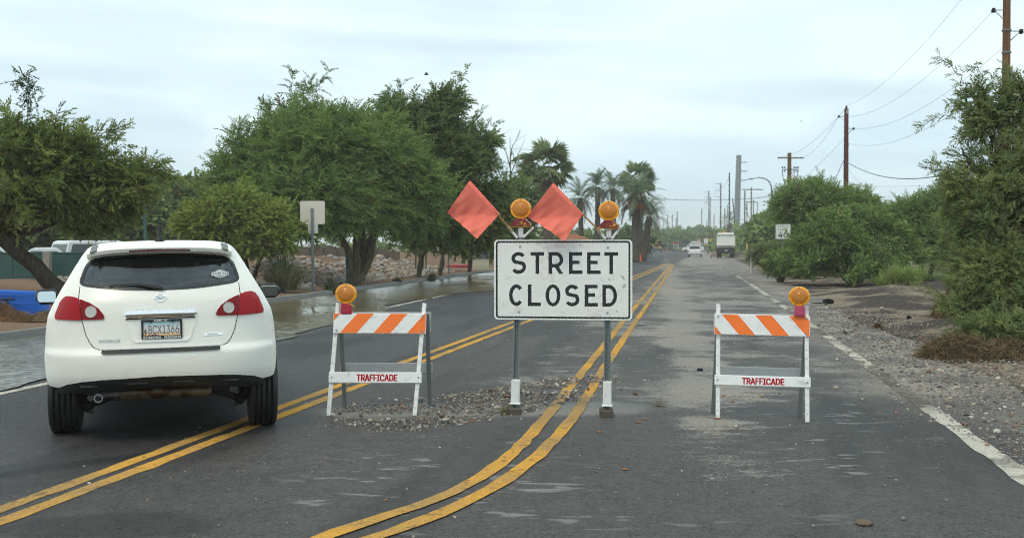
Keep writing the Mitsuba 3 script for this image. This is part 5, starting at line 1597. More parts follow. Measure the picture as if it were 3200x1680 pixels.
tree('roadside_shrub', 'grey-green shrub spilling onto the shoulder below the speed limit sign', 'shrub', footg(1960, 66), [(0, 0, .5), (.6, 0, .5)],
     [bl(1945, 640, 66, 55, 24), bl(1990, 660, 60, 50, 24), bl(1915, 645, 74, 36, 16), bl(2020, 680, 55, 44, 20)], 'mesquite', 'grey', 1700, .5, 17, r0=.05, gap=.34, wisps=8, wl=.5)
f4 = footg(2560, 18.6)
tree('mesquite_tree', 'near mesquite at the right edge, its branches in front of the tall pole', 'tree', f4, [(-.4, .1, 1.0), (.1, 0, 1.3), (.5, .2, 1.2)],
     [bl(2515, 560, 18.6, 118, 110), bl(2560, 450, 18.8, 100, 110), bl(2510, 700, 18.2, 108, 90), bl(2580, 640, 18.2, 120, 120), bl(2530, 800, 18.0, 90, 65), bl(2440, 400, 19, 58, 42), bl(2450, 255, 19.2, 46, 60), bl(2500, 330, 19, 70, 60), bl(2570, 250, 19, 50, 60), bl(2420, 470, 18.8, 62, 40), bl(2600, 800, 17.6, 70, 80), bl(2420, 785, 18, 50, 42), bl(2515, 835, 17.4, 100, 46), bl(2650, 500, 18.5, 100, 200)],
     'feather', 'near', 9500, .25, 18, r0=.08, gap=.475, thin=.55, wisps=230, wl=.75, lean=(-.18, 0, .0), shell=.35, drop=.12, fr=1.0)

# far trees along the end of the street
for i, (blobs, lbl, tn) in enumerate([
        ([bl(1700, 612, 330, 60, 26), bl(1640, 610, 330, 40, 22), bl(1755, 614, 330, 45, 22)], 'hazy green tree belt across the end of the street', 'palo'),
        ([bl(1815, 612, 300, 55, 24), bl(1790, 600, 310, 24, 14)], 'dark tree clump left of the grey steel monopole', 'dark'),
        ([bl(1760, 588, 420, 30, 14), bl(1730, 592, 420, 16, 10), bl(1695, 590, 430, 20, 12)], 'dark far tree crown above the tree belt', 'dark'),
        ([bl(1905, 605, 190, 40, 26), bl(1930, 585, 190, 22, 20)], 'trees right of the grey steel monopole', 'palo'),
        ([bl(1945, 590, 120, 44, 40), bl(1970, 600, 110, 36, 36)], 'dense green bush behind the crossarm pole', 'palo'),
        ([bl(1885, 596, 260, 12, 22), bl(1870, 600, 260, 12, 16)], 'narrow dark conifer-like tree behind the wooden poles', 'dark'),
        ([bl(1480, 620, 150, 110, 26), bl(1570, 612, 150, 80, 30), bl(1400, 615, 140, 60, 30)], 'green trees around the tiled-roof house', 'dark')]):
    ft = np.array([blobs[0][0][0], blobs[0][0][1], 0.0])
    tree('distant_tree', lbl, 'tree', ft, [(0, 0, 1.5)], blobs, 'far', tn, 900, blobs[0][1][2] * .75 + .4, 50 + i, r0=.25, gap=.30, shell=.5)
# far-off low vegetation that reads as one band
rng = np.random.default_rng(8)
B_ = [((x, 480 + 40 * rng.random(), 3), (16, 10, 4.5 + 2 * rng.random())) for x in np.arange(10, 130, 13)] + [((x, 330, 2.5), (14, 8, 4)) for x in np.arange(70, 200, 13)] + [((x, 150 + rng.random() * 20, 2.0), (6, 5, 2.4)) for x in np.arange(34, 80, 6)] + [((x, 120 + rng.random() * 20, 1.5), (5, 5, 3.2)) for x in np.arange(-60, -8, 6)]
(v, f, c), _ = crown(B_, 'far', 'palo', 5200, 2.2, rng, gap=.25, shell=.5)
lab(add('tree_belt', trimesh.Trimesh(v, f, process=False), 'leaf_vc', rgb=c, smooth=False), 'far band of desert trees along the horizon', 'trees', kind='stuff')

# ---- spiky plants and grass
def tussock(name, label, cat_, base, n, L, w, cols, seed, spread=1.2, up=.7, group=None):
    rng = np.random.default_rng(seed)
    V, F, C = [], [], []
    for i in range(n):
        a = rng.uniform(0, 2 * np.pi); e = rng.uniform(0, 1) ** .8 * spread
        d = unit([math.cos(a) * e, math.sin(a) * e, up + .3 * rng.random()])
        l = L * rng.uniform(.6, 1.1)
        s = unit(np.cross(d, [0, 0, 1]) + 1e-3) * w * rng.uniform(.7, 1.2)
        o = np.array(base) + [rng.normal() * L * .10, rng.normal() * L * .10, 0]
        m = o + d * l * .55; t = o + d * l + [0, 0, -l * .22 * e]
        k = len(V)
        V += [o - s, o + s, m + s * .8, m - s * .8, t]; F += [[k, k + 1, k + 2], [k, k + 2, k + 3], [k + 3, k + 2, k + 4]]
        c = np.array(cols[rng.integers(len(cols))]) * rng.uniform(.7, 1.2)
        if e > .8 and rng.random() < .55: c = np.array([.42, .34, .20]) * rng.uniform(.6, 1.1)
        C += [c] * 5
    k = add(name, trimesh.Trimesh(np.array(V), np.array(F), process=False), 'leaf_vc', rgb=np.array(C), smooth=False)
    return lab(k, label, cat_, group)


b = gp(960, 908); tussock('sotol_plant', 'large spiky grey-green plant with dry leaves beside the left kerb', 'plant', (curb_x(36.5) - 1.15, 36.5, .2), 760, 1.32, .022, [(.170, .205, .125), (.225, .245, .150), (.15, .185, .115)], 1)
rng = np.random.default_rng(6)
for i, (px, py, Y, L, lb) in enumerate([(1240, 868, 47, .38, 'small dark weed tuft by the kerb left of the slim tree'), (1350, 846, 52, .45, 'weed tuft at the foot of the leaning pale trunk'), (1035, 905, 38, .55, 'dark weed clump at the foot of the palo verde'), (2800, 905, 38, .42, 'yellow-green grass clump in front of the mesquite bush'), (2870, 905, 38.5, .42, 'second yellow-green grass clump right of the first'), (2760, 905, 39, .36, 'pale grass tuft at the left end of the grassy mound'), (2840, 915, 37, .36, 'bright grass tuft on top of the grassy mound'), (2440, 860, 50, .4, 'dry grass tuft beside the brown brush'), (2640, 1020, 21, .1, 'tiny green sprig on the shoulder behind the right barricade')]):
    c0 = at(px, py, Y); z = float(land(c0[0], Y))
    cols = [(.26, .36, .10), (.34, .40, .14)] if px > 2700 else ([(.26, .22, .13), (.17, .15, .08)] if px > 2400 else [(.085, .115, .060), (.13, .15, .075)])
    tussock('grass_tuft' if px > 2400 else 'weed_tuft', lb, 'grass' if px > 2400 else 'weed', (c0[0], Y, z), 420 if px > 2700 and py < 1000 else 260, L * (1.9 if px > 2700 and py < 1000 else 1.2), .013, cols, 40 + i, .9, .8)

rng = np.random.default_rng(61)
V, F, C = [], [], []
for _ in range(9000):
    Y = rng.uniform(27, 58); x = edge_x(Y) + rng.uniform(7.5, 17)
    if float(fbm3(np.array([x * .3, Y * .3, 1.0]), 2, 6)) < .42: continue
    z = low_field = float(land(np.array(x), np.array(Y)))
    h = rng.uniform(.10, .26); a = rng.uniform(0, 6.28); w = .02
    k = len(V)
    V += [(x - w * math.cos(a), Y - w * math.sin(a), z), (x + w * math.cos(a), Y + w * math.sin(a), z), (x + .12 * rng.normal(), Y + .12 * rng.normal(), z + h)]
    F += [(k, k + 1, k + 2)]; C += [np.array([(.24, .33, .10), (.32, .36, .13), (.20, .28, .09)][rng.integers(3)]) * rng.uniform(.8, 1.2)] * 3
lab(add('grass', trimesh.Trimesh(np.array(V), np.array(F), process=False), 'leaf_vc', rgb=np.array(C), smooth=False), 'low bright green grass in the field behind the right shoulder', 'grass', kind='stuff')

# brown root mats and heaps of flood debris
def rootmat(name, label, cat_, c0, rx, ry, h, n, seed, cols, rot=0.0):
    rng = np.random.default_rng(seed)
    t = thing(name, label, cat_)
    # core mound
    a = np.linspace(0, 2 * np.pi, 29)[:-1]; k = np.linspace(0, 1, 8)
    P = np.stack([np.outer(1 - k ** 2 * .0 - k * 1.0, np.cos(a)) * rx, np.outer(1 - k, np.sin(a)) * ry, np.outer(np.sin(k * np.pi / 2) ** .8, np.ones(28)) * h], -1)
    P[..., 2] *= .55 + .9 * fbm3(np.stack([P[..., 0] * 2.2 / rx + seed, P[..., 1] * 2, P[..., 2] * 0], -1), 3, seed)
    P = np.concatenate([P, P[:, :1]], 1)
    X = rz(rot, c0)
    add('mound', moved(grid_mesh(P), X), 'matte_vc', np.array(cols[0]) * .75, True, t)
    V, F, C = [], [], []
    for i in range(n):
        q, aa = rng.random() ** .6, rng.uniform(0, 2 * np.pi)
        kx = 1 - q
        o = np.array([q * math.cos(aa) * rx, q * math.sin(aa) * ry, 0.0])
        o[2] = h * math.sin(kx * math.pi / 2) ** .8 * (.55 + .9 * float(fbm3(np.array([o[0] * 2.2 / rx + seed, o[1] * 2, 0]), 3, seed)))
        d = unit([rng.normal(), rng.normal(), .55 * abs(rng.normal())]); l = rng.uniform(.05, .22) * min(1.5, h * 2.4 + .35)
        s = unit(np.cross(d, rng.normal(size=3))) * rng.uniform(.002, .006)
        m = o + d * l * .5 + [0, 0, .02]; e = o + d * l - [0, 0, .03]
        k0 = len(V)
        V += [o - s, o + s, m + s, m - s, e]; F += [[k0, k0 + 1, k0 + 2], [k0, k0 + 2, k0 + 3], [k0 + 3, k0 + 2, k0 + 4]]
        C += [np.array(cols[rng.integers(len(cols))]) * rng.uniform(.6, 1.3)] * 5
    m = trimesh.Trimesh(np.array(V), np.array(F), process=False)
    add('roots', moved(m, X), 'matte_vc', np.array(C), False, t)
    return t


BRN = [(.115, .062, .034), (.165, .100, .055), (.080, .046, .028), (.21, .145, .08)]
OLV = [(.185, .130, .075), (.230, .170, .095), (.125, .085, .050), (.165, .140, .075), (.290, .220, .135)]
c0 = gp(3010, 1118); rootmat('root_mat', 'long brown mat of uprooted grass lying under the near right mesquite', 'root mat', (c0[0], c0[1], float(land(c0[0], c0[1])) - .02), .66, .30, .36, 4600, 1, OLV)
c0 = gp(3150, 1112); rootmat('root_mat', 'smaller brown mat of roots at the right picture edge', 'root mat', (c0[0], c0[1], float(land(c0[0], c0[1])) - .02), .36, .24, .25, 1700, 2, OLV)
c0 = gp(2742, 1024); rootmat('root_clump', 'small brown root clump on the right shoulder', 'roots', (c0[0], c0[1], float(land(c0[0], c0[1]))), .10, .08, .09, 260, 3, BRN)
c0 = gp(2370, 845); rootmat('brush_heap', 'reddish-brown dry brush heap at the edge of the far shoulder', 'brush heap', (c0[0] + .6, 63, .0), 1.9, 1.2, .95, 1500, 4, BRN)
c0 = at(2870, 920, 29); rootmat('cut_bank', 'dark brown root-hung soil bank right of the grassy mound', 'soil bank', (c0[0] + .2, 26.5, -.05), .75, .9, .75, 1100, 5, BRN)
c0 = at(45 * S_, 800 * S_, 22.6); rootmat('root_clump', 'shaggy brown palm-fibre heap in front of the blue bin', 'debris heap', (c0[0] - .40, 22.6, .12), .70, .40, .27, 2200, 6, [(.20, .115, .065), (.26, .165, .095), (.14, .085, .05), (.30, .21, .13)])
c0 = at(130 * S_, 800 * S_, 22.8); rootmat('twig_heap', 'low tangle of twigs at the end of the blue bin', 'twigs', (c0[0], 22.8, .12), .55, .3, .16, 700, 7, OLV)


# ------------------------------------------------------------------ wall, parked cars, bin, signs, poles, far works
def low_z(x, y): return float(land(np.array(x), np.array(y)))


# teal wall with a concrete post, on the left
WLT = thing('garden_wall', 'teal painted wall behind the leaning mesquite trunk', 'wall')
wa, wb = at(-160, 790, 33.0), at(640, 790, 33.6)
wa[2] = wb[2] = 0
n = 9
for k in range(n - 1):
    p, q = wa + (wb - wa) * k / (n - 1), wa + (wb - wa) * (k + 1) / (n - 1)
    c = (p + q) / 2
    L = np.linalg.norm(q - p)
    X = mat4((c[0], c[1], 0), unit(q - p), np.cross([0, 0, 1], unit(q - p)), (0, 0, 1))
    add('wall_panel', moved(cbox((0, 0, .68), (L - .008, .16, 1.40), .012), X), 'teal_wall', smooth=30, parent=WLT)
add('coping', moved(cbox((0, 0, 1.388), (np.linalg.norm(wb - wa), .20, .05), .012), mat4(((wa + wb) / 2), unit(wb - wa), np.cross([0, 0, 1], unit(wb - wa)), (0, 0, 1))), 'teal_wall', smooth=30, parent=WLT)
pc = at(146, 790, 32.75)
lab(add('concrete_post', cbox((pc[0], 32.78, .75), (.205, .20, 1.38), .015), 'post_concrete', smooth=30, parent=WLT), 'pale concrete post on the wall')
scene['post_concrete'] = two({'type': 'diffuse', 'reflectance': mikit.proc(lambda p, n, uv: MX((0.20, 0.19, 0.16), (0.36, 0.35, 0.31), FB(p.x * 9, p.y * 9, p.z * 3, 3)))})
GW = thing('low_wall', 'low grey-brown block wall behind the yellow-green acacia', 'wall')
ga, gb = at(760, 790, 62), at(1250, 790, 64)
for k in range(12):
    p, q = ga + (gb - ga) * k / 12, ga + (gb - ga) * (k + 1) / 12
    z0 = low_z((p[0] + q[0]) / 2, 62.5)
    add('block', bx(((p[0] + q[0]) / 2, (p[1] + q[1]) / 2, z0 + .15 + .01 * (k % 3)), (abs(q[0] - p[0]) - .02, .2, .75)), 'post_concrete' if False else 'matte_vc', (.14 + .01 * (k % 3), .125, .105), False, GW)


def simple_car(name, label, cat_, X, L, Wd, H, rgb, tall=.56, gh=(.10, .62, .06, .30), zb=.95, group=None, rack=False, tail=True, glass=(0.018, 0.024, 0.028), wh=.33):
    """a vehicle for the middle distance: local x across, y forward from the tail, z up"""
    t = thing(name, label, cat_, group)
    w = Wd / 2
    low = []
    for y, ww, z0, z1 in ((0, .90, .42, zb * .92), (.05, .97, .34, zb), (.35, 1, .30, zb), (L * .62, 1, .30, zb * 1.0), (L - .35, .97, .32, zb * .86), (L - .05, .90, .36, zb * .74), (L, .84, .42, zb * .68)):
        low.append([(-w * ww, y, z0 + .10), (-w * ww, y, z1 - .16), (-w * ww * .95, y, z1), (w * ww * .95, y, z1), (w * ww, y, z1 - .16), (w * ww, y, z0 + .10), (w * ww * .92, y, z0), (-w * ww * .92, y, z0), (-w * ww, y, z0 + .10)])
    low = np.array(low)
    g0, g1, s0, s1 = gh[0] * L, gh[1] * L, gh[2] * L, gh[3] * L
    r = w * .80
    top = np.array([[-w * .93, g0, zb - .01], [w * .93, g0, zb - .01], [w * .93, g1 + .2, zb - .01], [-w * .93, g1 + .2, zb - .01],
                    [-r, g0 + s0, H - .05], [r, g0 + s0, H - .05], [r, g1 - s1 * .5, H - .05], [-r, g1 - s1 * .5, H - .05], [-r * .88, g0 + s0 + .12, H], [r * .88, g0 + s0 + .12, H], [r * .88, g1 - s1 * .5 - .15, H], [-r * .88, g1 - s1 * .5 - .15, H]])
    endc = [trimesh.convex.convex_hull(low[0] + np.array([[0, 0, 0]] * 9)[:9] + np.random.default_rng(0).normal(size=(9, 3)) * 1e-4), ]
    bm = cat(grid_mesh(low), trimesh.Trimesh(np.vstack([low[0], low[0].mean(0)]), [[i, i + 1, 9] for i in range(8)], process=False), trimesh.Trimesh(np.vstack([low[-1], low[-1].mean(0)]), [[i + 1, i, 9] for i in range(8)], process=False), trimesh.convex.convex_hull(top))
    add('body', bm, 'gloss_vc', rgb, 28, t, X)
    zc0, zc1 = zb + .06, H - .13
    def lerp_side(y0, y1, z):
        k = (z - zb) / (H - .05 - zb)
        return w * .93 + (r - w * .93) * k + .004
    fr = lambda z: (g0 + s0 * (z - zb) / (H - .05 - zb) - .006)
    ff = lambda z: (g1 + .2 + (g1 - s1 * .5 - g1 - .2) * (z - zb) / (H - .05 - zb) + .006)
    sx = lambda z: lerp_side(0, 0, z)
    add('rear_window', grid_mesh(np.array([[(-(sx(z) - .12), fr(z), z), (sx(z) - .12, fr(z), z)] for z in (zc0, zc1)])), 'gloss_vc', glass, False, t, X)
    add('windscreen', grid_mesh(np.array([[(-(sx(z) - .12), ff(z), z), (sx(z) - .12, ff(z), z)] for z in (zc0, zc1)])), 'gloss_vc', glass, False, t, X)
    for s in (-1, 1):
        m0 = (g0 + g1) / 2
        for a, b in ((.12, -.03), (.03, -.14)):
            y0 = lambda z: (fr(z) + .14 if a > .1 else m0 + .03)
            y1 = lambda z: (m0 - .03 if a > .1 else ff(z) - .16)
            add('side_window', grid_mesh(np.array([[(s * sx(z), y0(z), z), (s * sx(z), y1(z), z)] for z in (zc0, zc1)])), 'gloss_vc', glass, False, t, X)
        for yy in (L * .20, L * .80):
            add('wheel', moved(lathe([(0, -.1), (wh * .6, -.1), (wh * .95, -.09), (wh, -.05), (wh, .05), (wh * .95, .09), (wh * .6, .10), (0, .07)], 20, mat4((s * (w - .10), yy, wh), (0, 1, 0), (0, 0, 1), (1, 0, 0))), np.eye(4)), 'satin_vc', (0.018, 0.018, 0.018), 30, t, X)
        if tail:
            add('tail_light', cbox((s * w * .86, .0, zb * .80), (.16, .05, .18), .01), 'gloss_vc', (0.28, 0.015, 0.015), 30, t, X)
    add('bumper', cbox((0, -.03, .46), (Wd * .92, .14, .18), .03), 'satin_vc', (0.35, 0.36, 0.36) if rack else np.array(rgb) * .8, 30, t, X)
    return t


# cars parked behind the wall
c0 = at(-40, 790, 40.5); simple_car('parked_car', 'silver car roof showing above the teal wall, leftmost', 'car', rz(-math.pi / 2 + .2, (c0[0] - 2.0, 40.5, .10)), 4.5, 1.78, 1.45, (0.55, 0.57, 0.58), gh=(.20, .70, .12, .30), group='cars parked behind the teal wall')
c0 = at(140, 790, 41.5); simple_car('parked_car', 'pale grey sedan with curved roof above the teal wall, left of the post', 'car', rz(-math.pi / 2 + .1, (c0[0] - 1.95, 41.5, .10)), 4.5, 1.78, 1.43, (0.50, 0.53, 0.55), gh=(.22, .72, .14, .34), group='cars parked behind the teal wall')
c0 = at(290, 790, 42); simple_car('parked_car', 'silver sport utility car with roof rails above the teal wall, nearest the white car', 'car', rz(-math.pi / 2 + .75, (c0[0] - 1.2, 41.2, .06)), 4.6, 1.85, 1.72, (0.62, 0.64, 0.65), gh=(.03, .64, .05, .26), group='cars parked behind the teal wall', glass=(0.05, 0.06, 0.065))

# blue bin lying on its side
BN = thing('wheeled_bin', 'blue wheeled bin lying on its side behind the fibre heap', 'bin')
o = at(64, 1004, 23.4); o[2] = low_z(o[0], 23.4) - .03
X = rz(.12, o)
tap = np.array([[x, y, z] for x, s in ((-.72, 1.0), (.50, .80)) for y in (-.32 * s, .32 * s) for z in (.31 - .31 * s, .31 + .31 * s)])
shell = m3.Manifold.hull_points(tap.astype(np.float32))
inner = m3.Manifold.hull_points((np.array([[x, y * .93, .31 + (z - .31) * .93] for x, y, z in tap]) + [-.05, 0, 0]).astype(np.float32))
add('body', shell - inner, 'satin_vc', (0.016, 0.130, 0.55), 30, BN, X)
add('rim', cat(*[cbox(c, s, .008) for c, s in (((-.70, 0, .64), (.06, .74, .04)), ((-.70, 0, -.02), (.06, .74, .04)), ((-.70, .35, .31), (.06, .04, .70)), ((-.70, -.35, .31), (.06, .04, .70)))]), 'satin_vc', (0.014, 0.11, 0.48), 30, BN, X)
add('lid', moved(cbox((0, 0, 0), (.04, .70, .62), .015), mat4((-.80, -.02, .50), (math.cos(.5), 0, math.sin(.5)), (0, 1, 0), (-math.sin(.5), 0, math.cos(.5)))), 'satin_vc', (0.016, 0.12, 0.50), 30, BN, X)
for yy, zz in ((-.29, .13), (-.29, .34), (-.29, .52)):
    add('rib', cbox((-.1, yy - .028, zz), (1.05, .018, .022), .006), 'satin_vc', (0.014, 0.11, 0.46), 30, BN, X)
add('handle', cat(tube([(-.30, -.33, .44), (-.30, -.37, .44), (-.02, -.37, .44), (-.02, -.33, .44)], .018, 8), cbox((-.16, -.35, .36), (.06, .02, .14), .008)), 'satin_vc', (0.015, 0.017, 0.018), 40, BN, X)
for zz in (.05, .57):
    add('wheel', lathe([(0, -.03), (.10, -.03), (.125, -.015), (.125, .015), (.10, .03), (0, .03)], 20, mat4((.50, -.22, zz))), 'satin_vc', (0.015, 0.015, 0.015), 30, BN, X)
add('leg', cat(cbox((.30, -.24, .05), (.07, .07, .32), .01), cbox((.38, .15, .05), (.07, .07, .32), .01)), 'satin_vc', (0.012, 0.085, 0.38), 30, BN, X)

# back of a road sign, left
RS = thing('road_sign', 'back of a square pale road sign with a small plate under it', 'road sign')
Ys = 38.0
a, b = at(938, 700, Ys), at(1015, 628, Ys)
add('panel', plate_xz(rrect(a[0], a[2], b[0], b[2], .04), Ys, .004), 'satin_vc', (0.68, 0.65, 0.57), False, RS)
a, b = at(962, 729, Ys), at(993.5, 699, Ys)
add('small_plate', plate_xz(rrect(a[0], a[2], b[0], b[2], .02), Ys + .01, .004), 'satin_vc', (0.62, 0.64, 0.62), False, RS)
p0, p1 = at(979, 820, Ys), at(976, 650, Ys)
add('post', beam((p0[0], Ys - .035, low_z(p0[0], Ys) - .2), (p1[0], Ys - .035, p1[2]), .085, .06), 'galv', smooth=30, parent=RS)

# green lamp post
LP = thing('lamp_post', 'green lamp post with a short box lamp above the background trees, left', 'lamp post')
Y = 58.0
a = at(452, 560, Y)
add('pole', tube([(a[0], Y, .5), (a[0], Y, a[2])], [.085, .065], 10), 'satin_vc', (0.035, 0.10, 0.085), 40, LP)
add('lamp_head', cbox((a[0] - .38, Y, a[2] - .02), (.85, .40, .16), .03), 'satin_vc', (0.035, 0.10, 0.085), 40, LP)

# little things on the left bank
GB = thing('utility_cabinet', 'cream box with a dark sloping lid under the left coral flag', 'cabinet')
Y = 62.0
a, b = at(1477, 836, Y), at(1528, 806, Y)
add('body', cbox(((a[0] + b[0]) / 2, Y, (a[2] + b[2]) / 2 - .05), (b[0] - a[0], .6, b[2] - a[2] + .1), .02), 'satin_vc', (0.56, 0.52, 0.38), 30, GB)
add('panel', cbox(((a[0] + b[0]) / 2, Y - .305, (a[2] + b[2]) / 2), ((b[0] - a[0]) * .86, .02, (b[2] - a[2]) * .72), .006), 'satin_vc', (0.60, 0.56, 0.43), 30, GB)
h = at(1500, 784, Y)[2]
rf = np.array([[x, y, z] for x in (a[0] - .03, b[0] + .03) for y, z in ((Y - .36, b[2] + .01), (Y + .36, b[2] + .01), (Y + .30, h), (Y + .1, h))])
add('lid', trimesh.convex.convex_hull(rf), 'satin_vc', (0.035, 0.038, 0.042), 30, GB)
RK = thing('red_kerb', 'red painted kerb strip behind the trees, beside the cream box', 'kerb')
a, b = at(1396, 831, 66), at(1494, 834, 66)
add('strip', cbox(((a[0] + b[0]) / 2, 66, a[2]), (b[0] - a[0], .5, .16), .03), 'satin_vc', (0.50, 0.055, 0.055), 30, RK)
NB = thing('notice_board', 'small tan notice board on posts in the shade of the trees', 'notice board')
Y = 60.0
a, b = at(1293, 786, Y), at(1337, 765, Y)
add('panel', cbox(((a[0] + b[0]) / 2, Y, (a[2] + b[2]) / 2), (b[0] - a[0], .05, b[2] - a[2]), .01), 'matte_vc', (0.23, 0.19, 0.145), 30, NB)
for xx in (a[0] + .1, b[0] - .1):
    add('post', tube([(xx, Y + .04, .4), (xx, Y + .04, b[2])], .04, 8), 'matte_vc', (0.10, 0.08, 0.06), 30, NB)
GPt = thing('grey_post', 'thin grey post standing among the trees left of the cream box', 'post')
a, b = at(1402, 852, 60), at(1401, 745, 60)
add('post', tube([(a[0], 60, a[2] - .2), (b[0], 60, b[2])], .05, 10), 'galv', smooth=40, parent=GPt)
GPt = thing('green_post', 'short dark green steel post at the foot of the palo verde trunk', 'post')
a, b = at(1089, 886, 42.5), at(1089, 800, 42.5)
add('post', beam((a[0], 42.2, a[2] - .2), (b[0], 42.2, b[2]), .08, .04), 'satin_vc', (0.018, 0.06, 0.055), 30, GPt)

# house with a tiled roof
HS = thing('house', 'house with an orange tiled hip roof behind the sign', 'house')
Y = 96.0
a, b = at(1755, 753, Y), at(1845, 753, Y)
add('wall', bx(((a[0] + b[0]) / 2, Y + 3, 1.0), (b[0] - a[0] - .4, 6, 2.2)), 'matte_vc', (0.34, 0.27, 0.19), False, HS)
top = at(1785, 730, Y + 2)[2]
nrow = 9
RFm = trimesh.convex.convex_hull(np.array([[a[0] - .3, Y - .3, a[2]], [b[0] + .3, Y - .3, a[2]], [a[0] - .3, Y + 6.3, a[2]], [b[0] + .3, Y + 6.3, a[2]], [a[0] + .9, Y + 3, top], [b[0] - 1.2, Y + 3, top]]))
RFk = add('roof', RFm, 'matte_vc', (0.40, 0.19, 0.11), False, HS)
for k in range(nrow):
    f_ = k / nrow
    z = a[2] + (top - a[2]) * f_; y = Y - .3 + 3.3 * f_
    add('tile_row', tube([(a[0] - .3 + 1.2 * f_, y - .02, z + .02), (b[0] + .3 - 1.5 * f_, y - .02, z + .02)], .05, 6), 'matte_vc', np.array([.42, .20, .12]) * (.85 + .25 * (k % 2)), 40, RFk)
for xx in (.3, .7):
    wn = add('window', bx((a[0] + (b[0] - a[0]) * xx, Y - .02, 1.1), (.7, .06, .9)), 'gloss_vc', (.03, .04, .045), False, HS)

# ---- speed limit sign
SL = thing('road_sign', 'white SPEED LIMIT 40 sign half hidden by the mesquite bush', 'road sign')
Y = 58.0
a, b = at(2423.5, 746.5, Y), at(2470, 700.5, Y)
w_, h_ = b[0] - a[0], b[2] - a[2]
XS = mat4((a[0], Y, a[2]), unit([1, -.08, 0]), unit([.08, 1, 0]))
P = add('panel', moved(plate_xz(rrect(0, 0, w_, h_, .035), -.002, .004), XS), 'satin_vc', (0.74, 0.75, 0.73), False, SL)
bd = rrect(.014, .014, w_ - .014, h_ - .014, .03)
add('border', moved(plate_xz(bd.difference(bd.buffer(-.010)), -.0035, .002), XS), 'satin_vc', (0.02, 0.02, 0.02), False, P)


def flat(s, h, w, cx, z0, yf, bold=True):
    t = meshkit.text_mesh(s, h, .002, bold=bold)
    t.apply_scale([w / (t.bounds[1][0] - t.bounds[0][0]), 1, 1])
    v = t.vertices + [cx - (t.bounds[0][0] + t.bounds[1][0]) / 2, z0, 0]
    return trimesh.Trimesh(np.stack([v[:, 0], yf - v[:, 2], v[:, 1]], 1), t.faces, process=False)


add('lettering', moved(cat(flat('SPEED', .105, w_ * .72, w_ / 2, h_ * .77, -.003, False), flat('LIMIT', .105, w_ * .60, w_ / 2, h_ * .57, -.003, False), flat('40', .27, w_ * .66, w_ / 2, h_ * .10, -.003)), XS), 'satin_vc', (0.02, 0.02, 0.02), False, P)
add('post', beam((a[0] + w_ / 2, Y + .05, 0), (a[0] + w_ / 2, Y + .05, b[2] - .05), .07, .04), 'galv', smooth=30, parent=SL)
# a pale conduit in the field
VP_ = thing('vent_pipe', 'thin pale pipe standing among the trees between mesquite bush and near tree', 'pipe')
a, b = at(2909, 786, 47), at(2909, 640, 47)
add('pipe', tube([(a[0], 44.0, a[2] - .3), (a[0], 44.0, b[2] - .5)], .035, 8), 'satin_vc', (0.42, 0.45, 0.46), 40, VP_)
add('cap', tube([(a[0], 44.0, b[2] - .5), (a[0], 44.0, b[2] - .28), (a[0], 44.0, b[2])], [.06, .05, .01], 8), 'satin_vc', (0.70, 0.72, 0.72), 40, VP_)

# ---- poles and wires
def sag(p, q, s, n=24):
    t = np.linspace(0, 1, n)
    return np.array(p) + np.outer(t, np.array(q) - p) - np.outer(4 * t * (1 - t), [0, 0, s])


def insul(p, r=.06):
    return lathe([(0, -.10), (r * .5, -.10), (r, -.06), (r * .6, -.04), (r, -.01), (r * .6, .02), (r * .8, .05), (r * .3, .08), (0, .08)], 10, mat4(p))


def pole(label, px, top_py, Y, r, mat='pole_wood', group=None, foot=0.0, lean=0.0, name='utility_pole', rgb=None):
    t = thing(name, label, 'utility pole' if name == 'utility_pole' else 'pole', group)
    c = at(px, top_py, Y)
    m = tube([(c[0] - lean, Y, foot - .3), (c[0] - lean * .5, Y, (foot + c[2]) / 2), (c[0], Y, c[2])], [r * 1.15, r, r * .85], 12)
    add('pole_shaft', m, mat, rgb=rgb, smooth=40, parent=t)
    return t, np.array([c[0], Y, c[2]])


P1, t1 = pole('thick brown wooden pole at the right edge behind the near mesquite', 3147, -75, 42, .150)
P2, t2 = pole('red-brown wooden pole above the mesquite bush', 2645, 340, 80, .175, 'red_wood')
P3, t3 = pole('wooden pole with a long crossarm and cable loops, right of the curved street lamp', 2467, 478, 118, .235)
ins = {}
for nm, P_, pts in (('1', P1, [(3105, 32, -1), (3191, 98, 1)]), ('2', P2, [(2621.5, 363.5, -1), (2667.5, 401.5, 1), (2655.5, 450, 1)])):
    Y = 42 if nm == '1' else 80
    tp = t1 if nm == '1' else t2
    for k, (px, py, s) in enumerate(pts):
        q = at(px, py, Y)
        big_ = k < 2
        arm = [tube([(tp[0], Y, q[2]), q], .018 if nm == '1' else .022, 6), tube([(tp[0], Y, q[2] - .45), q - [s * .05, 0, .03]], .014, 6)]
        I = num(f'{P_}__insulator_arm')
        scene[I] = mikit.ply(cat(*arm), 'galv', smooth=True)
        if big_:
            add('insulator', insul(q, .10 if nm == '1' else .09), 'satin_vc', (0.022, 0.026, 0.040), 40, I)
        ins[nm + str(k)] = q
ins['1t'], ins['2t'] = t1 + [0, 0, .3], t2 + [0, 0, .12]
add('top_insulator', insul(ins['2t'], .09), 'satin_vc', (0.022, 0.026, 0.04), 40, P2)
add('pole_band', cat(*[lathe([(.165, -.03), (.172, -.03), (.172, .03), (.165, .03)], 14, mat4((t1[0], 42, z))) for z in (8.6, 9.4, 7.9, 6.6)]), 'galv', smooth=40, parent=P1)
add('top_plate', bx(t2 + [0, -.16, -.22], (.09, .02, .30)), 'steel', smooth=False, parent=P2)
A3 = add('crossarm', bx((t3[0] + .05, 118 - .26, at(2467, 494, 118)[2]), (2.65, .12, .12)), 'pole_wood', smooth=False, parent=P3)
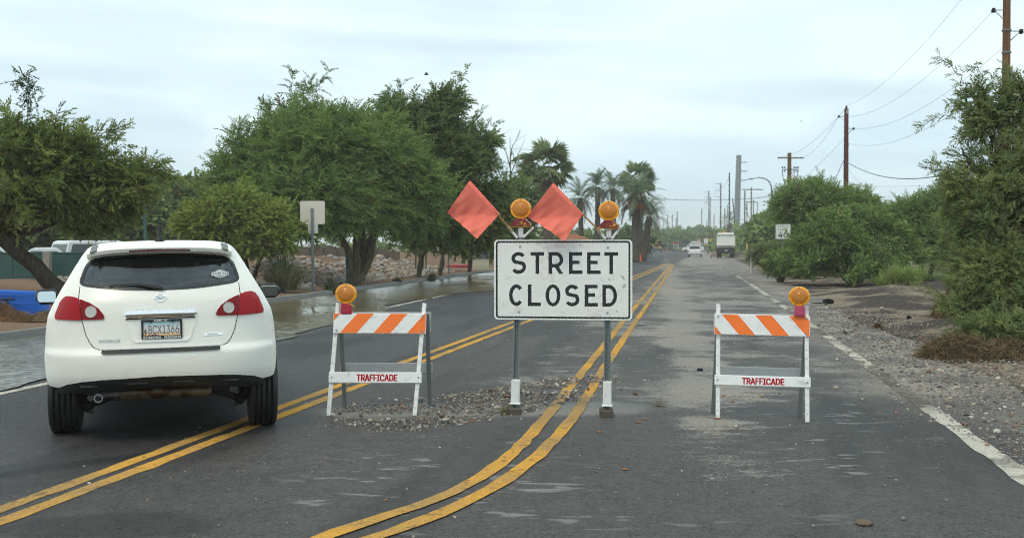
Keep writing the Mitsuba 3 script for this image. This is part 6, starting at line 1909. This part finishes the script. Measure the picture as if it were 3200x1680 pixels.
xz = at(2467, 530, 118)[2]
add('cutout_arm', bx((t3[0] + .05, 118 - .26, xz), (1.6, .10, .09)), 'satin_vc', (0.05, 0.055, 0.06), False, P3)
for dx in (-.78, -.55, .42, .62, .82):
    add('cutout', cat(insul((t3[0] + dx, 118 - .28, xz + .22), .10), insul((t3[0] + dx, 118 - .28, xz - .15), .08)), 'satin_vc', (0.025, 0.03, 0.035), 40, P3)
for s in (-1, 1):
    q = [(t3[0] + s * .78, 117.7, xz - .2), (t3[0] + s * .72, 117.7, xz - .9), (t3[0] + s * .45, 117.7, xz - 1.6), (t3[0] + s * .12, 117.7, xz - 2.1)]
    add('riser_cable', tube(q, .035, 6), 'satin_vc', (0.03, 0.033, 0.035), True, P3)
add('conduit', tube([(t3[0] + 1.3, 118, 1), (t3[0] + 1.3, 118, xz - 2.4)], .04, 6), 'galv', smooth=True, parent=P3)


def wire(label, pts, r=.011, rgb=(0.05, 0.055, 0.06)):
    t = thing('overhead_wire', label, 'wire', None)
    labels[t]['group'] = 'overhead wires'
    used.pop(t) if False else None
    scene[t] = None
    m = tube(pts, r, 4, False)
    scene[t] = mikit.ply(m, 'matte_vc', smooth=True, color=np.tile(rgb, (len(m.vertices), 1)))
    return t


wire('uppermost wire from the right-edge pole to the tip of the red-brown pole', sag(ins['1t'] + [.1, 0, 1.2], ins['2t'] + [0, 0, .08], 1.0), .008, (.32, .34, .35))
wire('second wire from the right-edge pole, ending at the left arm of the red-brown pole', sag(ins['10'], ins['20'], 1.15), .008, (.30, .32, .33))
wire('third wire, ending at the right arm of the red-brown pole', sag(ins['11'], ins['21'], 1.0), .008, (.30, .32, .33))
wire('fourth and lowest single wire on the right arms of the red-brown pole', sag(ins['11'] + [0, 0, -1.2], ins['22'], 1.05), .008, (.32, .34, .35))
qa, qb = at(2637, 500, 80), at(3160, 480, 42)
wire('thick sagging cable low on the red-brown pole', sag(qb, qa, 1.1), .022, (.16, .175, .185))
wire('service line slanting down left from the red-brown pole', sag(qa, at(2590, 600, 86), .05, 8), .020, (.05, .06, .065))
wire('thin line drooping right from the red-brown pole to behind the bush', sag(at(2652, 530, 80), at(2830, 640, 62), .6), .010, (.14, .16, .17))
e3 = at(2437, 494, 118)
wire('wire from the red-brown pole tip to the left end of the crossarm', sag(ins['2t'], e3 + [0, 0, .1], .8), .012, (.13, .15, .16))
wire('wire from the left arm of the red-brown pole to the crossarm', sag(ins['20'], at(2490, 494, 118), .8), .012, (.13, .15, .16))
wire('wire from the right arm of the red-brown pole down past the crossarm pole', sag(ins['21'], at(2400, 620, 150), .8), .012, (.15, .17, .18))
wire('long cable crossing the street beyond the palms', np.vstack([sag(at(2010, 617, 150), at(2300, 622, 160), .25), sag(at(2300, 622, 160), at(2467, 600, 118), .2)[1:]]), .030, (.07, .08, .085))
for k, (y0, y1) in enumerate(((575, 578), (606, 610), (642, 640))):
    wire(['highest of the three faint distant lines right of the red-brown pole', 'middle one of the three faint distant lines right of the red-brown pole', 'lowest of the three faint distant lines right of the red-brown pole'][k], sag(at(2480, y0, 260), at(3000, y1, 250), .4), .022, (.22, .25, .26))

# monopole, lamp, far poles
MP = thing('steel_monopole', 'tall grey tapered steel transmission pole in the distance', 'pole')
Y = 250.0
a = at(2309, 485, Y)
add('pole_shaft', tube([(a[0] - .5, Y, .2), (a[0] - .48, Y, 3.0), (a[0], Y, a[2])], [.74, .72, .56], 16), 'satin_vc', (0.215, 0.25, 0.27), 40, MP)
lab(add('base_collar', tube([(a[0] - .5, Y, .2), (a[0] - .48, Y, 3.6)], [.80, .78], 16), 'matte_vc', (0.36, 0.35, 0.34), 40, MP), 'paler lower section of the pole')
for py in (506, 534, 562):
    q = at(2330, py, Y)
    add('insulator_arm', cat(tube([(a[0], Y, q[2]), q], [.10, .05], 6), tube([q, q + [.4, 0, -.05]], [.12, .10], 6), tube([q + [0, 0, -.25], (a[0] + .2, Y, q[2] - .3)], .05, 6)), 'satin_vc', (0.20, 0.22, 0.23), 40, MP)
SLp = thing('street_lamp', 'curved grey street lamp arching left beside the crossarm pole', 'street lamp')
Y = 126.0
p0, p1 = at(2413.5, 700, Y), at(2412, 600, Y)
cv = [(p0[0], Y, 0), p0, p1] + [at(x, y, Y) for x, y in ((2410, 580), (2404, 568), (2395, 560), (2383, 556), (2370, 555), (2352, 558))]
add('pole', tube(cv, np.linspace(.10, .05, len(cv)), 10), 'satin_vc', (0.24, 0.27, 0.29), 40, SLp)
q = at(2346, 559, Y)
add('lamp_head', moved(trimesh.creation.icosphere(2, 1), mat4(q) @ np.diag([.30, .14, .09, 1])), 'satin_vc', (0.28, 0.31, 0.33), True, SLp)
FP = [(1393, 395, 'd', 'tallest'), (1404, 445, 'w', ''), (1333, 545, 'd', ''), (1494, 330, 'd', ''), (1567, 240, 'd', ''), (1697, 395, 'w', ''), (1752, 367, 'wx', ''), (1594, 460, 'w', ''), (1715, 480, 'd', ''), (1528, 545, 'w', ''), (1550, 510, 'w', ''), (1437, 592, 'w', ''), (1375, 650, 'd', ''), (1044, 597, 'd', ''), (1085, 590, 'd', ''), (1127, 570, 'd', ''), (1117, 628, 'd', ''), (1011, 650, 'w', ''), (978, 655, 'w', ''), (958, 640, 'w', ''), (1770, 470, 'g', '')]
names = ['dark steel pole just left of a brown wooden one, above the white work truck', 'brown wooden pole paired with the dark steel pole above the white work truck', 'dark pole above the dark tree clump left of the work truck', 'dark pole with short arms above the dump truck cab, left', 'tallest dark pole, directly left of the grey steel monopole', 'brown wooden pole just right of the grey steel monopole', 'pale wooden pole with a crossarm between monopole and street lamp', 'brown leaning pole between the tallest dark pole and the monopole', 'dark pole behind the brown pole right of the monopole', 'brown pole with a transformer left of the tallest dark pole', 'thin pale pole with a white transformer beside the tallest dark pole', 'short brown pole left of the dump truck', 'short dark pole left of the paired poles', 'dark pole second from the left beyond the date palms', 'dark pole fourth from the left beyond the date palms', 'dark pole sixth from the left beyond the date palms', 'shorter dark pole next to the sixth beyond the date palms', 'thin faint pole beyond the date palms, third from the left', 'very faint pole beyond the date palms, close to their leaves', 'faint pole at the right edge of the date palm leaves', 'grey metal pole behind the pale crossarm pole']
tops = []
for (zx, zy, kd, _), lb in zip(FP, names):
    px, py = 1700 + zx / 2.704, 450 + zy / 2.704
    H = {'d': 17.0, 'w': 11.5, 'wx': 11.0, 'g': 9.0}[kd]
    Y = float(np.clip((H - EYE) * FOC / (765 - py), 110, 900))
    wpx = {1393: 8, 1404: 8, 1333: 7, 1494: 11, 1567: 12, 1697: 12, 1752: 12, 1594: 10, 1715: 8, 1528: 10, 1550: 7, 1437: 8, 1375: 6, 1044: 7, 1085: 7, 1127: 7, 1117: 8, 1011: 5, 978: 5, 958: 5, 1770: 9}[zx] / 2.704
    r = wpx / 2 * Y / FOC
    rgb = {'d': (0.040, 0.042, 0.046), 'w': (0.120, 0.066, 0.046), 'wx': (0.24, 0.155, 0.095), 'g': (0.22, 0.25, 0.26)}[kd]
    t_, tp = pole(lb, px, py, Y, r, 'matte_vc', None, 0.0, 0.0 if zx != 1594 else -1.0, rgb=rgb)
    tops.append(tp)
    if kd == 'd' and zx in (1494, 1393, 1127):
        for dz in (.25, 1.9, 3.5):
            add('arm', tube([tp - [0, 0, dz], tp - [1.5, 0, dz - .12]], [.06, .05], 5), 'matte_vc', (.06, .062, .066), 40, t_)
    if kd == 'wx':
        add('crossarm', bx(tp + [.1, -.3, -.35], (3.4, .14, .14)), 'matte_vc', (.15, .11, .08), False, t_)
        add('cutout_arm', bx(tp + [.1, -.3, -2.4], (1.8, .12, .12)), 'matte_vc', (.05, .055, .06), False, t_)
        for dx in (-.8, .9):
            add('riser_cable', tube([tp + [dx, -.3, -2.4], tp + [dx * 1.1, -.3, -3.6], tp + [dx * .7, -.3, -4.6], tp + [dx * .15, -.3, -5.3]], .05, 5), 'matte_vc', (.06, .065, .07), True, t_)
    if zx in (1528, 1550):
        add('transformer', tube([tp - [-.25, .3, 3.2], tp - [-.25, .3, 4.6]], .38, 10), 'satin_vc', (.55, .56, .56), 40, t_)
for k, (a_, b_) in enumerate(((4, 3), (3, 0), (0, 2), (15, 14), (14, 13))):
    wire(['faint line from the tallest dark pole to the next dark pole on its left', 'faint line between the armed dark pole and the paired dark pole', 'faint line from the paired dark pole to the pole above the dark trees', 'faint line between the sixth and fourth far poles', 'faint line between the fourth and second far poles'][k], sag(tops[a_] - [0, 0, .3], tops[b_] - [0, 0, .3], 1.5), .03, (.20, .22, .23))
for lb, px, y0, y1, Y in (('leaning yellow guy-wire guard right of the monopole', 2335, 766, 742, 150), ('thick yellow guard at the foot of the pale crossarm pole', 2351, 777, 750, 150)):
    t_ = thing('guy_guard', lb, 'guard')
    a, b = at(px - 1.5, y0, Y), at(px + .5, y1, Y)
    add('tube', tube([(a[0], Y, .4), b], .09, 8), 'satin_vc', (.66, .50, .06), 40, t_)

# ---- far street works
RDIR = math.radians(9.8)
def road_X(px, py, z=0.0, ang=0.0):
    o = gp(px, py); return rz(-RDIR + ang, (o[0], o[1], z))


simple_car('white_truck', 'white pickup with a camper shell driving away down the closed street', 'pickup truck', road_X(2171, 803), 4.8, 1.84, 1.62, (0.78, 0.79, 0.79), gh=(.02, .66, .03, .26), rack=True, zb=1.0)
DT = thing('dump_truck', 'white dump truck seen from behind on the right side of the street', 'dump truck')
X = road_X(2268, 806)
bd = trimesh.convex.convex_hull(np.array([[x, y, z] for x, y, z in [(-1.10, 0, 1.75), (1.10, 0, 1.75), (-1.10, .1, 2.75), (1.10, .1, 2.75), (-1.10, 3.6, 1.75), (1.10, 3.6, 1.75), (-1.10, 3.6, 2.75), (1.10, 3.6, 2.75), (-.95, .2, 1.35), (.95, .2, 1.35), (-.95, 3.4, 1.35), (.95, 3.4, 1.35)]]))
add('dump_bed', bd, 'bed_paint', smooth=False, parent=DT, X=X)
scene['bed_paint'] = pri(mikit.proc(lambda p, n, uv: MX((0.78, 0.78, 0.74), (0.50, 0.42, 0.32), SS(0.58, 0.74, FB(p.x * 1.6, p.y * 1.6, p.z * 2.2, 4)))), 0.5)
TG = add('tailgate', cat(cbox((0, -.05, 2.15), (2.24, .10, 1.15), .03), *[cbox((xx, -.12, 2.12), (.09, .06, 1.1), .01) for xx in (-1.06, 1.06)], cbox((0, -.12, 2.70), (2.24, .06, .10), .01), cbox((0, -.12, 1.62), (2.24, .06, .12), .01)), 'bed_paint', smooth=30, parent=DT, X=X)
add('cab', cat(cbox((0, 4.7, 1.9), (2.1, 1.6, 2.2), .10), cbox((0, 6.0, 1.45), (1.7, 1.4, 1.2), .12)), 'gloss_vc', (.66, .66, .62), 30, DT, X)
add('cab_guard', cbox((0, 3.3, 3.02), (2.05, 1.2, .24), .05), 'gloss_vc', (.72, .73, .71), 30, DT, X)
add('rear_window', cbox((0, 3.88, 2.75), (1.9, .04, .32), .01), 'gloss_vc', (.015, .018, .02), False, DT, X)
add('beacon', tube([(-.15, 3.3, 3.12), (-.15, 3.3, 3.30)], [.20, .16], 10), 'satin_vc', (.85, .22, .03), 40, DT, X)
add('exhaust_stack', tube([(1.05, 4.0, 1.6), (1.05, 4.0, 3.45)], .08, 8), 'satin_vc', (.22, .22, .22), 40, DT, X)
for s in (-1, 1):
    for yy in (.9, 2.1, 5.6):
        for dx in ((.30, .0) if yy < 3 else (.0,)):
            add('wheel', moved(lathe([(0, -.1), (.3, -.1), (.48, -.12), (.5, -.08), (.5, .08), (.48, .12), (.3, .10), (0, .06)], 20, mat4((s * (.92 - dx), yy, .5), (0, 1, 0), (0, 0, 1), (1, 0, 0))), np.eye(4)), 'satin_vc', (.028, .028, .030), 30, DT, X)
    add('mud_flap', cbox((s * .80, -.10, .80), (.62, .02, .95), .005), 'satin_vc', (.016, .017, .018), False, DT, X)
add('chassis', cat(bx((0, 3.2, 1.05), (.9, 6.2, .3)), bx((0, .2, .85), (1.1, .2, .5)), cbox((0, -.05, .62), (.35, .25, .2), .03)), 'satin_vc', (.015, .016, .017), False, DT, X)
add('number_plate', cbox((.05, -.16, .95), (.32, .02, .17), .004), 'satin_vc', (.45, .46, .46), False, DT, X)

ST = thing('white_work_truck', 'white work truck with a slatted rack, ahead of the white pickup', 'truck')
X = road_X(2174, 790)
add('bed', cbox((0, 1.6, 1.05), (1.9, 3.2, .7), .03), 'satin_vc', (.55, .56, .54), 30, ST, X)
for z in (1.55, 1.80, 2.05, 2.28):
    add('rack_slat', cbox((0, .05, z), (1.95, .05, .13), .01), 'satin_vc', (.62, .63, .60), False, ST, X)
for xx in (-.95, -.3, .3, .95):
    add('rack_post', cbox((xx, .09, 1.8), (.07, .05, 1.1), .01), 'satin_vc', (.5, .5, .48), False, ST, X)
add('load', cat(*[cbox((xx, .8, 1.75), (.5, .9, .6), .05) for xx in (-.6, 0, .6)]), 'matte_vc', (.05, .045, .04), False, ST, X)
add('cab', cbox((0, 4.1, 1.35), (1.9, 1.8, 1.7), .15), 'gloss_vc', (.72, .73, .72), 30, ST, X)
for s in (-1, 1):
    for yy in (.8, 4.4):
        add('wheel', moved(lathe([(0, -.1), (.38, -.1), (.38, .1), (0, .1)], 16, mat4((s * .85, yy, .38), (0, 1, 0), (0, 0, 1), (1, 0, 0))), np.eye(4)), 'satin_vc', (.02, .02, .02), 30, ST, X)
simple_car('white_van', 'white vehicle with its doors facing the street, right of the rack truck', 'van', road_X(2196, 787, 0, math.pi / 2 - .4), 4.8, 1.9, 1.95, (.74, .75, .74), gh=(.05, .75, .03, .20), zb=1.15)


def far_sign(label, px, py, rpx, Y, rgb, kind, inner=None):
    t = thing('road_sign', label, 'road sign')
    c = at(px, py, Y); r = rpx * Y / FOC
    if kind == 'oct':
        p = Polygon([(r * math.cos(a), r * math.sin(a)) for a in np.radians(np.arange(22.5, 382, 45))])
    elif kind == 'dia':
        p = Polygon([(0, r), (r, 0), (0, -r), (-r, 0)])
    else:
        p = sbox(-r, -r * kind, r, r * kind)
    k = add('panel', moved(plate_xz(p, -.01, .02), mat4(c)), 'satin_vc', rgb, False, t)
    if kind == 'oct':
        add('border', moved(plate_xz(p.buffer(-.02).difference(p.buffer(-.05)), -.02, .01), mat4(c)), 'satin_vc', (.75, .75, .75), False, k)
        add('lettering', moved(flat('STOP', r * .62, r * 1.45, 0, -r * .3, -.012), mat4(c)), 'satin_vc', (.78, .78, .78), False, k)
    add('post', tube([(c[0], Y + .05, 0), (c[0], Y + .05, c[2] + r * .5)], .05, 6), 'galv', smooth=True, parent=t)
    return t, c, r


far_sign('red STOP sign above the white work truck', 2184, 751.5, 5.2, 235, (.55, .03, .04), 'oct')
t_, c_, r_ = far_sign('white rectangular road sign right of the STOP sign', 2206, 753, 7.0, 190, (.66, .68, .64), 1.15)
add('plaque', moved(bx((.75, -.03, .15), (.28, .03, .5)), mat4(c_)), 'satin_vc', (.72, .50, .05), False, t_)
add('lower_plaque', moved(bx((.1, -.03, -.62), (1.0, .03, .16)), mat4(c_)), 'satin_vc', (.66, .48, .06), False, t_)
far_sign('small white sign plate above the bushes left of the dump truck', 2238, 745, 4.0, 240, (.72, .74, .72), .6)
t_, c_, r_ = far_sign('white work sign board beside the orange excavator arm', 2061, 754, 5.5, 235, (.74, .76, .76), .62)
add('flag', moved(bx((-.62, -.03, .02), (.42, .02, .16)), mat4(c_)), 'satin_vc', (.80, .24, .08), False, t_)
far_sign('pale pink work sign on a stand left of the far cones', 2040, 774, 3.6, 225, (.66, .58, .62), 'dia')

EX = thing('excavator', 'orange excavator with raised bent arm at the far works', 'excavator')
Y = 262.0
jp = [at(2047, 776, Y), at(2043, 766, Y), at(2037.5, 749, Y), at(2029, 766, Y)]
add('arm', cat(beam(jp[1], jp[2], .42, .3), beam(jp[2], jp[3], .34, .26)), 'satin_vc', (.70, .24, .03), 30, EX)
add('bucket', cbox(jp[3] + [0, 0, -.25], (.5, .5, .5), .1), 'satin_vc', (.45, .17, .04), 30, EX)
add('cab', cbox((jp[1][0] + .9, Y + .6, 1.5), (1.6, 1.8, 1.5), .1), 'satin_vc', (.42, .25, .14), 30, EX)
add('track', cat(*[cbox((jp[1][0] + .9 + dx, Y + .6, .4), (.45, 3.0, .75), .15) for dx in (-.8, .8)]), 'satin_vc', (.05, .045, .04), 30, EX)
simple_car('white_car', 'white vehicle with two red flags on its back, far down the street', 'car', road_X(2112, 783), 4.6, 1.85, 1.7, (.62, .64, .63), gh=(.05, .66, .05, .26))
for k, px in enumerate((2103.5, 2120)):
    c = at(px, 760, 318)
    t_ = thing('red_flag', ['round red flag at the left corner of the far white vehicle', 'round red flag at the right corner of the far white vehicle'][k], 'flag')
    add('cloth', moved(plate_xz(Point(0, 0).buffer(.28, 6), -.02, .04), mat4(c)), 'satin_vc', (.80, .07, .07), False, t_)
    add('staff', tube([c + [0, .03, -.9], c + [0, .03, .1]], .025, 5), 'satin_vc', (.4, .4, .38), 40, t_)
LD = thing('loader', 'dark wheel loader facing the camera in the dust', 'loader')
o = gp(2138, 786); X = rz(-RDIR, o)
add('bucket', cbox((0, 0, .45), (2.3, .7, .8), .1), 'satin_vc', (.20, .12, .05), 30, LD, X)
add('body', cat(cbox((0, 2.6, 1.3), (1.3, 2.8, .9), .12), beam((-.5, .3, .7), (-.45, 1.8, 1.4), .2, .25), beam((.5, .3, .7), (.45, 1.8, 1.4), .2, .25)), 'satin_vc', (.055, .06, .055), 30, LD, X)
add('cab', cat(cbox((0, 2.5, 2.2), (1.2, 1.2, 1.2), .08), cbox((0, 2.5, 2.85), (1.3, 1.3, .1), .03)), 'satin_vc', (.035, .042, .045), 30, LD, X)
for s in (-1, 1):
    for yy in (1.5, 3.7):
        add('wheel', moved(lathe([(0, -.2), (.4, -.2), (.62, -.18), (.65, 0), (.62, .18), (.4, .2), (0, .15)], 16, mat4((s * .95, yy, .65), (0, 1, 0), (0, 0, 1), (1, 0, 0))), np.eye(4)), 'satin_vc', (.03, .03, .03), 30, LD, X)
add('beacon_mast', tube([(0, 2.5, 2.9), (0, 2.5, 3.5)], .12, 6), 'satin_vc', (.16, .09, .05), 40, LD, X)

# a road worker, tiny in the photograph
PN = thing('person', 'road worker in a bright yellow-green vest standing far down the street', 'person')
o = gp(2098, 781.5)
J = {k: np.array(v) for k, v in dict(pel=(0, 0, .95), ch=(0, 0, 1.35), nk=(0, 0, 1.52), hd=(0, 0, 1.66), ls=(-.19, 0, 1.43), rs=(.19, 0, 1.43), le=(-.26, .03, 1.15), re=(.27, .02, 1.15), lh=(-.22, -.10, .95), rh=(.26, -.08, .92), lk=(-.11, -.02, .5), rk=(.12, .03, .5), lf=(-.12, .0, .06), rf=(.13, .06, .06), lt=(-.13, -.16, .04), rt=(.15, -.10, .04)).items()}
BN_ = [('pel', .15, 'ch', .17), ('ch', .16, 'nk', .07), ('nk', .06, 'hd', .10), ('ls', .065, 'le', .05), ('le', .05, 'lh', .04), ('rs', .065, 're', .05), ('re', .05, 'rh', .04), ('ch', .15, 'ls', .07), ('ch', .15, 'rs', .07), ('pel', .12, 'lk', .075), ('lk', .07, 'lf', .05), ('pel', .12, 'rk', .075), ('rk', .07, 'rf', .05), ('lf', .05, 'lt', .04), ('rf', .05, 'rt', .04)]
def bone(a, ra, b, rb):
    s = trimesh.creation.icosphere(1, 1).vertices
    return m3.Manifold.hull_points(np.vstack([s * ra + J[a], s * rb + J[b]]).astype(np.float32))
bod = bone(*BN_[0])
for q in BN_[1:]: bod = bod + bone(*q)
add('body', bod, 'matte_vc', (.07, .08, .11), 50, PN, mat4(o))
add('vest', m3.Manifold.hull_points(np.vstack([trimesh.creation.icosphere(1, 1).vertices * [.21, .17, .15] + p for p in ((0, 0, 1.0), (0, 0, 1.38))]).astype(np.float32)), 'matte_vc', (.46, .70, .08), 50, PN, mat4(o))
add('head', moved(trimesh.creation.icosphere(2, .105), mat4((0, -.01, 1.68))), 'matte_vc', (.30, .18, .12), True, PN, mat4(o))
add('hard_hat', cat(moved(trimesh.creation.icosphere(2, .125), mat4((0, 0, 1.73)) @ np.diag([1, 1.1, .75, 1])), tube([(0, 0, 1.715), (0, 0, 1.73)], .15, 14)), 'satin_vc', (.72, .72, .68), 40, PN, mat4(o))

CN = [(1995, 816.3, 'orange cone with a white band, in front of the palm trunk', True), (2001, 815.6, 'plain orange cone half hidden behind the banded one', False), (2013, 813.8, 'plain orange cone right of the palm trunk', False), (2070.6, 783.2, 'far orange cone left of the road worker', False), (2086, 783, 'far orange cone nearest the road worker', False)]
for px, py, lb, band in CN:
    o = gp(px, py)
    t_ = thing('traffic_cone', lb, 'traffic cone', 'orange traffic cones')
    s = 1.0
    add('cone', lathe([(.175, .03), (.045, .70), (.03, .72), (0, .72)], 20, mat4(o)), 'satin_vc', (.90, .13, .035), 40, t_)
    add('base', cbox((0, 0, .018), (.40, .40, .036), .01), 'satin_vc', (.85, .12, .035) if not band else (.88, .12, .035), 30, t_, mat4(o))
    if band:
        add('band', lathe([(.130, .28), (.128, .28), (.088, .50), (.090, .50)], 20, mat4(o)) if False else lathe([(.1335, .27), (.0905, .49)], 20, mat4(o)), 'satin_vc', (.80, .80, .80), True, t_)
BK = thing('construction_barrel', 'orange and white works barrel near the excavator', 'barrel')
o = gp(2064, 784)
for k in range(5):
    add('band', lathe([(.30 - .012 * k, .18 * k), (.29 - .012 * k, .18 * (k + 1))], 16, mat4(o)), 'satin_vc', (.80, .22, .04) if k % 2 == 0 else (.75, .75, .74), True, BK)
TRL = thing('trailer', 'dark trailer with black tanks left of the dump truck', 'trailer')
X = road_X(2229, 795)
add('tank', cat(cbox((-.4, 1, 1.3), (.75, 1.6, 1.5), .2), cbox((.5, 1.2, 1.15), (.7, 1.5, 1.2), .2)), 'satin_vc', (.030, .032, .034), 30, TRL, X)
add('deck', cbox((0, 1, .5), (1.9, 2.4, .14), .02), 'satin_vc', (.05, .05, .05), 30, TRL, X)
for s in (-1, 1):
    add('wheel', moved(lathe([(0, -.1), (.33, -.1), (.33, .1), (0, .1)], 16, mat4((s * .9, 1, .33), (0, 1, 0), (0, 0, 1), (1, 0, 0))), np.eye(4)), 'satin_vc', (.02, .02, .02), 30, TRL, X)
CPT = thing('compressor', 'small red and white machine beside the dump truck wheel', 'machine')
X = road_X(2232, 806)
add('housing', cbox((0, .3, .55), (.65, .7, .6), .08), 'satin_vc', (.34, .30, .28), 30, CPT, X)
add('frame', cat(cbox((0, .3, .22), (.8, .9, .08), .02), tube([(-.3, -.1, .3), (-.3, -.2, .8), (.3, -.2, .8), (.3, -.1, .3)], .03, 6)), 'satin_vc', (.22, .05, .04), 30, CPT, X)
for s in (-1, 1):
    add('wheel', moved(lathe([(0, -.06), (.2, -.06), (.2, .06), (0, .06)], 14, mat4((s * .40, .3, .2), (0, 1, 0), (0, 0, 1), (1, 0, 0))), np.eye(4)), 'satin_vc', (.03, .03, .03), 30, CPT, X)
PD = thing('utility_pedestal', 'white rounded utility pedestal in the brush at the far shoulder', 'pedestal')
a = at(2349, 791, 66)
add('body', moved(cbox((0, 0, 0), (.26, .26, .20), .08), mat4((a[0], 66, a[2] + .12))), 'satin_vc', (.72, .73, .71), 40, PD)
add('base', tube([(a[0], 66, -.1), (a[0], 66, a[2] + .05)], .08, 8), 'satin_vc', (.5, .5, .48), 40, PD)
SK = thing('survey_stake', 'short white stake at the road edge below the brush', 'stake')
a = gp(2447, 858); add('stake', tube([a, a + [0, 0, .16], a + [.02, 0, .26]], [.02, .025, .05], 6), 'satin_vc', (.74, .75, .74), 40, SK)

# ---- litter on the road
def lump(name, label, cat_, c, s, rgb, seed, rot=0.0, mat='matte_vc', group=None):
    m = trimesh.creation.icosphere(3, 1)
    v = m.vertices
    m.vertices = v * (1 + .55 * (fbm3(v * 2.2 + seed, 3, seed) - .5)[:, None]) * s
    k = add(name, moved(m, rz(rot, c)), mat, rgb, True)
    return lab(k, label, cat_, group)


c = gp(2588, 944); lump('black_rag', 'crumpled black rag lying on the shoulder behind the right barricade', 'rag', (c[0], c[1], .02), (.16, .14, .075), (.014, .015, .016), 3)
c = gp(2560, 948); lump('rag_tail', 'flat tail of black cloth left of the black rag', 'rag', (c[0], c[1], .005), (.22, .10, .022), (.018, .018, .018), 5)
c = gp(2187, 1157); lump('rubber_scrap', 'dark blue-grey scrap of rubber left of the right barricade', 'scrap', (c[0], c[1], .012), (.040, .05, .020), (.030, .038, .048), 7, .1)
c = gp(2701, 1636); lump('flat_stone', 'flat brown stone alone on the asphalt at the bottom right', 'stone', (c[0], c[1], .010), (.048, .06, .016), (.165, .125, .090), 9, .0)
c = gp(2840, 996); lump('clod', 'small dark clod of soil on the shoulder', 'clod', (c[0], c[1], .03), (.05, .05, .05), (.02, .019, .018), 11)
for i, (px, py) in enumerate([(2243, 1308), (2261, 1236), (2016, 1310), (1871, 1350), (1996, 1320), (2380, 1240), (2290, 1255), (1952, 1467)]):
    c = gp(px, py)
    lump('dead_leaf', ['orange dead leaf at the foot of the right barricade', 'curled tan leaf behind the right barricade leg', 'brown leaf scrap left of the right barricade', 'rusty leaf scrap near the sign post footing', 'brown leaf between sign and right barricade', 'small brown leaf under the right barricade', 'dark leaf near the left leg of the right barricade', 'tiny orange leaf on the lane in the foreground'][i], 'leaf', (c[0], c[1], .006), (.030 if i < 2 else .02, .022, .006), (.33, .15, .06), 20 + i, i)
t_ = thing('grass_sprig', 'pale green uprooted grass at the left sign post footing', 'grass')
labels.pop(t_); used.pop('grass_sprig')
c = gp(1575, 1292); tussock('grass_sprig', 'pale green uprooted grass at the left sign post footing', 'grass', (c[0], c[1], .0), 60, .16, .004, [(.16, .19, .08), (.24, .23, .13)], 77, 1.4, .12)
c = gp(2060, 1268); tussock('grass_sprig', 'dry grass wisp on the silt between sign and right barricade', 'grass', (c[0], c[1], .0), 40, .16, .003, [(.16, .15, .06), (.24, .20, .11)], 78, 1.4, .08)

# birds
for i, (px, py, Y, s) in enumerate([(1332, 233, 55, .16), (2503, 379, 90, .10)]):
    c = at(px, py, Y)
    t_ = thing('bird', ['small dark bird in the sky above the mesquite', 'tiny bird in the sky left of the red-brown pole'][i], 'bird')
    add('body', moved(trimesh.creation.icosphere(2, 1), mat4(c) @ np.diag([s * .75, s * .25, s * .22, 1])), 'matte_vc', (.05, .045, .04), True, t_)
    for sg in (-1, 1):
        w = np.array([[c + [-.3 * s, 0, 0], c + [.3 * s, 0, 0]], [c + [-.1 * s + .1 * sg * s, sg * s * .6, s * .45], c + [.35 * s, sg * s * .6, s * .42]], [c + [.25 * s, sg * s * 1.2, s * .25], c + [.4 * s, sg * s * 1.2, s * .24]]])
        add('wing', cat(grid_mesh(w), grid_mesh(w + [0, 0, .012])), 'matte_vc', (.06, .055, .05), True, t_)

# ---- the air
scene['air'] = {'type': 'homogeneous', 'albedo': {'type': 'rgb', 'value': [.95, .95, .95]}, 'sigma_t': 0.0007}
scene['haze'] = {'type': 'cube', 'to_world': T().translate([0, 0, 19.0]).scale([1500, 1500, 20.5]), 'bsdf': {'type': 'null'}, 'interior': {'type': 'ref', 'id': 'air'}}
scene['camera']['medium'] = {'type': 'ref', 'id': 'air'}
lab('haze', 'thin pale haze in the air', 'haze', kind='stuff')
